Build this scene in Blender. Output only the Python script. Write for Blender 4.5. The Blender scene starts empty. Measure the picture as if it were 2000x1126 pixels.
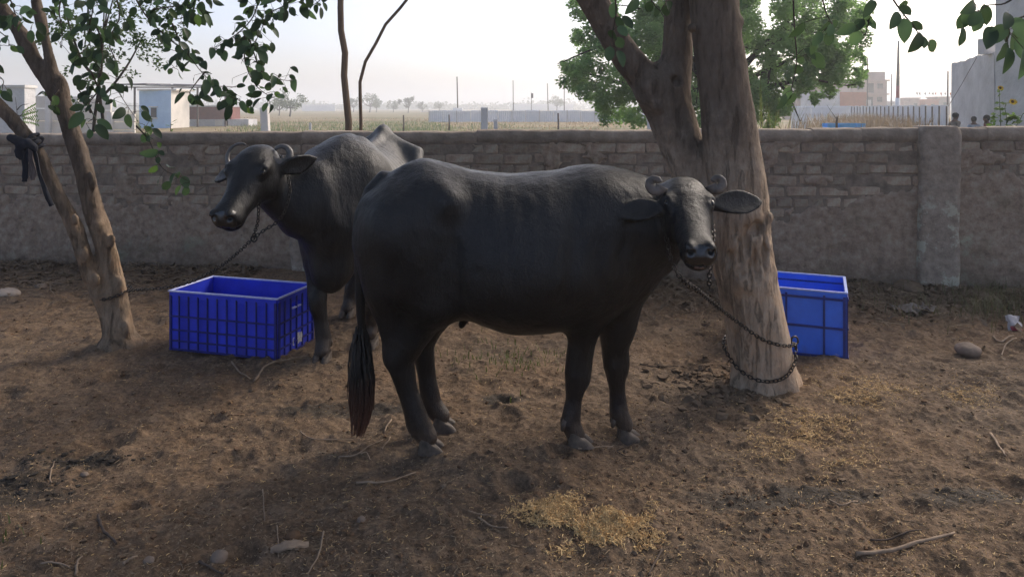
import bpy, math, random
import numpy as np
from mathutils import Vector, Matrix, Euler

random.seed(7)
rng = np.random.default_rng(7)
scene = bpy.context.scene
col = scene.collection
R = math.radians

# ------------------------------------------------------------------ camera, sky, sun, exposure
F = 1455.0            # focal length in photograph pixels (frame 2000 px wide)
EYE = 1.56
HOR = 210.0
cam = bpy.data.cameras.new("camera")
cam.sensor_width = 36.0
cam.lens = F / 2000 * 36
cam.shift_y = -(563 - HOR) / 2000
cam.clip_start = 0.05
cam.clip_end = 6000
camo = bpy.data.objects.new("camera", cam)
col.objects.link(camo)
camo.location = (0, 0, EYE)
camo.rotation_euler = (R(90), 0, 0)
scene.camera = camo

SUN_AZ = R(47)        # to the right of the view axis (+Y)
SUN_EL = R(36)
world = bpy.data.worlds.new("World")
scene.world = world
world.use_nodes = True
wn = world.node_tree.nodes
sky = wn.new("ShaderNodeTexSky")
sky.sky_type = 'NISHITA'
sky.sun_disc = False
sky.sun_elevation = SUN_EL
sky.sun_rotation = SUN_AZ
sky.air_density = 0.55
sky.dust_density = 3.6
sky.ozone_density = 0.2
bg = wn["Background"]
bg.inputs["Strength"].default_value = 0.12
world.node_tree.links.new(sky.outputs["Color"], bg.inputs["Color"])

sl = bpy.data.lights.new("sun", 'SUN')
sl.energy = 0.55
sl.angle = R(18.0)
sl.color = (1.0, 0.93, 0.83)
so = bpy.data.objects.new("sun", sl)
col.objects.link(so)
sd = Vector((math.sin(SUN_AZ) * math.cos(SUN_EL), math.cos(SUN_AZ) * math.cos(SUN_EL), math.sin(SUN_EL)))
so.rotation_euler = sd.to_track_quat('Z', 'Y').to_euler()
so.location = sd * 60

vs = scene.view_settings
vs.view_transform = 'Standard'
vs.look = 'None'
vs.gamma = 1.0
vs.use_curve_mapping = False
vs.exposure = 1.27
scene.cycles.use_denoising = True
scene.cycles.max_bounces = 8
scene.cycles.diffuse_bounces = 4
scene.cycles.glossy_bounces = 3
scene.cycles.transmission_bounces = 6
scene.cycles.volume_bounces = 1
scene.cycles.transparent_max_bounces = 8
scene.cycles.sample_clamp_indirect = 6


# ------------------------------------------------------------------ helpers: points
def P(px, py, d):
    """photograph pixel at distance d -> world point"""
    return np.array(((px - 1000) / F * d, d, EYE + (HOR - py) / F * d))


def _hash(ix, iy, iz, seed):
    h = (ix.astype(np.int64) * 374761393 + iy.astype(np.int64) * 668265263 + iz.astype(np.int64) * 2147483647 + seed * 1274126177) & 0xFFFFFFFF
    h = ((h ^ (h >> 13)) * 1274126177) & 0xFFFFFFFF
    h = ((h ^ (h >> 16)) * 2246822519) & 0xFFFFFFFF
    return ((h ^ (h >> 15)) & 0xFFFFFF).astype(np.float64) / float(0xFFFFFF)


def vnoise(p, scale=1.0, seed=0):
    """value noise -1..1 at points p (N,3)"""
    p = np.asarray(p, float) * scale
    i = np.floor(p).astype(np.int64)
    f = p - i
    f = f * f * (3 - 2 * f)
    out = 0
    for dx in (0, 1):
        wx = f[:, 0] if dx else 1 - f[:, 0]
        for dy in (0, 1):
            wy = f[:, 1] if dy else 1 - f[:, 1]
            for dz in (0, 1):
                wz = f[:, 2] if dz else 1 - f[:, 2]
                out = out + wx * wy * wz * _hash(i[:, 0] + dx, i[:, 1] + dy, i[:, 2] + dz, seed)
    return out * 2 - 1


def fbm(p, scale=1.0, seed=0, octs=4, gain=0.5):
    a, s, out = 1.0, scale, 0
    for o in range(octs):
        out = out + a * vnoise(p, s, seed + o * 17)
        a *= gain
        s *= 2.03
    return out


def fbm2(x, y, scale, seed=0, octs=4, gain=0.5):
    x = np.asarray(x, float).ravel()
    y = np.asarray(y, float).ravel()
    return fbm(np.stack([x, y, np.zeros_like(x)], 1), scale, seed, octs, gain)


# ------------------------------------------------------------------ helpers: meshes
def link(o, parent=None):
    col.objects.link(o)
    if parent is not None:
        o.parent = parent
    return o


class MB:
    """collects polygons, builds ONE mesh object"""

    def __init__(self):
        self.V, self.Fs, self.n, self.mi = [], [], 0, []

    def add(self, V, Fc, mat=0):
        V = np.asarray(V, float).reshape(-1, 3)
        Fc = np.asarray(Fc, int)
        self.V.append(V)
        self.Fs.append(Fc + self.n)
        self.mi.append(np.full(len(Fc), mat))
        self.n += len(V)

    def box(self, c, s, M=None, mat=0, bev=0.0, jit=0.0):
        hx, hy, hz = [q / 2 for q in s]
        if bev <= 0:
            V = np.array([(x, y, z) for x in (-hx, hx) for y in (-hy, hy) for z in (-hz, hz)], float)
            Fc = [(0, 1, 3, 2), (4, 6, 7, 5), (0, 4, 5, 1), (2, 3, 7, 6), (0, 2, 6, 4), (1, 5, 7, 3)]
            if jit:
                V += rng.uniform(-jit, jit, V.shape)
        else:
            b = min(bev, hx * .9, hy * .9, hz * .9)
            V, quads, tris = [], [], []
            ids = {}
            for sx in (-1, 1):
                for sy in (-1, 1):
                    for sz in (-1, 1):
                        for a in range(3):
                            q = [sx * hx, sy * hy, sz * hz]
                            for e in range(3):
                                if e != a:
                                    q[e] -= (sx, sy, sz)[e] * b
                            ids[(sx, sy, sz, a)] = len(V)
                            V.append(q)
            V = np.array(V)
            if jit:
                V += rng.uniform(-jit, jit, V.shape)
            for a in range(3):
                o = [e for e in range(3) if e != a]
                for sg in (-1, 1):
                    loop = []
                    for (p, q) in ((-1, -1), (1, -1), (1, 1), (-1, 1)):
                        k = [0, 0, 0]
                        k[a] = sg; k[o[0]] = p; k[o[1]] = q
                        loop.append(ids[(k[0], k[1], k[2], a)])
                    flip = (sg > 0) == (a == 1)
                    quads.append(loop[::-1] if flip else loop)
            for a in range(3):          # edges along axis a
                o = [e for e in range(3) if e != a]
                for p in (-1, 1):
                    for q in (-1, 1):
                        k0 = [0, 0, 0]; k0[a] = -1; k0[o[0]] = p; k0[o[1]] = q
                        k1 = list(k0); k1[a] = 1
                        quads.append([ids[(*k0, o[0])], ids[(*k1, o[0])], ids[(*k1, o[1])], ids[(*k0, o[1])]])
            for sx in (-1, 1):
                for sy in (-1, 1):
                    for sz in (-1, 1):
                        t = [ids[(sx, sy, sz, 0)], ids[(sx, sy, sz, 1)], ids[(sx, sy, sz, 2)]]
                        tris.append(t)
            Fc = None
        if M is not None:
            V = V @ np.array(M).T
        V = V + np.asarray(c, float)
        if Fc is not None:
            self.add(V, Fc, mat)
        else:
            cen = np.asarray(c, float)
            def orient(fs):
                out = []
                for f in fs:
                    a, b2, c2 = V[f[0]], V[f[1]], V[f[2]]
                    nrm = np.cross(b2 - a, c2 - a)
                    out.append(f if np.dot(nrm, V[f].mean(0) - cen) >= 0 else f[::-1])
                return out
            n0 = self.n
            self.V.append(V); self.n += len(V)
            q = np.array(orient(quads)); t = np.array(orient(tris))
            self.Fs.append(q + n0); self.mi.append(np.full(len(q), mat))
            self.Fs.append(t + n0); self.mi.append(np.full(len(t), mat))
        return self

    def tube(self, pts, rad, n=6, mat=0, cap=True, flat=None, twist=0.0, up=None):
        pts = np.asarray(pts, float)
        m = len(pts)
        rad = np.full(m, rad, float) if np.isscalar(rad) else np.asarray(rad, float)
        T = np.gradient(pts, axis=0)
        T /= np.linalg.norm(T, axis=1)[:, None] + 1e-9
        u = np.array((0, 0, 1.0)) if up is None else np.asarray(up, float)
        if abs(np.dot(u, T[0])) > .95:
            u = np.array((1.0, 0, 0))
        ang = np.linspace(0, 2 * np.pi, n, endpoint=False)
        rings = []
        for i in range(m):
            u = u - T[i] * np.dot(u, T[i])
            u /= np.linalg.norm(u) + 1e-9
            w = np.cross(T[i], u)
            fl = 1.0 if flat is None else flat
            rings.append(pts[i] + rad[i] * (np.cos(ang)[:, None] * u * fl + np.sin(ang)[:, None] * w))
        V = np.concatenate(rings)
        i = np.arange(m - 1)[:, None] * n
        j = np.arange(n)[None, :]
        j2 = (j + 1) % n
        Fc = np.stack([i + j, i + j2, i + n + j2, i + n + j], -1).reshape(-1, 4)
        if cap:
            V = np.concatenate([V, pts[:1], pts[-1:]])
            b = m * n
            jj = np.arange(n)
            c1 = np.stack([np.full(n, b), (jj + 1) % n, jj], 1)
            c2 = np.stack([np.full(n, b + 1), (m - 1) * n + jj, (m - 1) * n + (jj + 1) % n], 1)
            n0 = self.n
            self.V.append(V); self.n += len(V)
            self.Fs.append(Fc + n0); self.mi.append(np.full(len(Fc), mat))
            cc = np.concatenate([c1, c2]) + n0
            self.Fs.append(cc); self.mi.append(np.full(len(cc), mat))
        else:
            self.add(V, Fc, mat)
        return self

    def build(self, name, mats, parent=None, smooth=False, loc=None):
        V = np.concatenate(self.V) if self.V else np.zeros((0, 3))
        me = make_mesh(name, V, self.Fs, mats, smooth, np.concatenate(self.mi) if self.mi else None)
        o = bpy.data.objects.new(name, me)
        if loc is not None:
            o.location = loc
        return link(o, parent)


def make_mesh(name, V, Fs, mats, smooth=False, mi=None):
    me = bpy.data.meshes.new(name)
    V = np.asarray(V, np.float32)
    me.vertices.add(len(V))
    me.vertices.foreach_set("co", V.ravel())
    if not isinstance(Fs, list):
        Fs = [Fs]
    Fs = [np.asarray(f, np.int32) for f in Fs if len(f)]
    if Fs:
        idx = np.concatenate([f.ravel() for f in Fs])
        tot = np.concatenate([np.full(len(f), f.shape[1], np.int32) for f in Fs])
        start = np.concatenate([[0], np.cumsum(tot)[:-1]]).astype(np.int32)
        me.loops.add(len(idx))
        me.loops.foreach_set("vertex_index", idx)
        me.polygons.add(len(tot))
        me.polygons.foreach_set("loop_start", start)
        me.polygons.foreach_set("loop_total", tot)
        me.polygons.foreach_set("use_smooth", np.full(len(tot), smooth))
        if mi is not None:
            me.polygons.foreach_set("material_index", np.asarray(mi, np.int32))
    for m in (mats if isinstance(mats, (list, tuple)) else [mats]):
        me.materials.append(m)
    me.update(calc_edges=True)
    return me


def tag(o, label=None, cat=None, group=None, kind=None):
    if label: o["label"] = label
    if cat: o["category"] = cat
    if group: o["group"] = group
    if kind: o["kind"] = kind
    return o


def empty(name, loc, label=None, cat=None, group=None, rz=0.0):
    o = bpy.data.objects.new(name, None)
    o.location = [float(q) for q in loc]
    o.rotation_euler = (0, 0, rz)
    o.empty_display_size = .1
    link(o)
    return tag(o, label, cat, group)


def smooth_path(pts, n):
    """Catmull-Rom through pts, n samples, evenly spaced"""
    pts = np.asarray(pts, float)
    Q = np.concatenate([[2 * pts[0] - pts[1]], pts, [2 * pts[-1] - pts[-2]]])
    out = []
    for i in range(len(pts) - 1):
        p0, p1, p2, p3 = Q[i:i + 4]
        for t in np.linspace(0, 1, 24, endpoint=False):
            out.append(.5 * ((2 * p1) + (-p0 + p2) * t + (2 * p0 - 5 * p1 + 4 * p2 - p3) * t * t + (-p0 + 3 * p1 - 3 * p2 + p3) * t ** 3))
    out.append(pts[-1])
    out = np.array(out)
    s = np.concatenate([[0], np.cumsum(np.linalg.norm(np.diff(out, axis=0), axis=1))])
    t = np.linspace(0, s[-1], n)
    return np.stack([np.interp(t, s, out[:, k]) for k in range(3)], 1)


def frame_matrix(xa, za):
    """rotation whose X axis is xa and whose Z axis is near za"""
    x = Vector(xa).normalized()
    z = Vector(za)
    z = (z - x * z.dot(x)).normalized()
    y = z.cross(x)
    return Matrix((x, y, z)).transposed()


# ------------------------------------------------------------------ helpers: implicit surfaces (bodies, trunks)
class Field:
    def __init__(self, lo, hi, h):
        self.lo, self.h = np.array(lo, float), h
        n = np.ceil((np.array(hi) - self.lo) / h).astype(int) + 1
        self.n = n
        self.d = np.full(n, .4, np.float32)
        self.ax = [(self.lo[k] + h * np.arange(n[k])).astype(np.float32) for k in range(3)]

    def win(self, lo, hi):
        a = np.maximum(np.floor((np.array(lo) - self.lo) / self.h).astype(int), 0)
        b = np.minimum(np.ceil((np.array(hi) - self.lo) / self.h).astype(int) + 1, self.n)
        sl = tuple(slice(int(a[k]), int(max(b[k], a[k]))) for k in range(3))
        X = self.ax[0][sl[0]][:, None, None]
        Y = self.ax[1][sl[1]][None, :, None]
        Z = self.ax[2][sl[2]][None, None, :]
        return sl, X, Y, Z

    def _mix(self, sl, d1, k, sub=False):
        d0 = self.d[sl]
        if d0.size == 0:
            return
        if sub:
            d0, d1 = -d0, d1
        if k > 0:
            h = np.maximum(k - np.abs(d0 - d1), 0) / k
            m = np.minimum(d0, d1) - h * h * k * .25
        else:
            m = np.minimum(d0, d1)
        self.d[sl] = -m if sub else m

    @staticmethod
    def _seg(X, Y, Z, a, b, ra, rb, sq):
        a = np.asarray(a, np.float32); b = np.asarray(b, np.float32)
        ab = b - a
        L = float(ab @ ab) + 1e-12
        t = np.clip(((X - a[0]) * ab[0] + (Y - a[1]) * ab[1] + (Z - a[2]) * ab[2]) / L, 0, 1)
        dx, dy, dz = X - a[0] - t * ab[0], Y - a[1] - t * ab[1], Z - a[2] - t * ab[2]
        if sq is not None:
            dx, dy, dz = dx / sq[0], dy / sq[1], dz / sq[2]
        return np.sqrt(dx * dx + dy * dy + dz * dz) - (ra + t * (rb - ra))

    def chain(self, pts, rad, k=.05, sq=None, sub=False):
        pts = np.asarray(pts, float); rad = np.asarray(rad, float)
        s = 1.0 if sq is None else max(sq)
        m = rad.max() * s + k + .03
        sl, X, Y, Z = self.win(pts.min(0) - m, pts.max(0) + m)
        d1 = None
        for i in range(len(pts) - 1):
            q = self._seg(X, Y, Z, pts[i], pts[i + 1], rad[i], rad[i + 1], sq)
            d1 = q if d1 is None else np.minimum(d1, q)
        self._mix(sl, d1, k, sub)

    def ell(self, c, r, k=.05, Rm=None, sub=False):
        r = np.asarray(r, np.float32)
        m = r.max() + k + .03
        c = np.asarray(c, float)
        sl, X, Y, Z = self.win(c - m, c + m)
        X, Y, Z = X - np.float32(c[0]), Y - np.float32(c[1]), Z - np.float32(c[2])
        if Rm is not None:
            Rm = np.asarray(Rm, np.float32)         # columns: local axes
            x = X * Rm[0, 0] + Y * Rm[1, 0] + Z * Rm[2, 0]
            y = X * Rm[0, 1] + Y * Rm[1, 1] + Z * Rm[2, 1]
            z = X * Rm[0, 2] + Y * Rm[1, 2] + Z * Rm[2, 2]
        else:
            x, y, z = X, Y, Z
        k0 = np.sqrt((x / r[0]) ** 2 + (y / r[1]) ** 2 + (z / r[2]) ** 2)
        k1 = np.sqrt((x / r[0] ** 2) ** 2 + (y / r[1] ** 2) ** 2 + (z / r[2] ** 2) ** 2) + 1e-6
        self._mix(sl, k0 * (k0 - 1) / k1, k, sub)

    def loft(self, o, Rm, tab, k=.05, e=2.0, etop=None):
        """tab rows: (u, top, bottom, half width) along local X; local Y is the width, local Z the height"""
        tab = np.asarray(tab, float)
        o = np.asarray(o, float); Rm = np.asarray(Rm, np.float32)
        ext = []
        for row in tab:
            for z in (row[1], row[2]):
                for y in (-row[3], row[3]):
                    ext.append(o + Rm @ np.array((row[0], y, z)))
        ext = np.array(ext)
        m = k + .05
        sl, X, Y, Z = self.win(ext.min(0) - m, ext.max(0) + m)
        X, Y, Z = X - np.float32(o[0]), Y - np.float32(o[1]), Z - np.float32(o[2])
        x = X * Rm[0, 0] + Y * Rm[1, 0] + Z * Rm[2, 0]
        y = X * Rm[0, 1] + Y * Rm[1, 1] + Z * Rm[2, 1]
        z = X * Rm[0, 2] + Y * Rm[1, 2] + Z * Rm[2, 2]
        us = np.linspace(tab[0, 0], tab[-1, 0], 200)
        cols = []
        for c in (1, 2, 3):
            v = np.interp(us, tab[:, 0], tab[:, c])
            kern = np.hanning(15); kern /= kern.sum()
            v = np.convolve(np.pad(v, 7, mode='edge'), kern, 'valid')
            cols.append(v.astype(np.float32))
        xs = x.shape
        t = np.interp(x.ravel(), us, cols[0]).reshape(xs).astype(np.float32)
        b = np.interp(x.ravel(), us, cols[1]).reshape(xs).astype(np.float32)
        a = np.interp(x.ravel(), us, cols[2]).reshape(xs).astype(np.float32)
        c = (t + b) / 2; hh = (t - b) / 2
        q1 = np.abs(y) / a; q2 = np.abs(z - c) / hh
        if etop is not None:
            ee = np.where(z > c, np.float32(etop), np.float32(e))
        else:
            ee = np.float32(e)
        q = (q1 ** ee + q2 ** ee) ** (1 / ee)
        d = (q - 1) * np.minimum(a, hh)
        over = np.maximum(tab[0, 0] - x, x - tab[-1, 0])
        d = np.where(over > 0, np.sqrt(np.maximum(d, 0) ** 2 + over ** 2), d)
        self._mix(sl, d.astype(np.float32), k)

    def blade(self, base, ax, nrm, L, W, th, cup=.3, k=.015):
        """an ear: a leaf shaped, cupped blade from base along ax, face towards nrm"""
        Rm = np.array(frame_matrix(ax, nrm))
        base = np.asarray(base, float)
        m = L + .06
        sl, X, Y, Z = self.win(base - m, base + m)
        X, Y, Z = X - np.float32(base[0]), Y - np.float32(base[1]), Z - np.float32(base[2])
        x = (X * Rm[0, 0] + Y * Rm[1, 0] + Z * Rm[2, 0]) / L
        y = X * Rm[0, 1] + Y * Rm[1, 1] + Z * Rm[2, 1]
        z = X * Rm[0, 2] + Y * Rm[1, 2] + Z * Rm[2, 2]
        ts = np.array([-.12, 0, .12, .3, .5, .68, .82, .93, 1.0])
        wv = np.array([.35, .42, .55, .86, 1.0, .88, .62, .34, .04]) * W
        us = np.linspace(-.12, 1.0, 160)
        kk = np.hanning(31); kk /= kk.sum()
        ws = np.convolve(np.pad(np.interp(us, ts, wv), 15, mode='edge'), kk, 'valid')
        ws = ws * np.clip((1.0 - us) / .10, 0.02, 1) ** .5
        hw = np.interp(x.ravel(), us, ws).reshape(x.shape)
        zo = cup * (y / W) ** 2 * W - .10 * L * (x - .2) ** 2
        base_t = np.interp(x.ravel(), [-.12, .1, .4, 1], [W * .42, W * .34, th, th * .8]).reshape(x.shape)
        d = np.sqrt(np.maximum(np.abs(y) - np.maximum(hw - base_t, 0), 0) ** 2 + (z - zo) ** 2) - np.minimum(base_t, hw)
        over = np.maximum(-.12 - x, x - 1.0) * L
        d = np.maximum(d, over)
        self._mix(sl, d.astype(np.float32), k)

    def mesh(self, smooth_it=2):
        d = self.d
        s = d < 0
        c = np.zeros(np.array(s.shape) - 1, np.int8)
        for i in (0, 1):
            for j in (0, 1):
                for k in (0, 1):
                    c += s[i:s.shape[0] - 1 + i, j:s.shape[1] - 1 + j, k:s.shape[2] - 1 + k]
        act = (c > 0) & (c < 8)
        I, J, K = np.nonzero(act)
        idx = np.full(act.shape, -1, np.int32)
        idx[act] = np.arange(len(I))
        cor = {}
        for i in (0, 1):
            for j in (0, 1):
                for k in (0, 1):
                    cor[(i, j, k)] = d[I + i, J + j, K + k].astype(np.float64)
        acc = np.zeros((len(I), 3)); cnt = np.zeros(len(I))
        for axis in range(3):
            for p in (0, 1):
                for q in (0, 1):
                    a = [0, 0, 0]; o = [e for e in range(3) if e != axis]
                    a[o[0]] = p; a[o[1]] = q
                    b = list(a); b[axis] = 1
                    da, db = cor[tuple(a)], cor[tuple(b)]
                    m = (da < 0) != (db < 0)
                    t = np.where(m, da / (da - db + 1e-12), 0)
                    pos = np.zeros((len(I), 3)) + np.array(a)
                    pos[:, axis] += t
                    acc[m] += pos[m]; cnt[m] += 1
        V = self.lo + self.h * (np.stack([I, J, K], 1) + acc / np.maximum(cnt, 1)[:, None])
        quads = []
        for axis in range(3):
            o = [(axis + 1) % 3, (axis + 2) % 3]
            sh = list(s.shape); sh[axis] -= 1
            A = [slice(None)] * 3; B = [slice(None)] * 3
            A[axis] = slice(0, -1); B[axis] = slice(1, None)
            for e in o:
                A[e] = slice(1, -1); B[e] = slice(1, -1)
            sa, sb = s[tuple(A)], s[tuple(B)]
            E = np.argwhere(sa != sb)
            flip = sa[sa != sb]
            for e in o:
                E[:, e] += 1
            def cell(p, q):
                C = E.copy()
                C[:, o[0]] -= p; C[:, o[1]] -= q
                return idx[C[:, 0], C[:, 1], C[:, 2]]
            Q = np.stack([cell(1, 1), cell(0, 1), cell(0, 0), cell(1, 0)], 1)
            Q[~flip] = Q[~flip][:, ::-1]
            quads.append(Q)
        Q = np.concatenate(quads)
        Q = Q[(Q >= 0).all(1)]
        for _ in range(smooth_it):
            V = laplace(V, Q, .5)
        return V, Q


def laplace(V, Q, lam):
    E = np.concatenate([Q[:, [0, 1]], Q[:, [1, 2]], Q[:, [2, 3]], Q[:, [3, 0]]])
    n = len(V)
    cnt = np.bincount(E.ravel(), minlength=n)
    out = np.empty_like(V)
    for k in range(3):
        sm = np.bincount(E[:, 0], V[E[:, 1], k], n) + np.bincount(E[:, 1], V[E[:, 0], k], n)
        out[:, k] = V[:, k] + lam * (sm / np.maximum(cnt, 1) - V[:, k])
    return out


def normals(V, Q):
    N = np.zeros_like(V)
    fn = np.cross(V[Q[:, 2]] - V[Q[:, 0]], V[Q[:, 3]] - V[Q[:, 1]])
    for c in range(4):
        for k in range(3):
            N[:, k] += np.bincount(Q[:, c], fn[:, k], len(V))
    return N / (np.linalg.norm(N, axis=1)[:, None] + 1e-12)


# ------------------------------------------------------------------ helpers: materials
class NT:
    def __init__(self, name):
        self.m = bpy.data.materials.new(name)
        self.m.use_nodes = True
        self.t = self.m.node_tree
        self.n = self.t.nodes
        self.b = self.n["Principled BSDF"]
        self.tc = self.n.new("ShaderNodeTexCoord")

    def new(self, ty, **kw):
        n = self.n.new(ty)
        for k, v in kw.items():
            setattr(n, k, v)
        return n

    def l(self, a, b):
        self.t.links.new(a, b)

    def noise(self, scale, detail=6, rough=.6, vec=None, dist=0.0):
        n = self.new("ShaderNodeTexNoise")
        n.inputs["Scale"].default_value = scale
        n.inputs["Detail"].default_value = detail
        n.inputs["Roughness"].default_value = rough
        n.inputs["Distortion"].default_value = dist
        self.l(vec if vec is not None else self.tc.outputs["Object"], n.inputs["Vector"])
        return n.outputs["Fac"]

    def mapv(self, scale=(1, 1, 1), out="Object", rot=(0, 0, 0)):
        n = self.new("ShaderNodeMapping")
        n.inputs["Scale"].default_value = scale
        n.inputs["Rotation"].default_value = rot
        self.l(self.tc.outputs[out], n.inputs["Vector"])
        return n.outputs["Vector"]

    def ramp(self, fac, stops):
        n = self.new("ShaderNodeValToRGB")
        e = n.color_ramp.elements
        while len(e) < len(stops):
            e.new(.5)
        for q, (p, c) in zip(e, stops):
            q.position = p
            q.color = (*c, 1) if len(c) == 3 else c
        self.l(fac, n.inputs["Fac"])
        return n.outputs["Color"]

    def mix(self, fac, a, b, mode='MIX'):
        n = self.new("ShaderNodeMix", data_type='RGBA', blend_type=mode)
        for sock, v in ((n.inputs[0], fac), (n.inputs[6], a), (n.inputs[7], b)):
            if isinstance(v, (int, float)):
                sock.default_value = v
            elif isinstance(v, tuple):
                sock.default_value = (*v, 1)
            else:
                self.l(v, sock)
        return n.outputs[2]

    def math(self, op, a, b=0.0, clamp=False):
        n = self.new("ShaderNodeMath", operation=op, use_clamp=clamp)
        for i, v in enumerate((a, b)):
            if isinstance(v, (int, float)):
                n.inputs[i].default_value = v
            else:
                self.l(v, n.inputs[i])
        return n.outputs[0]

    def bump(self, h, strength=.4, dist=.01, normal=None):
        n = self.new("ShaderNodeBump")
        n.inputs["Strength"].default_value = strength
        n.inputs["Distance"].default_value = dist
        self.l(h, n.inputs["Height"])
        if normal is not None:
            self.l(normal, n.inputs["Normal"])
        self.l(n.outputs["Normal"], self.b.inputs["Normal"])
        return n.outputs["Normal"]

    def rnd(self, lo, hi):
        i = self.new("ShaderNodeObjectInfo")
        return self.math('ADD', self.math('MULTIPLY', i.outputs["Random"], hi - lo), lo)

    def color(self, c):
        self.l(c, self.b.inputs["Base Color"])

    def set(self, **kw):
        for k, v in kw.items():
            s = self.b.inputs[k.replace('_', ' ')]
            if isinstance(v, (int, float)):
                s.default_value = v
            elif isinstance(v, tuple):
                s.default_value = (*v, 1)
            else:
                self.l(v, s)


def simple(name, c1, c2=None, rough=.8, scale=6, bump=0.0, bscale=60, bdist=.01, spec=.3, metal=0.0, rnd=None, detail=6, stretch=None):
    t = NT(name)
    vec = t.mapv(stretch) if stretch else None
    c2 = c2 or tuple(q * .7 for q in c1)
    c = t.ramp(t.noise(scale, detail, vec=vec), [(.3, c2), (.7, c1)])
    if rnd:
        hs = t.new("ShaderNodeHueSaturation")
        t.l(t.rnd(*rnd), hs.inputs["Value"])
        t.l(c, hs.inputs["Color"])
        c = hs.outputs["Color"]
    t.color(c)
    t.set(Roughness=rough, Metallic=metal)
    t.b.inputs["Specular IOR Level"].default_value = spec
    if bump:
        t.bump(t.noise(bscale, 6, vec=vec), bump, bdist)
    return t.m


def leaf_mat(name, c1, c2, trans=.45, rnd=(.6, 1.35), scale=3.0, rough=.5, tint=(1.2, 1.3, .75)):
    t = NT(name)
    c = t.ramp(t.noise(scale, 3), [(.35, c1), (.65, c2)])
    hs = t.new("ShaderNodeHueSaturation")
    t.l(t.rnd(*rnd), hs.inputs["Value"])
    t.l(c, hs.inputs["Color"])
    c = hs.outputs["Color"]
    t.color(c)
    t.set(Roughness=rough)
    t.b.inputs["Specular IOR Level"].default_value = .35
    tr = t.new("ShaderNodeBsdfTranslucent")
    br = t.mix(1.0, c, tint, 'MULTIPLY')
    t.l(br, tr.inputs["Color"])
    ms = t.new("ShaderNodeMixShader")
    ms.inputs[0].default_value = trans
    t.l(t.b.outputs[0], ms.inputs[1])
    t.l(tr.outputs[0], ms.inputs[2])
    t.l(ms.outputs[0], t.n["Material Output"].inputs["Surface"])
    return t.m


# ------------------------------------------------------------------ the wall's line (used by the ground too)
W0 = np.array((-4.53, 7.32))
WT = np.array((8.18, -.93)); WT /= np.linalg.norm(WT)
WNb = np.array((-WT[1], WT[0]))            # away from the camera
WANG = math.atan2(WT[1], WT[0])


def wallpt(x, y, z):
    p = W0 + WT * x + WNb * y
    return np.array((p[0], p[1], z))


# ------------------------------------------------------------------ ground height
MOUNDS = [(1.41, 4.15, .45, .035), (-2.53, 4.83, .35, .03), (2.25, 3.75, .30, .03), (2.9, 4.2, .30, .035),
          (.30, 2.80, .25, .022), (-3.3, 5.4, .5, .02), (2.0, 2.75, .3, .02), (.2, 4.4, .3, .02)]
_hr = np.random.default_rng(3)
PRINTS = [(_hr.uniform(-3.6, 3.4), _hr.uniform(2.45, 6.2), _hr.uniform(.05, .085), _hr.uniform(.012, .028)) for _ in range(120)]
PRINTS += [(-2.0, 3.32, .10, .04), (-2.3, 3.0, .16, .025), (-1.9, 3.45, .1, .03), (-2.2, 3.2, .12, .02), (-.08, 3.95, .08, .012)]


def gh(x, y):
    x = np.asarray(x, float); y = np.asarray(y, float)
    sh = x.shape
    x = x.ravel(); y = y.ravel()
    near = np.clip((16 - np.abs(y - 4)) / 8, 0, 1) * np.clip((14 - np.abs(x)) / 6, 0, 1)
    beyond = (x - W0[0]) * WNb[0] + (y - W0[1]) * WNb[1]
    yard = near * np.clip((.0 - beyond) * 4 + .6, 0.1, 1)
    z = .018 * fbm2(x, y, 1.1, 1, 2) + .018 * fbm2(x, y * 1.25, 4.0, 2, 3)
    f1 = fbm2(x, y, 13.0, 5, 3, .6)
    z = z + .0062 * f1 + .005 * np.maximum(f1, 0) ** 2
    f2 = fbm2(x, y, 34.0, 9, 2, .7)
    z = z + .0032 * f2 + .003 * np.maximum(f2, 0) ** 2
    for (cx, cy, r, h) in MOUNDS:
        z = z + h * np.exp(-((x - cx) ** 2 + (y - cy) ** 2) / r ** 2)
    for (cx, cy, r, h) in PRINTS:
        m = (np.abs(x - cx) < 3 * r) & (np.abs(y - cy) < 3 * r)
        if m.any():
            q = np.sqrt((x[m] - cx) ** 2 + (y[m] - cy) ** 2) / r
            z[m] += -h * np.exp(-q ** 2) + .5 * h * np.exp(-((q - 1.35) / .4) ** 2)
    # earth banked against the wall
    z = z + .05 * np.exp(-np.maximum(-beyond, 0) / .35) * (beyond < .1)
    return (z * yard).reshape(sh)


def g1(x, y):
    return float(gh(np.array([x]), np.array([y]))[0])


def G(px, py):
    """photograph pixel on the ground -> world point"""
    d = EYE * F / (py - HOR)
    for _ in range(3):
        x = (px - 1000) / F * d
        d = (EYE - g1(x, d)) * F / (py - HOR)
    x = (px - 1000) / F * d
    return np.array((x, d, g1(x, d)))


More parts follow.
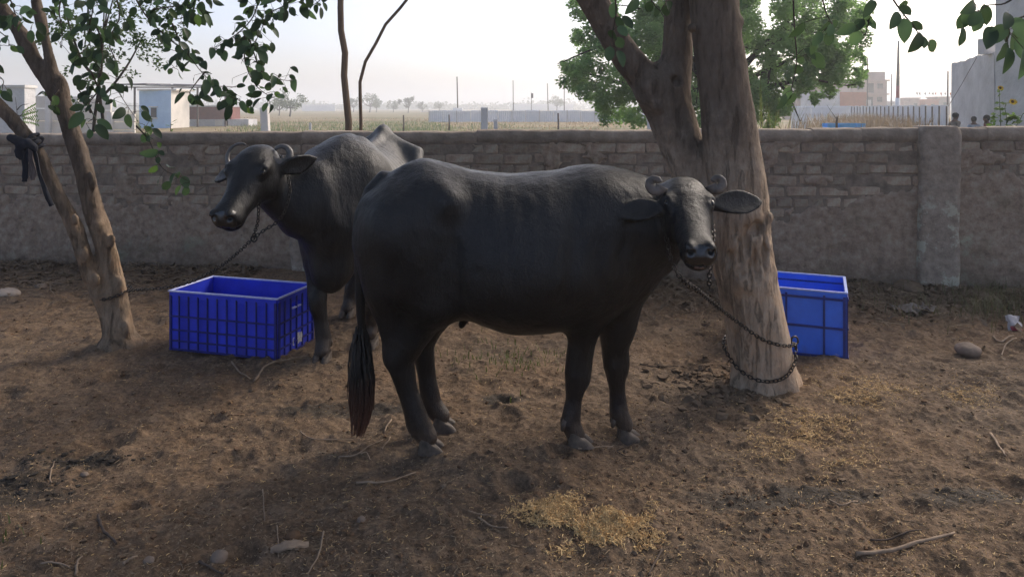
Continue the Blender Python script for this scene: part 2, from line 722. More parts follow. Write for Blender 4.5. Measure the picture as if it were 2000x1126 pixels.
# ------------------------------------------------------------------ ground
def soil_material():
    t = NT("soil")
    geo = t.new("ShaderNodeNewGeometry")
    sep = t.new("ShaderNodeSeparateXYZ")
    t.l(geo.outputs["Position"], sep.inputs[0])
    x, y = sep.outputs["X"], sep.outputs["Y"]
    beyond = t.math('ADD', t.math('MULTIPLY', t.math('SUBTRACT', x, float(W0[0])), float(WNb[0])),
                    t.math('MULTIPLY', t.math('SUBTRACT', y, float(W0[1])), float(WNb[1])))
    big = t.noise(.9, 5, .6)
    mid = t.noise(6, 8, .7)
    fine = t.noise(48, 8, .8)
    c = t.ramp(mid, [(.28, (.050, .034, .021)), (.5, (.134, .092, .058)), (.74, (.26, .186, .124))])
    red = t.ramp(big, [(.40, (.140, .104, .074)), (.62, (.190, .118, .067))])
    c = t.mix(.42, c, red)
    c = t.mix(.8, c, t.ramp(fine, [(.30, (.30, .29, .28)), (.50, (.95, .95, .95)), (.66, (1.75, 1.68, 1.55))]), 'MULTIPLY')
    # dung / damp patches, dark, with their own shapes
    n2 = t.noise(2.3, 5, .65)

    def blob(cx, cy, rx, ry):
        dx = t.math('DIVIDE', t.math('SUBTRACT', x, cx), rx)
        dy = t.math('DIVIDE', t.math('SUBTRACT', y, cy), ry)
        q = t.math('ADD', t.math('MULTIPLY', dx, dx), t.math('MULTIPLY', dy, dy))
        q = t.math('ADD', q, t.math('MULTIPLY', t.math('SUBTRACT', mid, .5), 2.6))
        return t.math('SUBTRACT', 1.0, q, clamp=True)
    wet = None
    for b in ((-1.95, 3.30, .30, .10), (-2.25, 3.02, .62, .17), (-2.75, 3.5, .35, .10), (-.05, 3.98, .16, .07), (-.9, 3.85, .5, .12), (1.1, 3.0, .5, .12), (2.0, 2.95, .5, .1)):
        q = blob(*b)
        wet = q if wet is None else t.math('MAXIMUM', wet, q)
    wet = t.math('MULTIPLY', wet, 1.4, clamp=True)
    c = t.mix(t.math('MULTIPLY', wet, .85), c, (.035, .028, .02))
    # fields beyond the wall
    fv = t.mapv((.035, .10, 1))
    fn = t.noise(1.0, 6, .65, vec=fv)
    fv2 = t.mapv((.3, .9, 1))
    fn2 = t.noise(1.0, 5, .7, vec=fv2)
    fc = t.ramp(fn, [(.30, (.10, .13, .05)), (.43, (.17, .17, .075)), (.52, (.28, .215, .12)), (.66, (.33, .25, .15))])
    fc = t.mix(.7, fc, t.ramp(fn2, [(.3, (.5, .55, .45)), (.65, (1.15, 1.1, 1.05))]), 'MULTIPLY')
    isf = t.math('MULTIPLY', t.math('SUBTRACT', beyond, .1), 3.0, clamp=True)
    c = t.mix(isf, c, fc)
    t.color(c)
    t.set(Roughness=t.math('SUBTRACT', .95, t.math('MULTIPLY', wet, .25)))
    t.b.inputs["Specular IOR Level"].default_value = .2
    h = t.math('ADD', t.math('MULTIPLY', t.noise(38, 8, .75), .7), t.math('MULTIPLY', t.noise(160, 5, .7), .35))
    t.bump(h, .85, .016)
    return t.m


def build_ground():
    def axis(parts):
        out = [np.linspace(a, b, n, endpoint=False) for a, b, n in parts]
        return np.concatenate(out)
    xs = axis([(-4000, -600, 6), (-600, -60, 16), (-60, -9, 20), (-9, -3.8, 90), (-3.8, 3.8, 820), (3.8, 9, 90), (9, 60, 20), (60, 600, 16), (600, 4000, 7)])
    ys = axis([(-60, -4, 8), (-4, 2.2, 24), (2.2, 3.3, 170), (3.3, 4.6, 150), (4.6, 6.2, 120), (6.2, 8, 70), (8, 16, 24), (16, 60, 30), (60, 400, 20), (400, 5000, 10)])
    X, Y = np.meshgrid(xs, ys)
    Z = gh(X, Y)
    V = np.stack([X, Y, Z], -1).reshape(-1, 3)
    nx, ny = len(xs), len(ys)
    i = np.arange(ny - 1)[:, None] * nx
    j = np.arange(nx - 1)[None, :]
    Q = np.stack([i + j, i + j + 1, i + nx + j + 1, i + nx + j], -1).reshape(-1, 4)
    o = bpy.data.objects.new("ground", make_mesh("ground", V, Q, soil_material(), True))
    link(o)
    tag(o, "trampled brown earth yard running on into dry fields", "ground", kind="structure")


build_ground()


# ------------------------------------------------------------------ brick wall
def wall_mats():
    brick = NT("weathered_brick")
    c = brick.ramp(brick.noise(9, 8, .7), [(.25, (0.147, 0.109, 0.081)), (.5, (0.374, 0.281, 0.208)), (.75, (0.474, 0.468, 0.356))])
    hs = brick.new("ShaderNodeHueSaturation")
    brick.l(brick.rnd(.66, 1.12), hs.inputs["Value"])
    brick.l(c, hs.inputs["Color"])
    brick.color(hs.outputs["Color"])
    brick.set(Roughness=.95)
    brick.b.inputs["Specular IOR Level"].default_value = .15
    brick.bump(brick.noise(45, 8, .7), .9, .012)
    pl = NT("old_plaster")
    a = pl.noise(2.2, 8, .68)
    b = pl.noise(14, 8, .72)
    c = pl.ramp(b, [(.25, (0.147, 0.109, 0.079)), (.5, (0.341, 0.257, 0.192)), (.75, (0.474, 0.423, 0.319))])
    pink = pl.ramp(a, [(.60, (0, 0, 0)), (.66, (1, 1, 1))])
    geo = pl.new("ShaderNodeSeparateXYZ")
    pl.l(pl.tc.outputs["Object"], geo.inputs[0])
    lowband = pl.math('MULTIPLY', pl.math('SUBTRACT', .82, geo.outputs["Z"]), 4, clamp=True)
    pm = pl.math('MULTIPLY', pl.math('MULTIPLY', pink, lowband), .75)
    c = pl.mix(pm, c, (0.474, 0.477, 0.344))
    moss = pl.ramp(pl.noise(3.1, 6, .7), [(.55, (0, 0, 0)), (.68, (1, 1, 1))])
    c = pl.mix(pl.math('MULTIPLY', moss, .35), c, (0.161, 0.162, 0.090))
    damp = pl.math('MULTIPLY', pl.math('SUBTRACT', pl.math('ADD', .30, pl.math('MULTIPLY', pl.math('SUBTRACT', a, .5), 1.0)), geo.outputs["Z"]), 4, clamp=True)
    c = pl.mix(pl.math('MULTIPLY', damp, .6), c, (0.114, 0.087, 0.066))
    pl.color(c)
    pl.set(Roughness=.95)
    pl.b.inputs["Specular IOR Level"].default_value = .15
    pl.bump(pl.math('ADD', pl.noise(22, 10, .75), pl.math('MULTIPLY', pl.noise(4, 8, .7), .8)), 1.0, .016)
    mortar = simple("old_mortar", (0.318, 0.256, 0.197), (0.148, 0.119, 0.092), .97, 12, .7, 60, .01, .1)
    cop = simple("coping_cement", (0.401, 0.328, 0.256), (0.178, 0.144, 0.110), .95, 7, .9, 35, .014, .15, rnd=(.8, 1.15))
    pil = NT("pillar_plaster")
    a = pil.noise(5, 9, .72)
    b = pil.noise(16, 8, .7)
    c = pil.ramp(b, [(.28, (0.170, 0.138, 0.107)), (.72, (0.421, 0.344, 0.269))])
    geo = pil.new("ShaderNodeSeparateXYZ")
    pil.l(pil.tc.outputs["Object"], geo.inputs[0])
    low = pil.math('MULTIPLY', pil.math('SUBTRACT', .95, geo.outputs["Z"]), 3, clamp=True)
    wht = pil.ramp(a, [(.52, (0, 0, 0)), (.56, (1, 1, 1))])
    c = pil.mix(pil.math('MULTIPLY', pil.math('MULTIPLY', wht, low), .8), c, (0.474, 0.467, 0.364))
    pil.color(c)
    pil.set(Roughness=.93)
    pil.bump(pil.math('ADD', a, b), .8, .012)
    return brick.m, pl.m, mortar, cop, pil.m


def build_wall():
    brick_m, pl_m, mor_m, cop_m, pil_m = wall_mats()
    root = empty("brick_wall", (W0[0], W0[1], 0), "long grey brick yard wall with crumbling plaster behind both buffaloes", "wall", rz=WANG)
    x0, x1 = -3.5, 13.0
    top = lambda x: 1.30 + .0102 * x
    # core
    n = 60
    xs = np.linspace(x0, x1, n)
    m = MB()
    V = []
    for x in xs:
        V += [(x, .009, -.1), (x, .009, top(x) - .10), (x, .23, top(x) - .10), (x, .23, -.1)]
    V = np.array(V)
    i = np.arange(n - 1)[:, None] * 4
    j = np.arange(4)[None, :]
    m.add(V, np.stack([i + j, i + 4 + j, i + 4 + (j + 1) % 4, i + (j + 1) % 4], -1).reshape(-1, 4)[:, ::-1])
    m.build("mortar_core", mor_m, root)
    # plaster boundary height along the wall
    def zb(x):
        ctrl_x = [-3.5, -.6, 0, 1.4, 2.1, 2.6, 3.6, 4.4, 5.6, 6.2, 6.7, 7.3, 7.9, 8.3, 9.0, 13]
        ctrl_z = [.66, .66, .64, .62, .56, .68, .86, .92, .88, .64, .58, .68, .86, .96, .94, .94]
        return np.interp(x, ctrl_x, ctrl_z)
    # bricks
    pitch = .0965
    protos = []
    for k in range(6):
        for kind, L in ((0, .252), (1, .122)):
            b = MB()
            b.box((0, 0, 0), (L + .006, .06, .086), bev=.012, jit=.006)
            b.V[0][:, 1] += .0
            me = make_mesh("brick", np.concatenate(b.V), b.Fs, brick_m, False)
            protos.append((kind, me))
    far = MB()
    cnt = 0
    rb = np.random.default_rng(11)
    for row in range(8):
        x = x0 + rb.uniform(0, .2)
        while x < x1 - .3:
            kind = 1 if rb.random() < (.75 if row % 3 == 2 else .16) else 0
            L = .252 if kind == 0 else .122
            xc = x + L / 2
            z = top(xc) - .115 - .048 - row * pitch + rb.uniform(-.004, .004)
            x += L + rb.uniform(.008, .022)
            bb = zb(xc) + .05 * math.sin(xc * 9.1) + .03 * math.sin(xc * 23)
            if z < bb or z < .25:
                continue
            if 2.35 < xc < 2.62 and z < .9:
                continue
            off = .03 + rb.uniform(-.004, .006) + .001
            if rb.random() < .04:
                off += .014
            rot = Euler((rb.uniform(-.04, .04), rb.uniform(-.02, .02), rb.uniform(-.03, .03)))
            if -.75 < xc < 9.35 and cnt < 300:
                me = [q for q in protos if q[0] == kind][rb.integers(6)][1]
                o = bpy.data.objects.new("brick", me)
                o.location = (xc, off, z)
                o.rotation_euler = rot
                o.scale = (rb.uniform(.96, 1.04), 1, rb.uniform(.94, 1.05))
                link(o, root)
                cnt += 1
            else:
                far.box((xc, off, z), (L, .06, .081), rot.to_matrix(), bev=.012, jit=.004)
    fo = far.build("brick_rest", brick_m, root)
    fo["kind"] = "stuff"
    # plaster over the lower wall
    hx, hz = .022, .02
    xs = np.arange(x0, x1, hx); zs = np.arange(-.08, 1.36, hz)
    X, Z = np.meshgrid(xs, zs)
    p = np.stack([X.ravel(), np.zeros(X.size), Z.ravel()], 1)
    nb = fbm(p, 5.0, 31, 4, .6).reshape(X.shape)
    edge = (zb(X) + .07 * nb + .035 * fbm(p, 17, 8, 3).reshape(X.shape) - Z)        # >0 : plaster stands
    smear = (fbm(p, 2.6, 55, 5, .6).reshape(X.shape) - .58) * .25
    edge = np.maximum(edge, np.where(Z < top(X) - .11, smear, -1))
    proud = np.clip(edge / .03, -1, 1)
    Y = np.where(proud > 0, -.012 * proud, -.05 * proud)
    holes = fbm(p, 3.4, 77, 5, .55).reshape(X.shape)
    Y = Y + np.where(holes > .62, .012, 0) * (proud > 0)
    Y = Y - .006 * nb - .004 * fbm(p, 28, 9, 3).reshape(X.shape) - .012 * np.clip(.25 - Z, 0, .3)
    V = np.stack([X, Y, Z], -1).reshape(-1, 3)
    nx, nz = len(xs), len(zs)
    i = np.arange(nz - 1)[:, None] * nx; j = np.arange(nx - 1)[None, :]
    Q = np.stack([i + j, i + j + 1, i + nx + j + 1, i + nx + j], -1).reshape(-1, 4)
    keep = (proud.reshape(-1)[Q] > -.98).any(1) & (V[Q][:, :, 2] < (top(V[Q][:, :, 0]) - .09)).all(1)
    Q = Q[keep]
    link(bpy.data.objects.new("plaster", make_mesh("plaster", V, Q, pl_m, True)), root)
    # coping: uneven rounded lumps laid end to end
    x = x0
    k = 0
    while x < x1:
        L = rb.uniform(.26, .95)
        f = MB()
        h = .125 + rb.uniform(-.006, .006)
        nxs, ns = 9, 14
        xs_ = np.linspace(0, L - .001, nxs)
        V = []
        for a, xx in enumerate(xs_):
            endf = .80 if a in (0, nxs - 1) else (.96 if a in (1, nxs - 2) else 1.0)
            for s in range(ns):
                th = 2 * math.pi * s / ns
                cx_, sx_ = math.cos(th), math.sin(th)
                e = .38
                yy = math.copysign(abs(cx_) ** e, cx_) * .128 * (.9 + .1 * endf)
                zz = math.copysign(abs(sx_) ** e, sx_) * h / 2 * (.86 + .14 * endf)
                V.append((xx, yy, zz))
        V = np.array(V)
        q = V + np.array((x, 0, 0))
        V[:, 2] += .007 * fbm(q, 9, 3, 3) * (V[:, 2] > 0)
        V[:, 1] += .008 * fbm(q, 7, 4, 3)
        a = np.arange(nxs - 1)[:, None] * ns; b = np.arange(ns)[None, :]
        f.add(V, np.stack([a + b, a + (b + 1) % ns, a + ns + (b + 1) % ns, a + ns + b], -1).reshape(-1, 4)[:, ::-1])
        f.add(V[:ns], np.array([list(range(ns))]))
        f.add(V[-ns:], np.array([list(range(ns))[::-1]]))
        o = f.build("coping_block", cop_m, root, True)
        o.location = (x, .118, top(x + L / 2) - .058 + rb.uniform(-.004, .004))
        x += L
    # pillars
    def pillar(xc, w, ztop, proud_, name, lean=0.0):
        nz, ns = 40, 22
        zz = np.linspace(-.05, ztop, nz)
        V = []
        for a, z in enumerate(zz):
            fr = 1.0 if z < ztop - .06 else math.sqrt(max(.04, 1 - ((z - ztop + .06) / .062) ** 2))
            for s in range(ns):
                th = 2 * math.pi * s / ns
                cx_, sx_ = math.cos(th), math.sin(th)
                V.append((math.copysign(abs(cx_) ** .3, cx_) * w / 2 * (.8 + .2 * fr) + lean * z, math.copysign(abs(sx_) ** .3, sx_) * (proud_ + .045) * (.85 + .15 * fr) / 1.0, z))
        V = np.array(V)
        V[:, 0] += .012 * fbm(V + xc, 6, 2, 4)
        V[:, 1] += .012 * fbm(V + xc, 8, 6, 4)
        a = np.arange(nz - 1)[:, None] * ns; b = np.arange(ns)[None, :]
        f = MB()
        f.add(V, np.stack([a + b, a + (b + 1) % ns, a + ns + (b + 1) % ns, a + ns + b], -1).reshape(-1, 4))
        f.add(V[-ns:], np.array([list(range(ns))]))
        o = f.build(name, pil_m, root, True)
        o.location = (xc, .06, 0)
        return o
    pillar(8.22, .335, 1.40, .10, "pillar", .012)
    o = pillar(2.60, .27, .86, .08, "pillar")
    tag(o, "stub of a pillar with peeling white plaster")


build_wall()


# ------------------------------------------------------------------ buffaloes
def skin_material(name, dust_sun):
    t = NT(name)
    n1 = t.noise(5, 7, .65)
    n2 = t.noise(26, 6, .7)
    c = t.ramp(n1, [(.32, (.0030, .0028, .0028)), (.68, (.0072, .0067, .0064))])
    sep = t.new("ShaderNodeSeparateXYZ")
    t.l(t.tc.outputs["Object"], sep.inputs[0])
    low = t.math('MULTIPLY', t.math('SUBTRACT', .42, sep.outputs["Z"]), 2.4, clamp=True)
    c = t.mix(t.math('MULTIPLY', low, .8), c, (.022, .013, .010))
    mud = t.math('MULTIPLY', t.math('SUBTRACT', t.math('ADD', t.math('MULTIPLY', n2, .30), .02), sep.outputs["Z"]), 8, clamp=True)
    c = t.mix(t.math('MULTIPLY', mud, .6), c, (.10, .07, .05))
    d1 = t.ramp(t.noise(2.6, 7, .68), [(.46, (0, 0, 0)), (.66, (1, 1, 1))])
    d2 = t.noise(34, 6, .75, vec=t.mapv((1, 1, .25)))
    dm = t.math('MULTIPLY', d1, t.math('MULTIPLY', d2, 1.3))
    back = t.math('MULTIPLY', t.math('MULTIPLY', t.math('SUBTRACT', .52, sep.outputs["X"]), 4, clamp=True), t.math('MULTIPLY', t.math('SUBTRACT', sep.outputs["Z"], .75), 3, clamp=True))  # pales the back as if sunlit, painted into the hide colour
    c = t.mix(back, c, t.ramp(n1, [(.3, (.006 + dust_sun * .6, .0056 + dust_sun * .6, .0054 + dust_sun * .58)), (.7, (.012 + dust_sun * 1.5, .0115 + dust_sun * 1.5, .011 + dust_sun * 1.4))]))
    c = t.mix(t.math('MULTIPLY', dm, .45, clamp=True), c, (.020 + dust_sun * .8, .0175 + dust_sun * .8, .015 + dust_sun * .8))
    sp = t.ramp(t.noise(75, 3, .5), [(.70, (0, 0, 0)), (.76, (1, 1, 1))])
    c = t.mix(t.math('MULTIPLY', t.math('MULTIPLY', sp, d1), .5), c, (.10, .08, .06))
    t.color(c)
    ro = t.math('ADD', t.math('MULTIPLY', n1, .22), t.math('ADD', t.math('MULTIPLY', dm, .25), .265))
    t.set(Roughness=ro)
    t.b.inputs["Specular IOR Level"].default_value = .36
    hv = t.mapv((1, 1, .16))
    h = t.math('ADD', t.math('MULTIPLY', t.noise(170, 4, .7, vec=hv), .55), t.math('ADD', t.math('MULTIPLY', t.noise(42, 7, .72, vec=t.mapv((1, 1, .5))), 1.3), t.math('MULTIPLY', n2, .5)))
    t.bump(h, .55, .010)
    return t.m


HOOF = simple("hoof_horn", (.135, .105, .080), (.045, .035, .027), .6, 30, .4, 90, .004)
HORN = simple("horn_grey", (.17, .155, .14), (.045, .042, .04), .42, 14, .5, 70, .004, .5)
HORN_PALE = simple("horn_pale", (.17, .14, .115), (.055, .047, .042), .5, 18, .4, 70, .004, .5)
EYE_M = simple("eye_dark", (.006, .005, .005), (.004, .003, .003), .16, 5, 0, spec=.5)
NOSE = simple("wet_nose", (.010, .010, .011), (.004, .004, .0045), .25, 60, .5, 220, .003, .8)
LIP = simple("pale_lip", (.16, .11, .10), (.06, .045, .042), .5, 20, .2, 90, .003)


def tail_hair_material():
    t = NT("tail_hair")
    sep = t.new("ShaderNodeSeparateXYZ")
    t.l(t.tc.outputs["Object"], sep.inputs[0])
    f = t.math('MULTIPLY', t.math('SUBTRACT', .33, sep.outputs["Z"]), 4.5, clamp=True)
    c = t.mix(f, (.012, .010, .009), (.115, .048, .030))
    t.color(c)
    t.set(Roughness=.45)
    return t.m


HAIR = tail_hair_material()


def hoof_pair(root, pos, fwd, name="hoof", s=1.0, lift=0.0):
    """two claws and two dew claws in one hoof mesh"""
    f = np.array((fwd[0], fwd[1])); f = f / np.linalg.norm(f)
    l = np.array((-f[1], f[0]))
    fld = MB()
    for sg in (-1, 1):
        rows = 7
        ns = 12
        V = []
        for a in range(rows):
            t = a / (rows - 1)
            h = .068 * s * t
            L = (.066 - .026 * t) * s
            W = (.030 - .006 * t) * s
            back = -.010 - .010 * t
            for q in range(ns):
                th = 2 * math.pi * q / ns
                cx, sx = math.cos(th), math.sin(th)
                xx = L * cx * (1.0 if cx > 0 else .72) + back * s
                if cx > 0:
                    xx += .010 * s * (1 - t)
                yy = W * math.copysign(abs(sx) ** .8, sx) * (1 - .25 * max(cx, 0)) + sg * .030 * s
                hh = h * (1 - .48 * max(0, cx) * t)
                p = np.array(pos[:2]) + f * xx + l * yy
                V.append((p[0], p[1], pos[2] + hh - .006))
        a = np.arange(rows - 1)[:, None] * ns; b = np.arange(ns)[None, :]
        V = np.array(V)
        fld.add(V, np.stack([a + b, a + (b + 1) % ns, a + ns + (b + 1) % ns, a + ns + b], -1).reshape(-1, 4))
        fld.add(V[-ns:], np.array([list(range(ns))]))
        p = np.array(pos[:2]) - f * .062 * s + l * sg * .026 * s
        fld.tube([(p[0], p[1], pos[2] + .115), (p[0] - f[0] * .012, p[1] - f[1] * .012, pos[2] + .09), (p[0] - f[0] * .02, p[1] - f[1] * .02, pos[2] + .066)], [.018, .017, .007], 7)
    return fld.build(name, HOOF, root, True)


def buffalo(name, label, org, rz, torso, sp):
    """body grown as one implicit surface in the animal's own frame (x forward, y left, z up)"""
    c, s = math.cos(rz), math.sin(rz)

    def L(p):
        d = np.array((p[0] - org[0], p[1] - org[1]))
        return np.array((d[0] * c + d[1] * s, -d[0] * s + d[1] * c, p[2]))

    def LV(v):
        return np.array((v[0] * c + v[1] * s, -v[0] * s + v[1] * c, v[2]))
    fld = Field(sp['lo'], sp['hi'], sp.get('h', .0085))
    I3 = np.eye(3)
    fld.loft((0, 0, 0), I3, torso, .0, sp.get('e', 2.15), sp.get('etop'))
    for k_, c_, r_, rot in sp.get('ells', []):
        fld.ell(c_, r_, k_, np.array(Euler(rot).to_matrix()) if rot else None)
    for pts, rad, k_ in sp['chains']:
        fld.chain(pts, rad, k_)
    # head
    f = np.array(sp['face'], float); f /= np.linalg.norm(f)
    f = LV((f[0], f[1], 0))
    pt = R(sp['pitch'])
    Z = np.array((0, 0, 1.0))
    u = math.cos(pt) * f - math.sin(pt) * Z
    w = math.sin(pt) * f + math.cos(pt) * Z
    v = np.cross(w, u)                       # animal's left
    rollv = sp.get('roll', 0)
    if rollv:
        Rr = np.array(Matrix.Rotation(R(rollv), 3, Vector(u)))
        v = Rr @ v; w = Rr @ w
    HR = np.stack([u, v, w], 1)
    ho = L(sp['poll'])
    hs = np.array(sp.get('hs', (1.0, 1.0, 1.0)))

    def H(a, b, d):
        return ho + HR @ (np.array((a, b, d)) * hs)
    tab = np.array([(-.075, .005, -.06, .035), (-.05, .030, -.09, .075), (.0, .056, -.13, .098), (.06, .068, -.150, .107), (.12, .063, -.162, .108),
                    (.18, .048, -.160, .098), (.24, .035, -.142, .080), (.30, .026, -.122, .066), (.36, .024, -.112, .064), (.405, .025, -.108, .071), (.44, .020, -.100, .073), (.465, .004, -.084, .062), (.480, -.014, -.064, .036)]) * hs[[0, 2, 2, 1]]
    fld.loft(ho, HR, tab, .05, 2.35)
    for sg in (-1, 1):
        fld.ell(H(.130, sg * .090, .018), np.array((.048, .022, .026)) * hs, .04, HR)          # brow
        fld.ell(H(.10, sg * .075, -.09), np.array((.10, .035, .07)) * hs, .04, HR)              # jaw muscle
        fld.ell(H(.30, sg * .050, -.045), np.array((.08, .020, .018)) * hs, .03, HR)            # cheek bone line
        fld.ell(H(.154, sg * .112, .038), np.array((.024, .018, .017)) * hs, .008, HR, sub=True)  # eye socket
        fld.chain([H(.134, sg * .086, .045), H(.129, sg * .101, .039), H(.134, sg * .114, .024)], [.006, .0075, .006], .012)  # upper lid
        fld.ell(H(.447, sg * .040, .004), np.array((.030, .020, .026)) * hs, .02, HR)            # nostril wing
        fld.ell(H(.462, sg * .041, -.004), np.array((.022, .0135, .013)) * hs, .008, HR, sub=True)
    fld.ell(H(.425, 0, -.088), np.array((.042, .046, .022)) * hs, .02, HR)                        # lower lip
    for sg in (-1, 1):
        fld.chain([H(.478, 0, -.060), H(.45, sg * .05, -.070), H(.37, sg * .074, -.080)], [.0075, .0075, .004], .006, sub=True)
    for b_, ax, nr, L_, W_, cup in sp['ears']:
        fld.blade(L(b_), LV(ax), LV(nr), L_, W_, .0135, cup)
    V, Q = fld.mesh(3)
    N = normals(V, Q)
    head = (V - ho) @ HR
    sm = lambda q: np.clip(q, 0, 1)
    inhead = sm((head[:, 0] + .03) / .10) * sm((.24 - np.abs(head[:, 1])) / .10) * sm((.26 - np.abs(head[:, 2])) / .10)
    amp = .0045 - .003 * inhead
    disp = amp * fbm(V, 7, 3, 3) + .0011 * fbm(V * np.array((1, 1, .45)), 38, 5, 3)
    # ribs / skin folds
    rib = np.clip(1 - np.abs(V[:, 0]) / .34, 0, 1) * np.clip((np.abs(N[:, 1]) - .25) * 2, 0, 1) * np.clip((V[:, 2] - .70) * 4, 0, 1)
    disp += sp.get('rib', .0015) * rib * np.sin((V[:, 0] + .12 * (V[:, 2] - 1.0)) * 2 * math.pi / .078)
    nk = np.clip(1 - np.abs(V[:, 0] - sp.get('fold', .60)) / .2, 0, 1) * (1 - inhead) * np.clip((np.abs(N[:, 1]) - .3) * 3, 0, 1) * np.clip((1.16 - V[:, 2]) * 6, 0, 1)
    disp += .0050 * nk * fbm(V * np.array((1, .6, .12)), 19, 9, 3)
    disp += .006 * (1 - inhead) * np.clip((.62 - V[:, 2]) * 0, 0, 1)
    side = (1 - inhead) * np.clip((np.abs(N[:, 1]) - .2) * 2, 0, 1)
    def groove(x0, w, z0, z1, slope, amp):
        q = (V[:, 0] - x0 - slope * (V[:, 2] - .9)) / w
        return -amp * np.exp(-q * q) * np.clip((V[:, 2] - z0) * 8, 0, 1) * np.clip((z1 - V[:, 2]) * 8, 0, 1)
    disp += side * (groove(.255, .035, .62, 1.16, .14, .011) + groove(-.245, .035, .62, 1.10, -.16, .012) + groove(-.50, .025, .55, .95, .22, .007) + groove(.47, .03, .70, 1.1, .25, .009) + groove(.36, .02, .66, 1.0, -.2, .005))
    V = V + N * disp[:, None]
    ctr = V[Q].mean(1)
    hc = (ctr - ho) @ HR / hs
    mi = np.zeros(len(Q), int)
    nose = (hc[:, 0] > .425) & (hc[:, 2] > -.058) & (np.abs(hc[:, 1]) < .060) & (hc[:, 2] < .018)
    mi[nose] = 1
    if sp.get('lip'):
        lip = (hc[:, 0] > .44) & (hc[:, 2] < -.070) & (hc[:, 2] > -.080) & (hc[:, 1] < .018) & (hc[:, 1] > -.024)
        mi[lip] = 2
    body = bpy.data.objects.new(name, make_mesh(name, V, Q, [skin_material(name + "_skin", sp['dust_sun']), NOSE, LIP], True, mi))
    body.location = (org[0], org[1], 0)
    body.rotation_euler = (0, 0, rz)
    link(body)
    tag(body, label, "buffalo", "water buffaloes tethered in the yard")
    # eyes
    for sg in (-1, 1):
        m = MB()
        cc = H(.154, sg * .0945, .0235)
        th = np.linspace(0, np.pi, 11)
        ring = [cc + HR @ np.array((.021 * math.cos(a), 0, 0)) for a in th]
        m.tube(ring, [max(.0005, .0142 * math.sin(a)) for a in th], 14)
        m.build("eye", EYE_M, body, True)
    # horns
    for hn in sp['horns']:
        m = MB()
        cen, e1, e2, a0, a1, r0, r1, t0, t1, fl, dz = hn
        cen = L(cen); e1 = LV(e1); e2 = LV(e2)
        e1 = e1 / np.linalg.norm(e1); e2 = e2 / np.linalg.norm(e2)
        e3 = np.cross(e1, e2)
        n = 30
        pts, rad = [], []
        for i in range(n):
            q = i / (n - 1)
            a = R(a0 + (a1 - a0) * q)
            rr = r0 + (r1 - r0) * q
            pts.append(cen + rr * (math.cos(a) * e1 + math.sin(a) * e2) + e3 * dz * q)
            rad.append((t0 + (t1 - t0) * q ** .8) * (1 + .04 * math.sin(q * 46)))
        rad[-1] *= .35
        m.tube(pts, rad, 10, flat=fl, up=e3)
        m.build("horn", sp.get('horn_m', HORN), body, True)
    # hooves
    for pos, fw in sp['hooves']:
        p = L(pos)
        hoof_pair(body, p, LV((fw[0], fw[1], 0))[:2])
    # tail tuft
    if 'tuft' in sp:
        path = [L(p) for p in sp['tuft']]
        m = MB()
        r2 = np.random.default_rng(21)
        for k in range(190):
            a = r2.uniform(0, 2 * math.pi); rr = math.sqrt(r2.random())
            ox, oy = rr * math.cos(a), rr * math.sin(a)
            t0 = r2.uniform(0, .45); t1 = min(1.0, r2.uniform(.80, 1.12) - .10 * rr * rr)
            sp_ = smooth_path(path, 60)
            ts = np.linspace(t0, t1, 9)
            pts = []
            for t in ts:
                b = sp_[min(59, int(t * 59))]
                wd = .012 + .050 * math.sin(min(1, t * 1.02) * math.pi * .86) ** .8
                pts.append(b + np.array((ox * wd, oy * wd, 0)) + r2.normal(0, .0026, 3))
            m.tube(pts, np.linspace(.0048, .0012, 9), 4, cap=False)
        o = m.build("tail_tuft", HAIR, body, True)
    return body, L, H


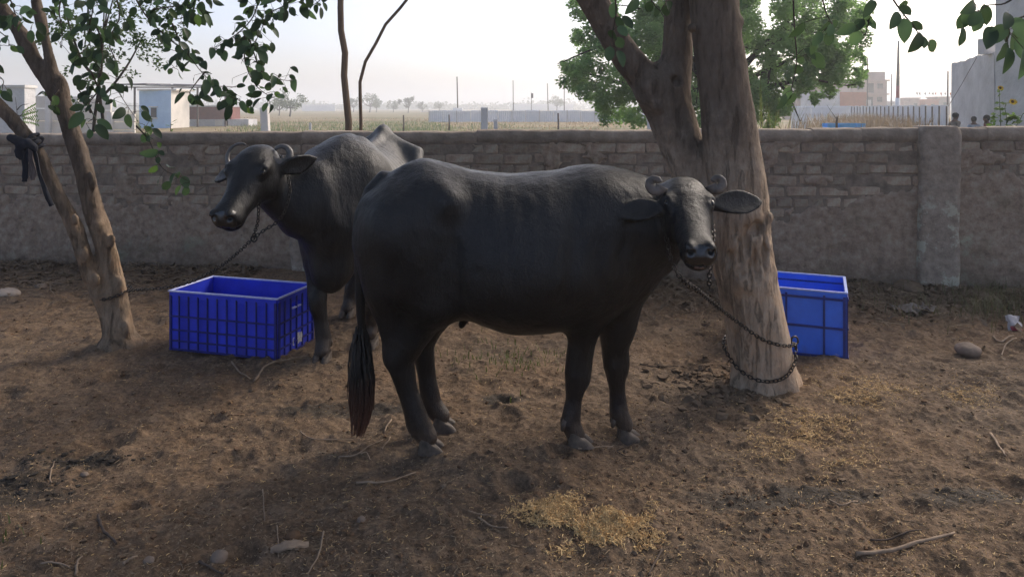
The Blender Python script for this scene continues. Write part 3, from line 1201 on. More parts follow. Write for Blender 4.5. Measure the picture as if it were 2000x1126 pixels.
def front_buffalo():
    torso = [(-.720, 1.02, .88, .03), (-.700, 1.09, .79, .08), (-.67, 1.155, .74, .13), (-.62, 1.225, .70, .19), (-.52, 1.285, .68, .235), (-.41, 1.318, .66, .262), (-.30, 1.298, .655, .28),
             (-.19, 1.268, .600, .315), (0, 1.247, .532, .352), (.19, 1.262, .528, .342), (.34, 1.280, .555, .30), (.45, 1.272, .585, .255), (.55, 1.235, .63, .205), (.63, 1.17, .70, .150), (.68, 1.08, .80, .08), (.70, 1.0, .88, .03)]
    oy = 3.5
    sp = dict(lo=(-.86, -.66, -.06), hi=(1.18, .46, 1.40), h=.0078, dust_sun=.0015, rib=.0013, e=2.2)
    sp['ells'] = [
        (.10, (-.46, -.14, .90), (.185, .125, .29), (0, .25, 0)), (.10, (-.46, .14, .90), (.185, .125, .29), (0, .25, 0)),
        (.10, (.40, -.16, .92), (.17, .10, .28), (0, .15, 0)), (.10, (.42, .15, .92), (.17, .10, .28), (0, .15, 0)),
        
        (.08, (-.66, -.09, 1.05), (.05, .05, .09), None), (.08, (-.66, .09, 1.05), (.05, .05, .09), None),
        (.12, (-.40, -.19, 1.03), (.15, .085, .14), None), (.12, (-.40, .19, 1.03), (.15, .085, .14), None),
        (.07, (.515, -.01, .60), (.085, .08, .165), (0, .15, 0)),
        (.12, (.05, -.16, .80), (.36, .20, .22), None), (.12, (.05, .16, .80), (.36, .20, .22), None),
        (.05, (-.10, .0, .62), (.12, .12, .05), None)]
    yn, yf = -.12, .11
    sp['chains'] = [
        ([(-.43, -.06, 1.235), (-.33, -.20, 1.185), (-.27, -.262, 1.150)], [.045, .048, .042], .085),
        ([(-.43, .06, 1.235), (-.33, .20, 1.185), (-.27, .262, 1.150)], [.045, .048, .042], .085),
        # near hind
        ([(-.50, yn, 1.0), (-.34, yn - .03, .70)], [.19, .125], .08),
        ([(-.62, yn, .92), (-.545, yn, .60), (-.530, yn, .455)], [.09, .072, .045], .07),
        ([(-.36, yn, .70), (-.47, yn, .50), (-.510, yn, .42), (-.472, yn, .27), (-.425, yn, .125), (-.385, yn, .065)], [.122, .076, .063, .046, .055, .047], .045),
        ([(-.55, yn, .47), (-.535, yn, .415)], [.03, .035], .03),
        # far hind
        ([(-.48, yf, 1.0), (-.30, yf + .03, .70)], [.19, .12], .08),
        ([(-.56, yf, .90), (-.47, yf, .60), (-.445, yf, .455)], [.09, .072, .045], .07),
        ([(-.30, yf, .70), (-.40, yf, .50), (-.435, yf, .42), (-.415, yf, .27), (-.388, yf, .125), (-.345, yf, .07)], [.118, .070, .060, .042, .050, .044], .045),
        # near front
        ([(.40, -.14, .86), (.345, -.115, .66), (.315, -.095, .48), (.300, -.085, .345), (.284, -.08, .22), (.268, -.08, .115), (.292, -.08, .06)], [.145, .092, .064, .060, .037, .047, .042], .06),
        ([(.325, -.085, .37), (.322, -.085, .32)], [.034, .034], .03),
        # far front
        ([(.46, .10, .86), (.475, .06, .66), (.482, .035, .48), (.492, .03, .345), (.500, .03, .22), (.508, .03, .115), (.535, .03, .06)], [.145, .090, .064, .060, .037, .047, .042], .06),
        ([(.515, .03, .37), (.515, .03, .32)], [.034, .034], .03),
        # neck
        ([(.42, 0, 1.02), (.60, -.05, 1.04), (.735, -.06, 1.075)], [.225, .185, .125], .12),
        ([(.56, -.02, .86), (.66, -.07, .95), (.755, -.14, 1.03)], [.155, .140, .098], .10),
        # tail
        ([(-.60, 0, 1.22), (-.660, -.02, 1.165), (-.692, -.05, 1.08), (-.706, -.07, .95), (-.702, -.07, .78), (-.698, -.06, .60), (-.695, -.05, .48)], [.042, .036, .031, .027, .024, .022, .018], .018),
        ([(-.20, -.02, .62), (-.235, -.02, .545)], [.03, .016], .03)]
    sp['face'] = (-.06, -1); sp['pitch'] = 26
    sp['poll'] = (.772, 3.36, 1.195)
    sp['ears'] = [((.885, 3.335, 1.125), (.93, .12, .05), (-.02, -.92, .38), .262, .062, .28),
                  ((.675, 3.255, 1.125), (-.90, -.10, -.10), (.15, -.85, .5), .235, .054, .28)]
    # horns: tight flat curls
    sp['horns'] = [((.915, 3.33, 1.222), (1, .0, .0), (0, .12, 1), -165, 165, .029, .019, .0295, .015, 0.55, .010),
                   ((.628, 3.265, 1.224), (-1, .15, 0), (0, .12, 1), -165, 165, .029, .019, .0295, .015, 0.55, -.010)]
    sp['horn_m'] = HORN_PALE
    z = lambda x, y: g1(x, y)
    hv = []
    for x, y in ((-.385, 3.38), (-.345, 3.61), (.292, 3.42), (.535, 3.53)):
        hv.append(((x + .02, y, z(x, y)), (1, -.05)))
    sp['hooves'] = hv
    sp['lip'] = True
    sp['tuft'] = [(-.702, 3.455, .56), (-.703, 3.455, .42), (-.700, 3.452, .28), (-.700, 3.45, .14), (-.712, 3.448, .045)]
    return buffalo("buffalo", "glossy black buffalo standing broadside in front with its head turned to face the camera", (0, oy), 0.0, torso, sp)


def rear_buffalo():
    torso = [(-.72, 1.08, .88, .03), (-.69, 1.16, .78, .09), (-.62, 1.25, .72, .17), (-.52, 1.325, .68, .225), (-.41, 1.375, .64, .25), (-.3, 1.335, .60, .27), (-.15, 1.295, .55, .33), (0, 1.285, .53, .365),
             (.18, 1.32, .53, .345), (.31, 1.372, .55, .29), (.42, 1.36, .575, .25), (.52, 1.30, .57, .225), (.61, 1.20, .58, .19), (.68, 1.06, .65, .13), (.72, .95, .75, .06)]
    h = np.array((-.13, -.99)); h /= np.linalg.norm(h)
    rz = math.atan2(h[1], h[0])
    org = (-1.02, 5.17)
    l = np.array((-h[1], h[0]))

    def A(p):                                  # world -> animal frame
        d = np.array((p[0] - org[0], p[1] - org[1]))
        return np.array((d @ h, d @ l, p[2]))
    sp = dict(lo=(-.86, -.72, -.06), hi=(1.30, .55, 1.48), h=.009, dust_sun=.048, rib=.0042, e=2.1, etop=1.75)
    sp['ells'] = [
        (.10, (-.47, -.15, .92), (.20, .13, .30), (0, .25, 0)), (.10, (-.47, .15, .92), (.20, .13, .30), (0, .25, 0)),
        (.09, (.40, -.19, .98), (.17, .09, .30), (0, .15, 0)), (.09, (.40, .19, .98), (.17, .09, .30), (0, .15, 0)),
                (.06, (-.42, 0, 1.385), (.06, .035, .045), None),
        (.10, (.62, 0, .62), (.11, .14, .19), (0, -.2, 0)),
        (.12, (.05, -.18, .82), (.36, .20, .24), None), (.12, (.05, .18, .82), (.36, .20, .24), None)]
    a_h, b_h, c_h = A((-1.17, 4.60, 0)), A((-.94, 4.94, 0)), A((-1.225, 5.55, 0))
    d_h = np.array((-.55, .20, 0))

    def leg_front(hp, elbow, top):
        knee = elbow * .42 + hp * .58; knee[2] = .35
        knee = knee + np.array((.03, 0, 0))
        fet = hp + np.array((-.03, 0, .115))
        mid = (elbow + knee) / 2
        can = (knee + fet) / 2
        sp['chains'].append(([top, elbow, mid, knee, can, fet, hp + np.array((0, 0, .06))], [.15, .095, .066, .058, .043, .048, .045], .07))
        sp['chains'].append(([knee + np.array((.025, 0, .03)), knee + np.array((.022, 0, -.03))], [.035, .035], .03))

    def leg_hind(hp, stifle, hock, hip):
        fet = hp + np.array((-.045, 0, .12))
        sp['chains'].append(([hip, stifle], [.18, .12], .08))
        sp['chains'].append(([stifle, (stifle + hock) / 2, hock, (hock + fet) / 2, fet, hp + np.array((0, 0, .06))], [.115, .07, .057, .044, .048, .045], .05))
    sp['chains'] = [
        ([(.40, 0, 1.10), A((-1.20, 4.58, 1.06)), A((-1.37, 4.50, 1.10))], [.235, .195, .125], .12),
        ([(.55, 0, .84), A((-1.26, 4.50, .92)), A((-1.42, 4.42, 1.04))], [.19, .155, .10], .10),
        # spine ridge, shoulder blades, hip ridges
        ([(.36, 0, 1.355), (.0, 0, 1.275), (-.25, 0, 1.315), (-.42, 0, 1.385)], [.02, .018, .02, .022], .05),
        ([(.34, .09, 1.33), (.42, .22, 1.16), (.50, .27, .98)], [.026, .030, .034], .05),
        ([(.34, -.09, 1.33), (.42, -.22, 1.16), (.50, -.27, .98)], [.026, .030, .034], .05),
        ([(-.42, 0, 1.36), (-.40, .15, 1.285), (-.36, .275, 1.225), (-.25, .30, 1.12)], [.02, .03, .05, .045], .07),
        ([(-.42, 0, 1.36), (-.40, -.15, 1.285), (-.36, -.275, 1.225), (-.25, -.30, 1.12)], [.02, .03, .05, .045], .07),
        ([(-.60, 0, 1.26), (-.70, 0, 1.18), (-.76, 0, 1.0), (-.755, 0, .6)], [.045, .04, .032, .02], .04)]
    leg_front(a_h, np.array((.46, -.17, .66)), np.array((.43, -.16, .88)))
    leg_front(b_h, np.array((.36, .19, .66)), np.array((.40, .17, .88)))
    leg_hind(c_h, np.array((-.42, -.19, .70)), np.array((c_h[0] - .06, -.21, .43)), np.array((-.52, -.16, 1.0)))
    leg_hind(d_h, np.array((-.36, .19, .70)), np.array((-.62, .2, .43)), np.array((-.5, .16, 1.0)))
    sp['face'] = (-.24, -.97); sp['pitch'] = 42
    sp['poll'] = (-1.478, 4.34, 1.285)
    sp['hs'] = (1.02, 1.22, 1.20)
    sp['ears'] = [((-1.375, 4.30, 1.20), (.88, .50, .22), (.30, -.80, -.25), .27, .060, .30),
                  ((-1.60, 4.40, 1.19), (-.85, .45, -.25), (-.1, -.7, .6), .25, .058, .30)]
    sp['horns'] = [((-1.340, 4.32, 1.292), (1, .25, .12), (-.15, .1, 1), -165, 140, .058, .042, .036, .011, .8, -.03),
                   ((-1.620, 4.40, 1.275), (-1, .2, .05), (.1, .15, 1), -150, 110, .080, .075, .026, .006, .9, .03)]
    sp['hooves'] = []
    zz = lambda p: g1(p[0], p[1])
    for p in ((-1.17, 4.60), (-.94, 4.94), (-1.225, 5.55)):
        sp['hooves'].append(((p[0] - .0, p[1] - .02, zz(p)), (h[0], h[1])))
    dw = np.array(org) + h * d_h[0] + l * d_h[1]
    sp['hooves'].append(((dw[0], dw[1], zz(dw)), (h[0], h[1])))
    sp['fold'] = .72
    return buffalo("buffalo", "thin bony buffalo behind beside the wall with its head turned to the left", org, rz, torso, sp)


FB, FBL, FBH = front_buffalo()
RB, RBL, RBH = rear_buffalo()


# ------------------------------------------------------------------ the two trees in the yard
def bark_material(name, c_dark, c_mid, c_light, warm, zt=1.02):
    t = NT(name)
    v = t.mapv((1, 1, .30))
    a = t.noise(7, 8, .7)
    b = t.noise(26, 8, .72, vec=v)
    c = t.ramp(b, [(.28, c_dark), (.5, c_mid), (.74, c_light)])
    w = t.ramp(a, [(.45, (0, 0, 0)), (.62, (1, 1, 1))])
    c = t.mix(t.math('MULTIPLY', w, .55), c, warm)
    stain = t.ramp(t.noise(3.2, 6, .65), [(.55, (0, 0, 0)), (.66, (1, 1, 1))])
    c = t.mix(t.math('MULTIPLY', stain, .6), c, tuple(q * .42 for q in c_mid))
    cr = t.ramp(t.noise(15, 7, .75, vec=t.mapv((1, 1, .13)), dist=.6), [(.40, (.0, .0, .0)), (.455, (1, 1, 1))])
    c = t.mix(1.0, c, t.mix(.36, (1.0, 1.0, 1.0), cr), 'MULTIPLY')
    # bark greys with height, and shade on the upper trunk is painted in
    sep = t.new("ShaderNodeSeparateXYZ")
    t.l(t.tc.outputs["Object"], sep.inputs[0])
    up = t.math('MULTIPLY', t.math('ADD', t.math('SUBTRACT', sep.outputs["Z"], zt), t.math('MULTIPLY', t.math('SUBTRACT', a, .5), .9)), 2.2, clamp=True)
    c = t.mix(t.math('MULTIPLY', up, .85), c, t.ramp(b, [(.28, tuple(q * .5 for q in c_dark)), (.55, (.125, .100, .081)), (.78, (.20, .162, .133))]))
    t.color(c)
    t.set(Roughness=.92)
    t.b.inputs["Specular IOR Level"].default_value = .15
    h = t.math('ADD', t.math('MULTIPLY', t.noise(60, 8, .75, vec=v), .6), t.math('ADD', t.math('ADD', b, t.math('MULTIPLY', cr, .5)), t.math('MULTIPLY', a, .6)))
    t.bump(h, .9, .014)
    return t.m


def leaf_mesh(name, mat, L=.115, W=.062, fold=.22, droop=.25, tip=.10, lob=0.0):
    """a broad pointed leaf; stalk end at the origin, blade along +X"""
    ts = [0, .05, .13, .24, .37, .50, .63, .75, .85, .93, 1.0]
    ws = [.04, .38, .66, .88, .98, 1.0, .93, .77, .54, .27, 0]
    V = [(-.22 * L, 0, .01 * L)]
    rows = []
    for t, w in zip(ts, ws):
        z = -droop * L * t * t
        hw = w * W / 2
        r = []
        for q in (-1, 0, 1):
            r.append(len(V))
            V.append((t * L, q * hw, z + abs(q) * hw * fold + lob * math.sin(t * 9 + q * 2) * .02 * L))
        rows.append(r)
    Fq = []
    for a, b in zip(rows[:-1], rows[1:]):
        for k in range(2):
            Fq.append((a[k], b[k], b[k + 1], a[k + 1]))
    # stalk
    n = len(V)
    V += [(-.22 * L, .0014, 0), (0, .0014, 0), (0, -.0014, 0), (-.22 * L, -.0014, 0)]
    Fq.append((n, n + 1, n + 2, n + 3))
    return make_mesh(name, np.array(V), np.array(Fq), mat, True)


def leaf_frame(direction, normal):
    return frame_matrix(direction, normal)


def scatter_crown(name, mat, root, blobs, count, L, W, seed, frame_guard=True, parent_loc=(0, 0, 0), clump=None):
    """many leaf-sized faces filling several rounded volumes; leaves whose place would fall inside the picture are left out"""
    r = np.random.default_rng(seed)
    tot = sum(b[3] * b[4] * b[5] for b in blobs)
    Pt = []
    for (cx, cy, cz, rx, ry, rz) in blobs:
        n = int(count * rx * ry * rz / tot)
        if clump:
            nc = max(3, n // clump)
            d = r.normal(size=(nc, 3)); d /= np.linalg.norm(d, axis=1)[:, None]
            d *= r.random((nc, 1)) ** .42
            cc = np.array((cx, cy, cz)) + d * np.array((rx, ry, rz))
            p = cc[r.integers(nc, size=n)] + r.normal(0, .085 * (rx + ry + rz) / 3, (n, 3))
        else:
            d = r.normal(size=(n, 3)); d /= np.linalg.norm(d, axis=1)[:, None]
            p = np.array((cx, cy, cz)) + d * (r.random((n, 1)) ** .4) * np.array((rx, ry, rz))
        Pt.append(p)
    p = np.concatenate(Pt)
    if frame_guard:
        p = p[p[:, 2] > EYE + .165 * np.maximum(p[:, 1], 0) + .12]
    n = len(p)
    d = r.normal(size=(n, 3)); d[:, 2] = d[:, 2] * .5 - .45
    d /= np.linalg.norm(d, axis=1)[:, None]
    nn = r.normal(size=(n, 3)); nn[:, 2] += .9
    s = np.cross(nn, d); s /= np.linalg.norm(s, axis=1)[:, None] + 1e-9
    up = np.cross(d, s)
    l = (L * r.uniform(.7, 1.25, n))[:, None]; w = (W * r.uniform(.7, 1.25, n))[:, None]
    p = p - np.array(parent_loc)
    V = np.stack([p, p + d * l * .35 + s * w * .5 + up * w * .1, p + d * l - up * w * .15, p + d * l * .35 - s * w * .5 + up * w * .1, p + d * l * .5 - up * 0], 1)
    base = np.arange(n)[:, None] * 5
    T = np.concatenate([base + np.array([[0, 1, 4]]), base + np.array([[1, 2, 4]]), base + np.array([[2, 3, 4]]), base + np.array([[3, 0, 4]])])
    o = bpy.data.objects.new(name, make_mesh(name, V.reshape(-1, 3), T, mat, False))
    link(o, root)
    o["kind"] = "stuff"
    return o


LEAF = leaf_mat("broad_leaf", (.058, .100, .056), (.096, .152, .078), .42, rnd=(.5, 1.45), tint=(1.12, 1.22, .82))
LEAF_Y = leaf_mat("young_leaf", (.11, .19, .06), (.16, .24, .08), .45)
LEAVES = [leaf_mesh("leaf", LEAF, .112, .064), leaf_mesh("leaf", LEAF, .10, .060, .12, .12), leaf_mesh("leaf", LEAF, .122, .066, .34, .4), leaf_mesh("leaf", LEAF, .092, .060, .18, .2, lob=1.0)]
LEAVES_Y = [leaf_mesh("leaf", LEAF_Y, .095, .055, .3, .2)]
TWIG = simple("twig_bark", (.085, .066, .05), (.04, .03, .023), .9, 20, .5, 90, .004)


def put_leaf(root, p, d, nrm, s, meshes):
    o = bpy.data.objects.new("leaf", meshes[int(rng.integers(len(meshes)))])
    m = leaf_frame(d, nrm).to_4x4()
    o.matrix_local = Matrix.Translation([float(q) for q in p]) @ m @ Matrix.Diagonal((s, s * rng.uniform(.85, 1.1), s, 1))
    link(o, root)
    return o


def px_path(lst, d):
    """photo pixels (+ distance) -> world path"""
    out = []
    for i, q in enumerate(lst):
        dd = q[2] if len(q) > 2 else d
        out.append(P(q[0], q[1], dd))
    return np.array(out)


def trunk_field(name, lo, hi, h, chains, mat, root, subs=(), bark=.010, scars=(), rough=None):
    f = Field(lo, hi, h)
    for pts, rad, k in chains:
        sp_ = smooth_path(pts, 40)
        t = np.linspace(0, 1, len(rad))
        rr = np.interp(np.linspace(0, 1, 40), t, rad)
        f.chain(sp_, rr, k)
    for c, r, k, rot in scars:
        f.ell(c, r, k, np.array(Euler(rot).to_matrix()) if rot else None)
    for c, r, k, rot in subs:
        f.ell(c, r, k, np.array(Euler(rot).to_matrix()) if rot else None, sub=True)
    V, Q = f.mesh(1)
    N = normals(V, Q)
    d = bark * fbm(V * np.array((1, 1, .55)), 5.5, 3, 3) + bark * .45 * fbm(V * np.array((1, 1, .35)), 21, 7, 3) + .0016 * fbm(V, 70, 8, 2)
    if rough is not None:
        m = np.exp(-(np.linalg.norm((V - rough[0]) / rough[1], axis=1)) ** 2)
        rg = fbm(V * np.array((1, 1, .4)), 26, 12, 4, .65)
        d = d + m * (-.010 * np.abs(rg) + .008 * fbm(V * np.array((1, 1, .3)), 55, 14, 2))
    V = V + N * d[:, None]
    o = bpy.data.objects.new(name, make_mesh(name, V - np.array(root.location), Q, mat, True))
    link(o, root)
    return o


def pxr(lst, d):
    """rows (px, py, r_px[, d]) -> world points and radii"""
    pts, rad = [], []
    for q in lst:
        dd = q[3] if len(q) > 3 else d
        pts.append(P(q[0], q[1], dd)); rad.append(q[2] / F * dd)
    return pts, rad


def right_tree():
    d = 4.15
    base = P(1494, 757, d)
    root = empty("tree", (base[0], base[1], g1(base[0], base[1])), "big leaning tree with a thick forked grey trunk and a chain round its foot", "tree")
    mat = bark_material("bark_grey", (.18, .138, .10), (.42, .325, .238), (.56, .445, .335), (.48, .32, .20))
    main = pxr([(1500, 790, 62), (1496, 757, 60), (1487, 700, 57.5), (1468, 600, 57), (1452, 500, 57), (1442, 400, 57), (1430, 300, 53), (1424, 250, 50), (1411, 150, 48), (1399, 50, 48.5), (1392, -60, 46), (1384, -170, 44)], d)
    sec = pxr([(1432, 520, 34, 4.18), (1398, 430, 42, 4.24), (1368, 370, 40, 4.30), (1347, 320, 40, 4.33), (1330, 280, 41, 4.35), (1309, 220, 43, 4.36), (1297, 178, 46, 4.36)], d)
    la = pxr([(1298, 185, 42, 4.36), (1315, 140, 32, 4.36), (1323, 100, 28, 4.36), (1325, 40, 27, 4.36), (1328, -60, 26, 4.36), (1334, -170, 25, 4.36)], d)
    lb = pxr([(1290, 190, 38, 4.36), (1262, 155, 31, 4.34), (1225, 112, 28, 4.32), (1192, 62, 29, 4.30), (1160, 5, 31, 4.28), (1125, -60, 30, 4.26), (1085, -150, 28, 4.24)], d)
    lo = (base[0] - 1.45, 3.80, -.12); hi = (base[0] + .40, 4.70, 2.72)
    subs, scars = [], []
    # gouged, healing wound on the main trunk above the chain
    for (px, py, rx, rz, dep) in ((1480, 446, 14, 17, .045), (1458, 470, 7, 32, .022), (1429, 508, 6, 18, .030), (1474, 512, 5, 34, .02), (1493, 492, 5, 40, .02), (1445, 492, 4, 30, .018)):
        c = P(px, py, d - 57 / F * d + .012)
        c[1] = math.sqrt(max(.0, (57.0 / F * d) ** 2 - (c[0] - P(1448, 470, d)[0]) ** 2)) * -1 + d
        subs.append((c, (rx / F * d, dep * 1.25, rz / F * d), .010, None))
    for (px, py, r) in ((1448, 418, 16), (1470, 545, 12), (1440, 545, 10), (1495, 530, 9), (1432, 470, 9), (1462, 490, 9), (1466, 440, 8), (1487, 420, 10), (1420, 500, 8), (1484, 470, 7)):
        c = P(px, py, d)
        c[1] = d - math.sqrt(max(.0, (56.0 / F * d) ** 2 - (c[0] - P(1450, 480, d)[0]) ** 2)) + .012
        scars.append((c, (r / F * d * 1.2, r / F * d * .75, r / F * d), .04, None))
    for (px, py, r, dd) in ((1265, 182, 20, 4.27), (1283, 205, 10, 4.25), (1276, 165, 12, 4.24), (1352, 55, 8, 4.05), (1447, 42, 6, 4.10), (1448, 128, 6, 4.1)):
        scars.append((P(px, py, dd), (r / F * dd,) * 3, .05, None))
    subs.append((P(1252, 190, 4.22), (.035, .03, .045), .03, None))
    subs.append((P(1318, 160, 4.26), (.03, .03, .03), .03, None))
    for a in (0, 1.1, 2.4, 3.4, 4.3, 5.3):
        c = np.array((base[0] + .15 * math.cos(a), base[1] + .15 * math.sin(a), .02))
        scars.append((c, (.05, .05, .06), .06, None))
    trunk_field("trunk", lo, hi, .0105, [(main[0], main[1], .02), (sec[0], sec[1], .06), (la[0], la[1], .05), (lb[0], lb[1], .05)], mat, root, subs, .007, scars, (P(1470, 480, d) + np.array((0, -.12, 0)), np.array((.15, .25, .24))))
    # limbs above the picture
    off = np.array(root.location)
    def limb(pts, rad):
        m = MB()
        m.tube(smooth_path(np.array(pts) - off, 14), np.interp(np.linspace(0, 1, 14), np.linspace(0, 1, len(rad)), rad), 9)
        m.build("limb", mat, root, True)
    a = main[0][-1]; limb([a - np.array((0, 0, .25)), a, a + np.array((.2, -.2, .9)), a + np.array((.7, -.5, 2.0))], [.125, .12, .09, .05])
    b = la[0][-1]; limb([b - np.array((0, 0, .25)), b, b + np.array((-.1, .4, .9)), b + np.array((-.2, .9, 1.9))], [.072, .07, .055, .03])
    c = lb[0][-1]; limb([c - np.array((-.13, -.02, .25)), c, c + np.array((-.55, -.1, .8)), c + np.array((-1.3, -.3, 1.6))], [.08, .078, .06, .03])
    # hanging sprays of large leaves at the upper right and before the fork
    sprays = [
        ([(1200, -20), (1203, 25), (1196, 70), (1200, 92)], 3.6, [(1197, 22), (1218, 62), (1212, 48), (1196, 72), (1212, 86), (1190, 108), (1214, 112), (1228, 44)], 1.0),
        ([(1262, -20), (1278, 10), (1290, 22)], 3.6, [(1266, 18), (1284, 28), (1300, 26), (1238, 10), (1310, 14)], 1.0),
        ([(1735, -15), (1760, 22), (1785, 52), (1800, 76), (1815, 90)], 3.3, [(1762, 13), (1772, 22), (1750, 38), (1767, 54), (1797, 54), (1794, 80), (1806, 86), (1822, 92)], 1.0),
        ([(1990, -10), (1960, 8), (1932, 10), (1912, 22)], 3.1, [(1898, 14), (1890, 36), (1908, 52), (1926, 30), (1880, 75), (1902, 40), (1880, 44)], 1.05),
        ([(2010, 30), (1990, 36), (1975, 45), (1968, 62)], 3.0, [(1970, 40), (1950, 66), (1968, 72), (1995, 55), (1985, 78), (1972, 118), (1958, 108), (1998, 98), (1935, 70), (2004, 120)], 1.15),
        ([(1702, -20), (1700, 20), (1697, 42), (1690, 70)], 3.4, [(1700, 14), (1708, 50), (1690, 46), (1676, 50), (1668, 78), (1655, 58)], 1.05),
        ([(1600, -30), (1612, 20), (1625, 48)], 3.5, [(1610, 56), (1622, 62), (1596, 78), (1618, 80), (1632, 52), (1560, 60), (1588, 98)], 1.0),
        ([(1548, -30), (1552, 60), (1556, 120), (1545, 178)], 3.6, [(1560, 140), (1536, 186), (1530, 200), (1546, 196), (1566, 120), (1585, 105), (1598, 118)], 1.0),
    ]
    for path, dd, lv, s in sprays:
        pw = px_path(path, dd)
        m = MB()
        m.tube(smooth_path(pw - off, 12), np.linspace(.005, .0018, 12), 5)
        # up to the crown
        top = pw[0] + np.array((rng.uniform(-.1, .1), rng.uniform(.1, .4), 1.2))
        m.tube(smooth_path(np.array([pw[0], (pw[0] + top) / 2 + np.array((.05, 0, 0)), top]) - off, 6), np.linspace(.005, .012, 6), 5)
        sp_ = smooth_path(pw, 40)
        for (lx, ly) in lv:
            c = P(lx, ly, dd + rng.uniform(-.08, .08))
            k = int(np.argmin(np.linalg.norm(sp_ - c, axis=1)))
            j = sp_[k]
            v = c - j
            dirn = v / (np.linalg.norm(v) + 1e-6) * .6 + np.array((rng.uniform(-.3, .3), rng.uniform(-.3, .2), -.55))
            dirn /= np.linalg.norm(dirn)
            st = c - dirn * .045 * s
            m.tube([j - off, (j + st) / 2 - off + np.array((0, 0, .004)), st - off], .0016, 4, cap=False)
            nr = np.array((rng.uniform(-.6, .6), -1.0, rng.uniform(-.2, .7)))
            put_leaf(root, st - off, dirn, nr, .78 * s * rng.uniform(.85, 1.1), LEAVES)
        m.build("twig", TWIG, root, True)
    scatter_crown("crown", LEAF, root, [(1.3, 3.4, 4.9, 2.6, 2.4, 1.3), (3.4, 3.0, 4.6, 2.2, 2.2, 1.2), (-.6, 3.0, 4.9, 2.0, 2.4, 1.2), (1.4, 5.4, 5.2, 2.4, 1.8, 1.2)], CROWN_R, .15, .09, 5, parent_loc=off)
    return root


CROWN_R = 5000
CROWN_L = 3600


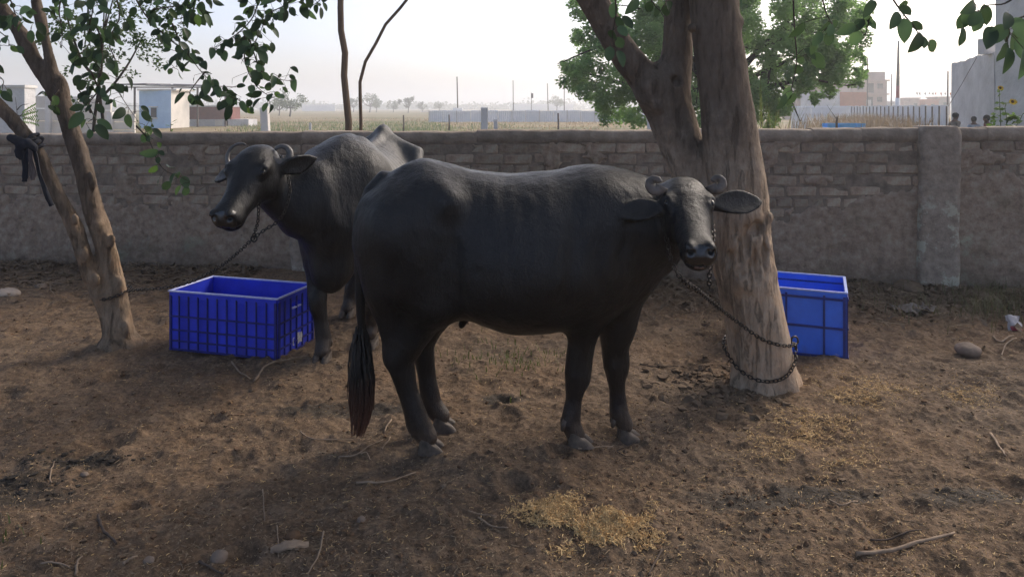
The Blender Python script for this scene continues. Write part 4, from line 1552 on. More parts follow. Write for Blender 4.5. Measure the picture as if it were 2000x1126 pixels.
def left_tree():
    d = 4.83
    base = P(238, 680, d)
    root = empty("tree", (base[0], base[1], g1(base[0], base[1])), "slender pale brown tree with two leaning trunks and broad leaves at the left", "tree")
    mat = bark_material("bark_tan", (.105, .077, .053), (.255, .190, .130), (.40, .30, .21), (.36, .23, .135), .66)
    main = pxr([(241, 700, 30.4), (239, 680, 26.4), (234, 640, 22.4), (230, 600, 20.4), (211, 500, 19.2), (197, 450, 19.2), (180, 400, 18.4), (163, 330, 16.8), (141, 260, 15.6), (121, 200, 15.2), (112, 178, 14.4)], d)
    la = pxr([(114, 185, 15.2), (88, 150, 14.4), (66, 115, 13.6), (45, 75, 12.8), (15, 30, 12.0), (-20, -15, 12.0), (-60, -60, 11.2)], d)
    lb = pxr([(114, 190, 12.8), (108, 165, 10.4), (98, 120, 9.2), (90, 80, 8.8), (80, 40, 8.8), (70, -5, 8.4), (58, -80, 8.0)], d)
    sec = pxr([(222, 655, 19.2, 4.83), (205, 600, 15.2, 4.80), (186, 560, 15.2, 4.78), (170, 520, 16.0, 4.76), (158, 480, 14.8, 4.75), (148, 450, 14.8, 4.74), (128, 408, 13.6, 4.72), (108, 368, 12.4, 4.70), (88, 325, 11.2, 4.70), (66, 285, 11.6, 4.68), (45, 258, 12.0, 4.68), (22, 232, 12.8, 4.68), (0, 210, 13.6, 4.68), (-40, 172, 13.6, 4.68)], d)
    lo = (base[0] - 1.35, 4.45, -.12); hi = (base[0] + .28, 5.15, 2.45)
    scars = []
    for px, py, r, dd in ((176, 345, 8, 4.76), (182, 360, 6, 4.77), (218, 470, 9, 4.77), (234, 555, 8, 4.78), (190, 440, 6, 4.76), (147, 428, 8, 4.66), (165, 498, 9, 4.70), (188, 545, 7, 4.72), (245, 640, 9, 4.76), (118, 160, 6, 4.83), (120, 172, 9, 4.83)):
        scars.append((P(px, py, dd), (r * .85 / F * dd, r * .6 / F * dd, r * 1.5 / F * dd), .05, None))
    for a in (0.3, 1.5, 2.6, 3.6, 4.6, 5.6):
        scars.append((np.array((base[0] + .10 * math.cos(a), base[1] + .10 * math.sin(a), .01)), (.05, .05, .05), .06, None))
    subs = [(P(190, 425, 4.75), (.012, .02, .03), .015, None), (P(226, 500, 4.75), (.010, .02, .05), .015, None)]
    trunk_field("trunk", lo, hi, .0105, [(main[0], main[1], .02), (sec[0], sec[1], .03), (la[0], la[1], .03), (lb[0], lb[1], .025)], mat, root, subs, .0065, scars)
    off = np.array(root.location)
    m = MB()
    for rows_, r_end in ((la, la[1][-1]), (lb, lb[1][-1]), (sec, sec[1][-1])):
        a, b = np.array(rows_[0][-2]), np.array(rows_[0][-1])
        dv = (b - a) / np.linalg.norm(b - a)
        pth = smooth_path(np.array([b - dv * .2, b, b + dv * .8 + np.array((0, 0, .25)), b + dv * 1.3 + np.array((0, -.2, .9))]) - off, 10)
        mm = MB(); mm.tube(pth, np.linspace(r_end * .98, r_end * .45, 10), 8); mm.build("limb", mat, root, True)
    # small side shoots on the trunk
    # twigs with leaves
    T = [
        ([(255, -20), (287, 28), (318, 68), (362, 105), (400, 140), (430, 172), (460, 207)], 4.35, 26, .020),
        ([(215, -20), (228, 30), (214, 80), (226, 125), (240, 170), (257, 210), (277, 245)], 4.4, 20, .020),
        ([(277, 245), (292, 275), (305, 308), (318, 334), (345, 345), (372, 356)], 4.3, 11, .012),
        ([(505, -20), (490, 30), (470, 62), (440, 80), (415, 98)], 4.5, 24, .02),
        ([(600, -30), (560, 8), (530, 30), (508, 60), (492, 95)], 4.5, 26, .022),
        ([(480, 60), (500, 110), (515, 140), (545, 155), (578, 158)], 4.55, 17, .018),
        ([(480, 60), (484, 120), (500, 165), (524, 188), (540, 190)], 4.55, 13, .016),
        ([(650, -40), (628, 0), (612, 12), (600, 26)], 4.6, 10, .014),
        ([(400, -30), (380, 10), (360, 30), (332, 42)], 4.4, 16, .02),
        ([(170, -30), (185, 15), (180, 50), (168, 85), (150, 110)], 4.2, 20, .02),
        ([(180, 30), (196, 70), (200, 110), (208, 150), (195, 170)], 4.25, 18, .02),
        ([(180, 140), (176, 175), (178, 205), (182, 228), (170, 242)], 4.1, 14, .012),
        ([(10, -30), (20, 10), (35, 32), (60, 48)], 4.1, 12, .02),
        ([(-30, 20), (-5, 50), (10, 75), (22, 92)], 4.1, 8, .018),
        ([(-30, 110), (-10, 140), (2, 156), (10, 170)], 4.1, 6, .012),
        ([(125, -20), (120, 20), (128, 60), (112, 95)], 4.3, 12, .02),
        ([(115, 175), (108, 195), (100, 212)], 4.75, 3, .01),
        ([(335, 45), (345, 80), (352, 110), (340, 135)], 4.4, 12, .014),
        ([(430, 172), (445, 185), (470, 195), (488, 212)], 4.4, 9, .012),
        ([(300, 20), (330, 10), (352, 12), (388, 18)], 4.3, 12, .02),
        ([(400, 140), (385, 160), (372, 182), (384, 192)], 4.4, 6, .01),
    ]
    r = np.random.default_rng(42)
    more = MB()
    for k, (path, dd, n, sprd) in enumerate(T):
        pw = px_path(path, dd)
        pw[:, 1] += r.normal(0, .03, len(pw))
        sp_ = smooth_path(pw, 60)
        m = MB()
        m.tube(sp_[::4] - off, np.linspace(.0052, .0016, len(sp_[::4])), 5)
        if path[0][1] < 0:
            top = pw[0] + np.array((r.uniform(-.3, .0), r.uniform(-.1, .3), 1.0))
            m.tube(smooth_path(np.array([pw[0], (pw[0] + top) / 2, top]) - off, 6), np.linspace(.0055, .012, 6), 5)
        for q in range(n):
            t = r.uniform(.08, 1.0) if q > 1 else .99
            j = sp_[int(t * 59)]
            side = r.normal(size=3) * np.array((1, 1.0, .7)); side /= np.linalg.norm(side)
            st = j + side * r.uniform(.015, .03 + sprd * 2.5)
            dirn = side * .75 + np.array((0, 0, -.75)) + r.normal(0, .25, 3)
            dirn /= np.linalg.norm(dirn)
            nr = np.array((r.normal(0, .6), -.75, r.normal(.45, .5)))
            m.tube([j - off, (j + st) / 2 + np.array((0, 0, .004)) - off, st - off], .0015, 4, cap=False)
            yl = (k in (2, 16) and r.random() < .5) or r.random() < .10
            put_leaf(root, st - off, dirn, nr, r.uniform(.46, .86), LEAVES_Y if yl else LEAVES)
        for q in range(int(n * .9)):
            t = r.uniform(.0, .9)
            j = sp_[int(t * 59)]
            side = r.normal(size=3) * np.array((1, 1.0, .8)); side /= np.linalg.norm(side)
            st = j + side * r.uniform(.02, .05 + sprd * 3.0)
            dirn = side * .75 + np.array((0, 0, -.7)) + r.normal(0, .3, 3)
            Rm = np.array(frame_matrix(dirn, np.array((r.normal(0, .7), -.7, r.normal(.4, .6))))) * r.uniform(.40, .78)
            lm = LEAVES[int(r.integers(4))]
            lv_ = np.array([v.co[:] for v in lm.vertices]) @ Rm.T + (st - off)
            more.add(lv_, np.array([p_.vertices[:] for p_ in lm.polygons]))
            m.tube([j - off, st - off], .0013, 3, cap=False)
        m.build("twig", TWIG, root, True)
    more.build("leaves", LEAF, root, True)["kind"] = "stuff"
    scatter_crown("crown", LEAF, root, [(-2.9, 3.8, 4.7, 2.1, 2.4, 1.2), (-1.6, 4.2, 4.6, 1.5, 2.1, 1.1), (-4.5, 4.2, 4.6, 1.6, 2.1, 1.2)], CROWN_L, .13, .08, 6, parent_loc=off)
    return root


right_tree()
left_tree()


# ------------------------------------------------------------------ cloth tied round the left tree's outer trunk
def tied_cloth():
    dark = simple("dark_cloth", (.030, .032, .042), (.014, .015, .020), .9, 12, .5, 120, .003)
    pale = simple("faded_lining", (.20, .17, .16), (.10, .08, .08), .9, 10, .4, 100, .003)
    d = 4.68
    c = P(62, 283, d)
    root = empty("tied_cloth", c, "dark torn cloth knotted round the outer trunk of the slender left tree", "cloth")
    ax = P(88, 325, d) - P(45, 258, d); ax /= np.linalg.norm(ax)
    e1 = np.cross(ax, (0, 1.0, 0)); e1 /= np.linalg.norm(e1); e2 = np.cross(ax, e1)
    r = np.random.default_rng(4)
    for k in range(4):                           # wraps
        ph = r.uniform(0, 6)
        a = np.linspace(0, 2 * math.pi, 26)
        off = ax * (-.035 + .022 * k)
        pts = [off + (e1 * math.cos(t) + e2 * math.sin(t)) * (.058 + .006 * math.sin(3 * t + ph)) + ax * .014 * math.sin(t + ph) for t in a]
        m = MB(); m.tube(pts, [.014 + .004 * math.sin(5 * t + ph) for t in a], 7, flat=.8)
        m.build("wrap", dark, root, True)
    f = Field((-.16, -.20, -.14), (.14, .05, .12), .006)
    f.ell((0, -.07, .0), (.035, .03, .03), .02)
    f.ell((-.05, -.075, .035), (.060, .022, .030), .02, np.array(Euler((0, .5, .2)).to_matrix()))
    f.ell((.045, -.075, .0), (.055, .022, .028), .02, np.array(Euler((0, .7, -.1)).to_matrix()))
    f.ell((-.02, -.08, -.04), (.03, .02, .05), .02)
    V, Q = f.mesh(1)
    V += normals(V, Q) * (.006 * fbm(V, 30, 2, 3))[:, None]
    link(bpy.data.objects.new("knot", make_mesh("knot", V, Q, dark, True)), root)

    def strip(px, w, mat, seed):
        path = smooth_path(np.array([P(a, b, d - .08 - .01 * (i % 2)) for i, (a, b) in enumerate(px)]) - c, 16)
        rr = np.random.default_rng(seed)
        m = MB()
        rings = []
        for i, p in enumerate(path):
            t = i / 15
            tang = np.gradient(path, axis=0)[i]; tang /= np.linalg.norm(tang)
            s = np.cross(tang, (0, -1.0, 0)); s /= np.linalg.norm(s)
            ww = w * (1 + .5 * t) * (1 if t < .9 else .7)
            row = []
            for q in np.linspace(-1, 1, 6):
                row.append(p + s * q * ww / 2 + np.array((0, -.010 * math.cos(q * 4 + 5 * t + seed), 0)))
            for q in np.linspace(1, -1, 6):
                row.append(p + s * q * ww / 2 + np.array((0, -.010 * math.cos(q * 4 + 5 * t + seed) + .004, 0)))
            rings.append(row)
        V = np.array(rings).reshape(-1, 3)
        i = np.arange(15)[:, None] * 12; j = np.arange(12)[None, :]
        m.add(V, np.stack([i + j, i + (j + 1) % 12, i + 12 + (j + 1) % 12, i + 12 + j], -1).reshape(-1, 4))
        m.build("strip", mat, root, True)
    strip([(54, 285), (50, 310), (50, 330), (46, 355)], .034, dark, 1)
    strip([(60, 288), (62, 310), (66, 335), (62, 352)], .018, pale, 2)
    strip([(66, 286), (72, 310), (76, 340), (88, 375), (101, 402)], .020, dark, 3)
    strip([(58, 286), (58, 315), (64, 350)], .014, pale, 4)


tied_cloth()


# ------------------------------------------------------------------ chains
STEEL = simple("dark_steel", (.060, .052, .046), (.022, .018, .016), .42, 60, .4, 160, .002, .5, .75)


def link_mesh():
    L, W, r = .034, .020, .0036
    pts = []
    for k in range(10):
        a = 2 * math.pi * k / 10
        x = math.cos(a) * W / 2 + (1 if math.cos(a) > 0 else -1) * (L - W) / 2
        pts.append((x, math.sin(a) * W / 2, 0))
    pts = np.array(pts)
    n = len(pts); m = 4
    V = []
    for i in range(n):
        tg = pts[(i + 1) % n] - pts[i - 1]; tg /= np.linalg.norm(tg)
        s = np.array((-tg[1], tg[0], 0))
        for q in range(m):
            a = 2 * math.pi * q / m + .785
            V.append(pts[i] + r * (math.cos(a) * s + math.sin(a) * np.array((0, 0, 1))))
    i = np.arange(n)[:, None]; j = np.arange(m)[None, :]
    Q = np.stack([i * m + j, ((i + 1) % n) * m + j, ((i + 1) % n) * m + (j + 1) % m, i * m + (j + 1) % m], -1).reshape(-1, 4)
    return make_mesh("link", np.array(V), Q, STEEL, True)


LINK = link_mesh()


def chain_along(root, pts, scale=.84, sag=None):
    pts = np.asarray(pts, float)
    sp_ = smooth_path(pts, 400)
    s = np.concatenate([[0], np.cumsum(np.linalg.norm(np.diff(sp_, axis=0), axis=1))])
    pitch = .0262 * scale
    n = int(s[-1] / pitch)
    off = np.array(root.location)
    roll = 0
    for k in range(n):
        t = (k + .5) * pitch
        p = np.array([np.interp(t, s, sp_[:, q]) for q in range(3)])
        p2 = np.array([np.interp(t + .01, s, sp_[:, q]) for q in range(3)])
        dv = p2 - p
        if np.linalg.norm(dv) < 1e-6:
            continue
        up = np.array((0.25, -.8, .55))
        m = frame_matrix(dv, up) @ Matrix.Rotation(math.pi / 4 + (math.pi / 2 if k % 2 else 0) + rng.uniform(-.25, .25), 3, 'X')
        o = bpy.data.objects.new("link", LINK)
        o.matrix_local = Matrix.Translation([float(q) for q in (p - off)]) @ m.to_4x4() @ Matrix.Diagonal((scale, scale, scale, 1))
        link(o, root)


def torus(m, c, ax, R_, r, n=14, k=6):
    ax = np.asarray(ax, float); ax /= np.linalg.norm(ax)
    e1 = np.cross(ax, (0.3, .2, 1.0)); e1 /= np.linalg.norm(e1); e2 = np.cross(ax, e1)
    pts = [np.asarray(c) + R_ * (math.cos(a) * e1 + math.sin(a) * e2) for a in np.linspace(0, 2 * math.pi, n + 1)]
    m.tube(pts, r, k, cap=False)


def front_chain():
    d = 4.15
    root = empty("chain", P(1540, 668, 4.08), "steel chain from the front buffalo's neck to its loop round the big tree's foot", "chain")
    def tp(ang, py, extra=.012):
        # a point on the big trunk's skin
        cx = np.interp(py, [500, 600, 700, 757], [1452, 1468, 1487, 1496])
        c = P(cx, py, d); rr = 58.5 / F * d + extra + .012
        return c + np.array((math.sin(ang) * rr, -math.cos(ang) * rr, 0))
    path = [P(1304, 478, 3.22), P(1312, 512, 3.19), P(1332, 545, 3.20), P(1362, 566, 3.36), P(1394, 592, 3.62), P(1432, 622, 3.86), tp(-.15, 641), tp(.45, 655), tp(1.0, 662), tp(1.45, 664)]
    chain_along(root, path)
    loop = [tp(1.45, 668), tp(1.2, 676), tp(.8, 694), tp(.35, 712), tp(-.1, 720), tp(-.55, 719), tp(-1.0, 708), tp(-1.4, 690), tp(-1.75, 676), tp(-2.4, 668), tp(-3.14, 664), tp(-3.9, 664), tp(-4.5, 666)]
    chain_along(root, loop)
    back = [P(1386, 500, 3.14), P(1387, 520, 3.16), P(1385, 545, 3.19), P(1386, 566, 3.22)]
    chain_along(root, back)
    collar = [P(1386, 500, 3.14), P(1392, 470, 3.25), P(1388, 430, 3.40), P(1360, 400, 3.50), P(1310, 410, 3.48), P(1298, 440, 3.28), P(1304, 478, 3.22)]
    chain_along(root, collar)
    m = MB()
    off = np.array(root.location)
    torus(m, tp(1.45, 662, .02) - off, (.3, -1, .2), .022, .0055)
    torus(m, tp(1.35, 672, .02) - off, (1, -.4, .1), .018, .005)
    m.build("ring", STEEL, root, True)


def rear_chain():
    root = empty("chain", P(240, 575, 4.74), "long rusty chain from the rear buffalo's collar over the perforated crate to the slender tree", "chain")
    def tp(ang, py, extra=.010):
        cx = np.interp(py, [500, 600, 640], [211, 230, 234])
        c = P(cx, py, 4.83); rr = 27 / F * 4.83 + extra
        return c + np.array((math.sin(ang) * rr, -math.cos(ang) * rr, 0))
    path = [P(536, 438, 4.30), P(515, 450, 4.30), P(492, 468, 4.33), P(465, 493, 4.40), P(435, 517, 4.50), P(405, 535, 4.60), P(372, 550, 4.66), P(332, 560, 4.70), P(290, 564, 4.71), tp(1.3, 566), tp(.7, 570), tp(0, 576), tp(-.8, 578), tp(-1.5, 576), tp(-2.3, 570), tp(-3.2, 566), tp(-4.2, 565), tp(-4.9, 566)]
    chain_along(root, path)
    collar = [P(536, 438, 4.30), P(552, 420, 4.28), P(562, 395, 4.28), P(566, 370, 4.30), P(562, 345, 4.33), P(556, 318, 4.38), P(545, 300, 4.46)]
    chain_along(root, collar)
    chain_along(root, [P(506, 392, 4.20), P(504, 428, 4.22), P(502, 440, 4.25), P(498, 452, 4.29), P(494, 466, 4.32)])
    m = MB(); off = np.array(root.location)
    torus(m, P(496, 466, 4.32) - off, (.2, -1, .2), .017, .0045)
    m.build("ring", STEEL, root, True)


front_chain()
rear_chain()


# ------------------------------------------------------------------ crates
def crate(name, label, corner, ang, L, W, H, style, mat, rimm, seed):
    """corner: front bottom corner on the ground; L along local -x, W along local +y"""
    root = empty(name, corner, label, "crate", "blue plastic crates used as feed tubs", rz=ang)
    dirt = mat
    th = .006
    w = MB()
    z0 = .012
    perfm = MB(); panel = MB()
    def wall(axis, c0, c1, fixed, nrm, slot=False, perf=()):
        """a wall running from c0 to c1 along axis 0/1 at the other axis = fixed; ribs on the outer side"""
        n = MB()
        cx = (c0 + c1) / 2; ln = c1 - c0
        def bx(m, u0, u1, za, zb_, t, o, bev=0.0):
            c = [0, 0, (za + zb_) / 2]
            c[axis] = (u0 + u1) / 2; c[1 - axis] = fixed + nrm * o
            s = [0, 0, zb_ - za]
            s[axis] = u1 - u0; s[1 - axis] = t
            m.box(c, s, bev=bev)
        if slot:
            sl = .10
            bx(n, c0, cx - sl / 2, z0, H - .03, th, 0); bx(n, cx + sl / 2, c1, z0, H - .03, th, 0)
            bx(n, cx - sl / 2, cx + sl / 2, z0, H - .105, th, 0); bx(n, cx - sl / 2, cx + sl / 2, H - .07, H - .03, th, 0)
            # lower lip of the hand hole, the light it catches painted pale
            pl = MB(); bx(pl, cx - sl / 2, cx + sl / 2, H - .108, H - .100, .016, .004); pl.build("hand_hole_lip", rimm, root)
        else:
            bx(n, c0, c1, z0, H - .03, th, 0)
        n.build("side_wall", dirt, root)
        r = MB()
        if style == 0:
            nv = max(3, int(round(ln / .072)))
            for k in range(nv + 1):
                u = c0 + ln * k / nv
                big = k in (0, nv)
                bx(r, max(c0, u - (.014 if big else .0035)), min(c1, u + (.014 if big else .0035)), z0, H - .03, .013, th)
            for k, f in enumerate((.02, .17, .36, .60)):
                zz = z0 + f * (H - .03)
                bx(r, c0, c1, zz - .004, zz + .004, .017, th + .001)
            for k in range(nv):
                if k in perf:
                    u0 = c0 + ln * k / nv + .008; u1 = c0 + ln * (k + 1) / nv - .008
                    gx = np.linspace(u0, u1, 9); gz = np.linspace(z0 + .02, H - .05, 40)
                    for g in gx:
                        bx(perfm, g - .0014, g + .0014, gz[0], gz[-1], .003, th * .8)
                    for g in gz:
                        bx(perfm, u0, u1, g - .0014, g + .0014, .004, th * .8)
        else:
            for f in (0, .19, .47, .81, 1.0) if axis == 0 else (0, .5, 1.0):
                u = c0 + ln * f
                hw = .016 if f in (0, 1.0) else .006
                bx(r, max(c0, u - hw), min(c1, u + hw), z0, H - .03, .014, th)
            for f in (.02, .47, .92):
                zz = z0 + f * (H - .03)
                bx(r, c0, c1, zz - .006, zz + .006, .020, th + .001)
        r.build("ribs", RIBM if style == 0 else RIBM2, root)["kind"] = "stuff" if style == 0 else "thing"
    perfF = (1, 3, 7, 9) if style == 0 else ()
    wall(0, -L, 0, 0, -1, perf=perfF)
    wall(0, -L, 0, W, 1, perf=perfF)
    wall(1, th, W - th, 0, 1, slot=True, perf=())
    wall(1, th, W - th, -L, -1, slot=True, perf=())
    if perfm.n:
        perfm.build("mesh_panel", dirt, root)["kind"] = "stuff"
    f = MB(); f.box((-L / 2, W / 2, z0), (L - .002, W - .002, .008)); f.build("base", dirt, root)
    rm = MB()
    o = .013
    for (a, b, c, d) in ((-L - o, o, -o, .006), (-L - o, o, W - .006, W + o)):
        rm.box(((a + b) / 2, (c + d) / 2, H - .005), (b - a, d - c, .010), bev=.003)
    for (c, d) in ((-.006, o), (-L - o, -L + .006)):
        rm.box(((c + d) / 2, W / 2, H - .0052), (d - c, W - .016, .0096), bev=.003)
    rm.build("rim", rimm, root)
    sk = MB()
    for (a, b, c, d) in ((-L, 0, -.009, .0035), (-L, 0, W - .0035, W + .009)):
        sk.box(((a + b) / 2, (c + d) / 2, H - .022), (b - a, d - c, .026))
    for (c, d) in ((-.0035, .009), (-L - .009, -L + .0035)):
        sk.box(((c + d) / 2, W / 2, H - .0215), (d - c, W - .012, .025))
    sk.build("rim_skirt", dirt, root)
    return root


def crate_material(name, c1, c2, dirtz):
    t = NT(name)
    n = t.noise(7, 7, .68)
    c = t.ramp(n, [(.3, c2), (.7, c1)])
    sep = t.new("ShaderNodeSeparateXYZ")
    t.l(t.tc.outputs["Object"], sep.inputs[0])
    d = t.math('MULTIPLY', t.math('SUBTRACT', t.math('ADD', dirtz, t.math('MULTIPLY', t.math('SUBTRACT', t.noise(11, 6, .7), .5), .25)), sep.outputs["Z"]), 5, clamp=True)
    c = t.mix(t.math('MULTIPLY', d, .68), c, (.085, .070, .056))
    sc = t.ramp(t.noise(55, 5, .8), [(.62, (0, 0, 0)), (.72, (1, 1, 1))])
    c = t.mix(t.math('MULTIPLY', sc, .38), c, (.13, .14, .20))
    t.color(c)
    t.set(Roughness=t.math('ADD', .34, t.math('MULTIPLY', n, .25)))
    t.b.inputs["Specular IOR Level"].default_value = .4
    t.bump(t.noise(30, 5, .6), .15, .003)
    return t.m


BLUE1 = crate_material("blue_plastic_worn", (.030, .062, .74), (.020, .038, .52), .10)
BLUE2 = crate_material("blue_plastic", (.042, .19, .92), (.030, .135, .74), .06)
RIM1 = simple("skylit_rim_left", (.62, .64, .82), (.34, .38, .72), .38, 30, .1, 90, .002, .4)  # pale rim colours paint in sky light on the crates' top lips
RIM2 = simple("skylit_rim_right", (.50, .56, .80), (.24, .32, .68), .38, 30, .1, 90, .002, .4)
RIBM = simple("grimy_ribs", (.022, .030, .27), (.022, .024, .10), .6, 9, .3, 90, .003)
RIBM2 = simple("grimy_ribs_light", (.022, .045, .30), (.022, .026, .09), .6, 9, .3, 90, .003)
STICK = simple("pale_sticker", (.62, .62, .60), (.40, .40, .40), .7, 30)


def crates():
    p = G(541, 693); p[2] = g1(p[0], p[1]) - .016
    a = math.atan2(-.213, .762)
    c = crate("crate", "deep blue perforated plastic crate in front of the rear buffalo's legs", p, a, .785, .42, .395, 0, BLUE1, RIM1, 1)
    m = MB()
    r = np.random.default_rng(5)
    for k in range(14):                       # torn sticker remains on the end wall
        y = .235 + r.normal(0, .018); z = .085 + r.normal(0, .016)
        m.box((.0165, y, z), (.002, r.uniform(.008, .022), r.uniform(.010, .028)))
    m.box((.0165, .155, .08), (.002, .006, .045)); m.box((.0165, .163, .103), (.002, .014, .005)); m.box((.0165, .163, .058), (.002, .014, .005))
    m.build("torn_sticker", STICK, c)
    p = G(1652, 699); p[2] = g1(p[0], p[1]) - .016
    crate("crate", "bright blue solid sided plastic crate behind the big tree's foot", p, math.atan2(-.38, .92), .66, .47, .435, 1, BLUE2, RIM2, 2)


crates()


# ------------------------------------------------------------------ beyond the wall: plants
NEEM_A = leaf_mat("neem_leaf", (.24, .38, .16), (.32, .47, .20), .64, scale=.8, tint=(1.05, 1.15, .8))
NEEM_B = leaf_mat("neem_leaf_dark", (.15, .25, .11), (.23, .36, .15), .6, scale=.8, tint=(1.05, 1.15, .8))
SHRUB = leaf_mat("small_leaf", (.045, .085, .030), (.090, .145, .045), .45, scale=2)
FAR_L = leaf_mat("far_foliage", (.055, .085, .040), (.085, .120, .055), .3, scale=.4)
BARK_D = simple("dark_bark", (.070, .056, .045), (.030, .025, .021), .95, 8, .6, 40, .01)
BARK_P = simple("pole_bark", (.165, .120, .085), (.090, .066, .048), .92, 7, .6, 45, .008, stretch=(1, 1, .3))


def leaf_cloud(name, mats, root, centers, radii, n, L, W, seed, flat=1.0, kind=True):
    """leaf faces in clumps; centers (k,3) and radii (k,) in world units"""
    r = np.random.default_rng(seed)
    centers = np.asarray(centers, float); radii = np.asarray(radii, float)
    wgt = radii ** 2; wgt = wgt / wgt.sum()
    ci = r.choice(len(centers), n, p=wgt)
    d = r.normal(size=(n, 3)); d /= np.linalg.norm(d, axis=1)[:, None]
    p = centers[ci] + d * (r.random((n, 1)) ** .55) * radii[ci][:, None] * np.array((1, 1, flat))
    dr = r.normal(size=(n, 3)) * np.array((1, 1, .6)); dr[:, 2] -= .35
    dr /= np.linalg.norm(dr, axis=1)[:, None]
    nn = r.normal(size=(n, 3)); nn[:, 2] += .5
    s = np.cross(nn, dr); s /= np.linalg.norm(s, axis=1)[:, None] + 1e-9
    l = (L * r.uniform(.6, 1.3, n))[:, None]; w = (W * r.uniform(.6, 1.3, n))[:, None]
    p = p - np.array(root.location)
    V = np.stack([p - dr * l * .5, p + s * w * .5, p + dr * l * .5, p - s * w * .5], 1).reshape(-1, 3)
    Q = np.arange(n * 4).reshape(n, 4)
    mi = (r.random(len(centers)) < .45).astype(int)[ci] if len(mats) > 1 else None
    o = bpy.data.objects.new(name, make_mesh(name, V, Q, mats, False, mi))
    link(o, root)
    if kind:
        o["kind"] = "stuff"
    return o


def limb_tree(root, rows, mat, name="trunk", n=8):
    off = np.array(root.location)
    m = MB()
    for pts, rad in rows:
        pth = smooth_path(np.array(pts) - off, 14)
        m.tube(pth, np.interp(np.linspace(0, 1, 14), np.linspace(0, 1, len(rad)), rad), n)
    return m.build(name, mat, root, True)


def neem():
    d = 20.0
    base = np.array((5.3, d, 0))
    root = empty("tree", base, "large feathery light green tree beyond the wall behind the big forked trunk", "tree")
    r = np.random.default_rng(8)
    # main limbs
    rows = [([base, base + (.1, 0, 1.2), base + (.2, .1, 2.2)], [.26, .20, .17])]
    tips = []
    for k, (dx, dy, dz) in enumerate(((-2.9, -.4, 2.9), (-1.8, .8, 4.2), (-.4, -.5, 4.9), (1.2, .5, 4.6), (2.4, -.4, 3.6), (3.2, .6, 2.4), (-3.2, .3, 1.5), (1.7, -1.2, 2.6), (-1.2, -1.2, 2.4), (3.0, -.2, 1.5))):
        a = base + np.array((.2, .1, 1.7 + .1 * (k % 3)))
        b = base + np.array((dx * .5, dy * .5, 1.6 + dz * .45)) + r.normal(0, .15, 3)
        c = base + np.array((dx, dy, 1.2 + dz * .85))
        rows.append(([a, b, c], [.11, .07, .025]))
        for q in range(3):
            t = r.uniform(.4, .9)
            s = a * (1 - t) + c * t
            e = s + r.normal(0, .8, 3) + np.array((0, 0, .2))
            rows.append(([s, (s + e) / 2 + r.normal(0, .1, 3), e], [.04, .025, .010]))
    limb_tree(root, rows, BARK_D, n=6)
    # crown outline in photo pixels: clumps where the photo shows foliage
    cl, rd = [], []
    pts = [(1140, 20, 34), (1175, 60, 45), (1120, 150, 30), (1150, 130, 42), (1200, 120, 55), (1160, 175, 40), (1210, 190, 45), (1190, 215, 28), (1240, 215, 36), (1250, 160, 40), (1290, 60, 60), (1240, 40, 60), (1260, 110, 45),
           (1480, 40, 70), (1480, 120, 55), (1500, 165, 45), (1500, 215, 40), (1530, 220, 26), (1540, 60, 70), (1560, 130, 50), (1600, 40, 70), (1610, 110, 50), (1650, 70, 48), (1645, 130, 42), (1590, 160, 34), (1600, 190, 18), (1660, 30, 40), (1680, 110, 20), (1670, 150, 22), (1625, 165, 26), (1560, 170, 24), (1475, 180, 34), (1380, 60, 80), (1390, 150, 60), (1370, 220, 36), (1430, 215, 40), (1330, 120, 60), (1330, 200, 40), (1110, 125, 16), (1130, 75, 22)]
    for (px, py, rp) in pts:
        for q in range(9):
            dd = d + r.uniform(-2.0, 2.0)
            a = r.uniform(0, 6.28); t = math.sqrt(r.random())
            c = P(px + rp * t * math.cos(a) * .8, py + rp * t * math.sin(a) * .8, dd)
            cl.append(c); rd.append(rp / F * d * r.uniform(.32, .56))
    for k in range(80):                                    # the part above the picture
        c = base + np.array((r.normal(.1, 1.9), r.normal(0, 1.4), r.uniform(4.4, 7.2)))
        cl.append(c); rd.append(r.uniform(.3, .6))
    leaf_cloud("crown", [NEEM_A, NEEM_B], root, cl, rd, 120000, .135, .054, 9)


def sapling_pole(rows, d, label, tip):
    pts, rad = pxr(rows, d)
    z = 0.0
    pts = [np.array((pts[0][0], pts[0][1], z))] + pts
    rad = [rad[0] * 1.1] + rad
    root = empty("tree", pts[0], label, "tree")
    limb_tree(root, [(pts, rad)], BARK_P, n=10)
    r = np.random.default_rng(int(rows[0][0]))
    top = pts[-1]
    c = [top + np.array((r.normal(0, .45), r.normal(0, .45), r.uniform(.5, 1.6))) for k in range(16)]
    leaf_cloud("crown", [SHRUB], root, c, r.uniform(.2, .4, 16), 700, .11, .06, int(rows[0][0]))


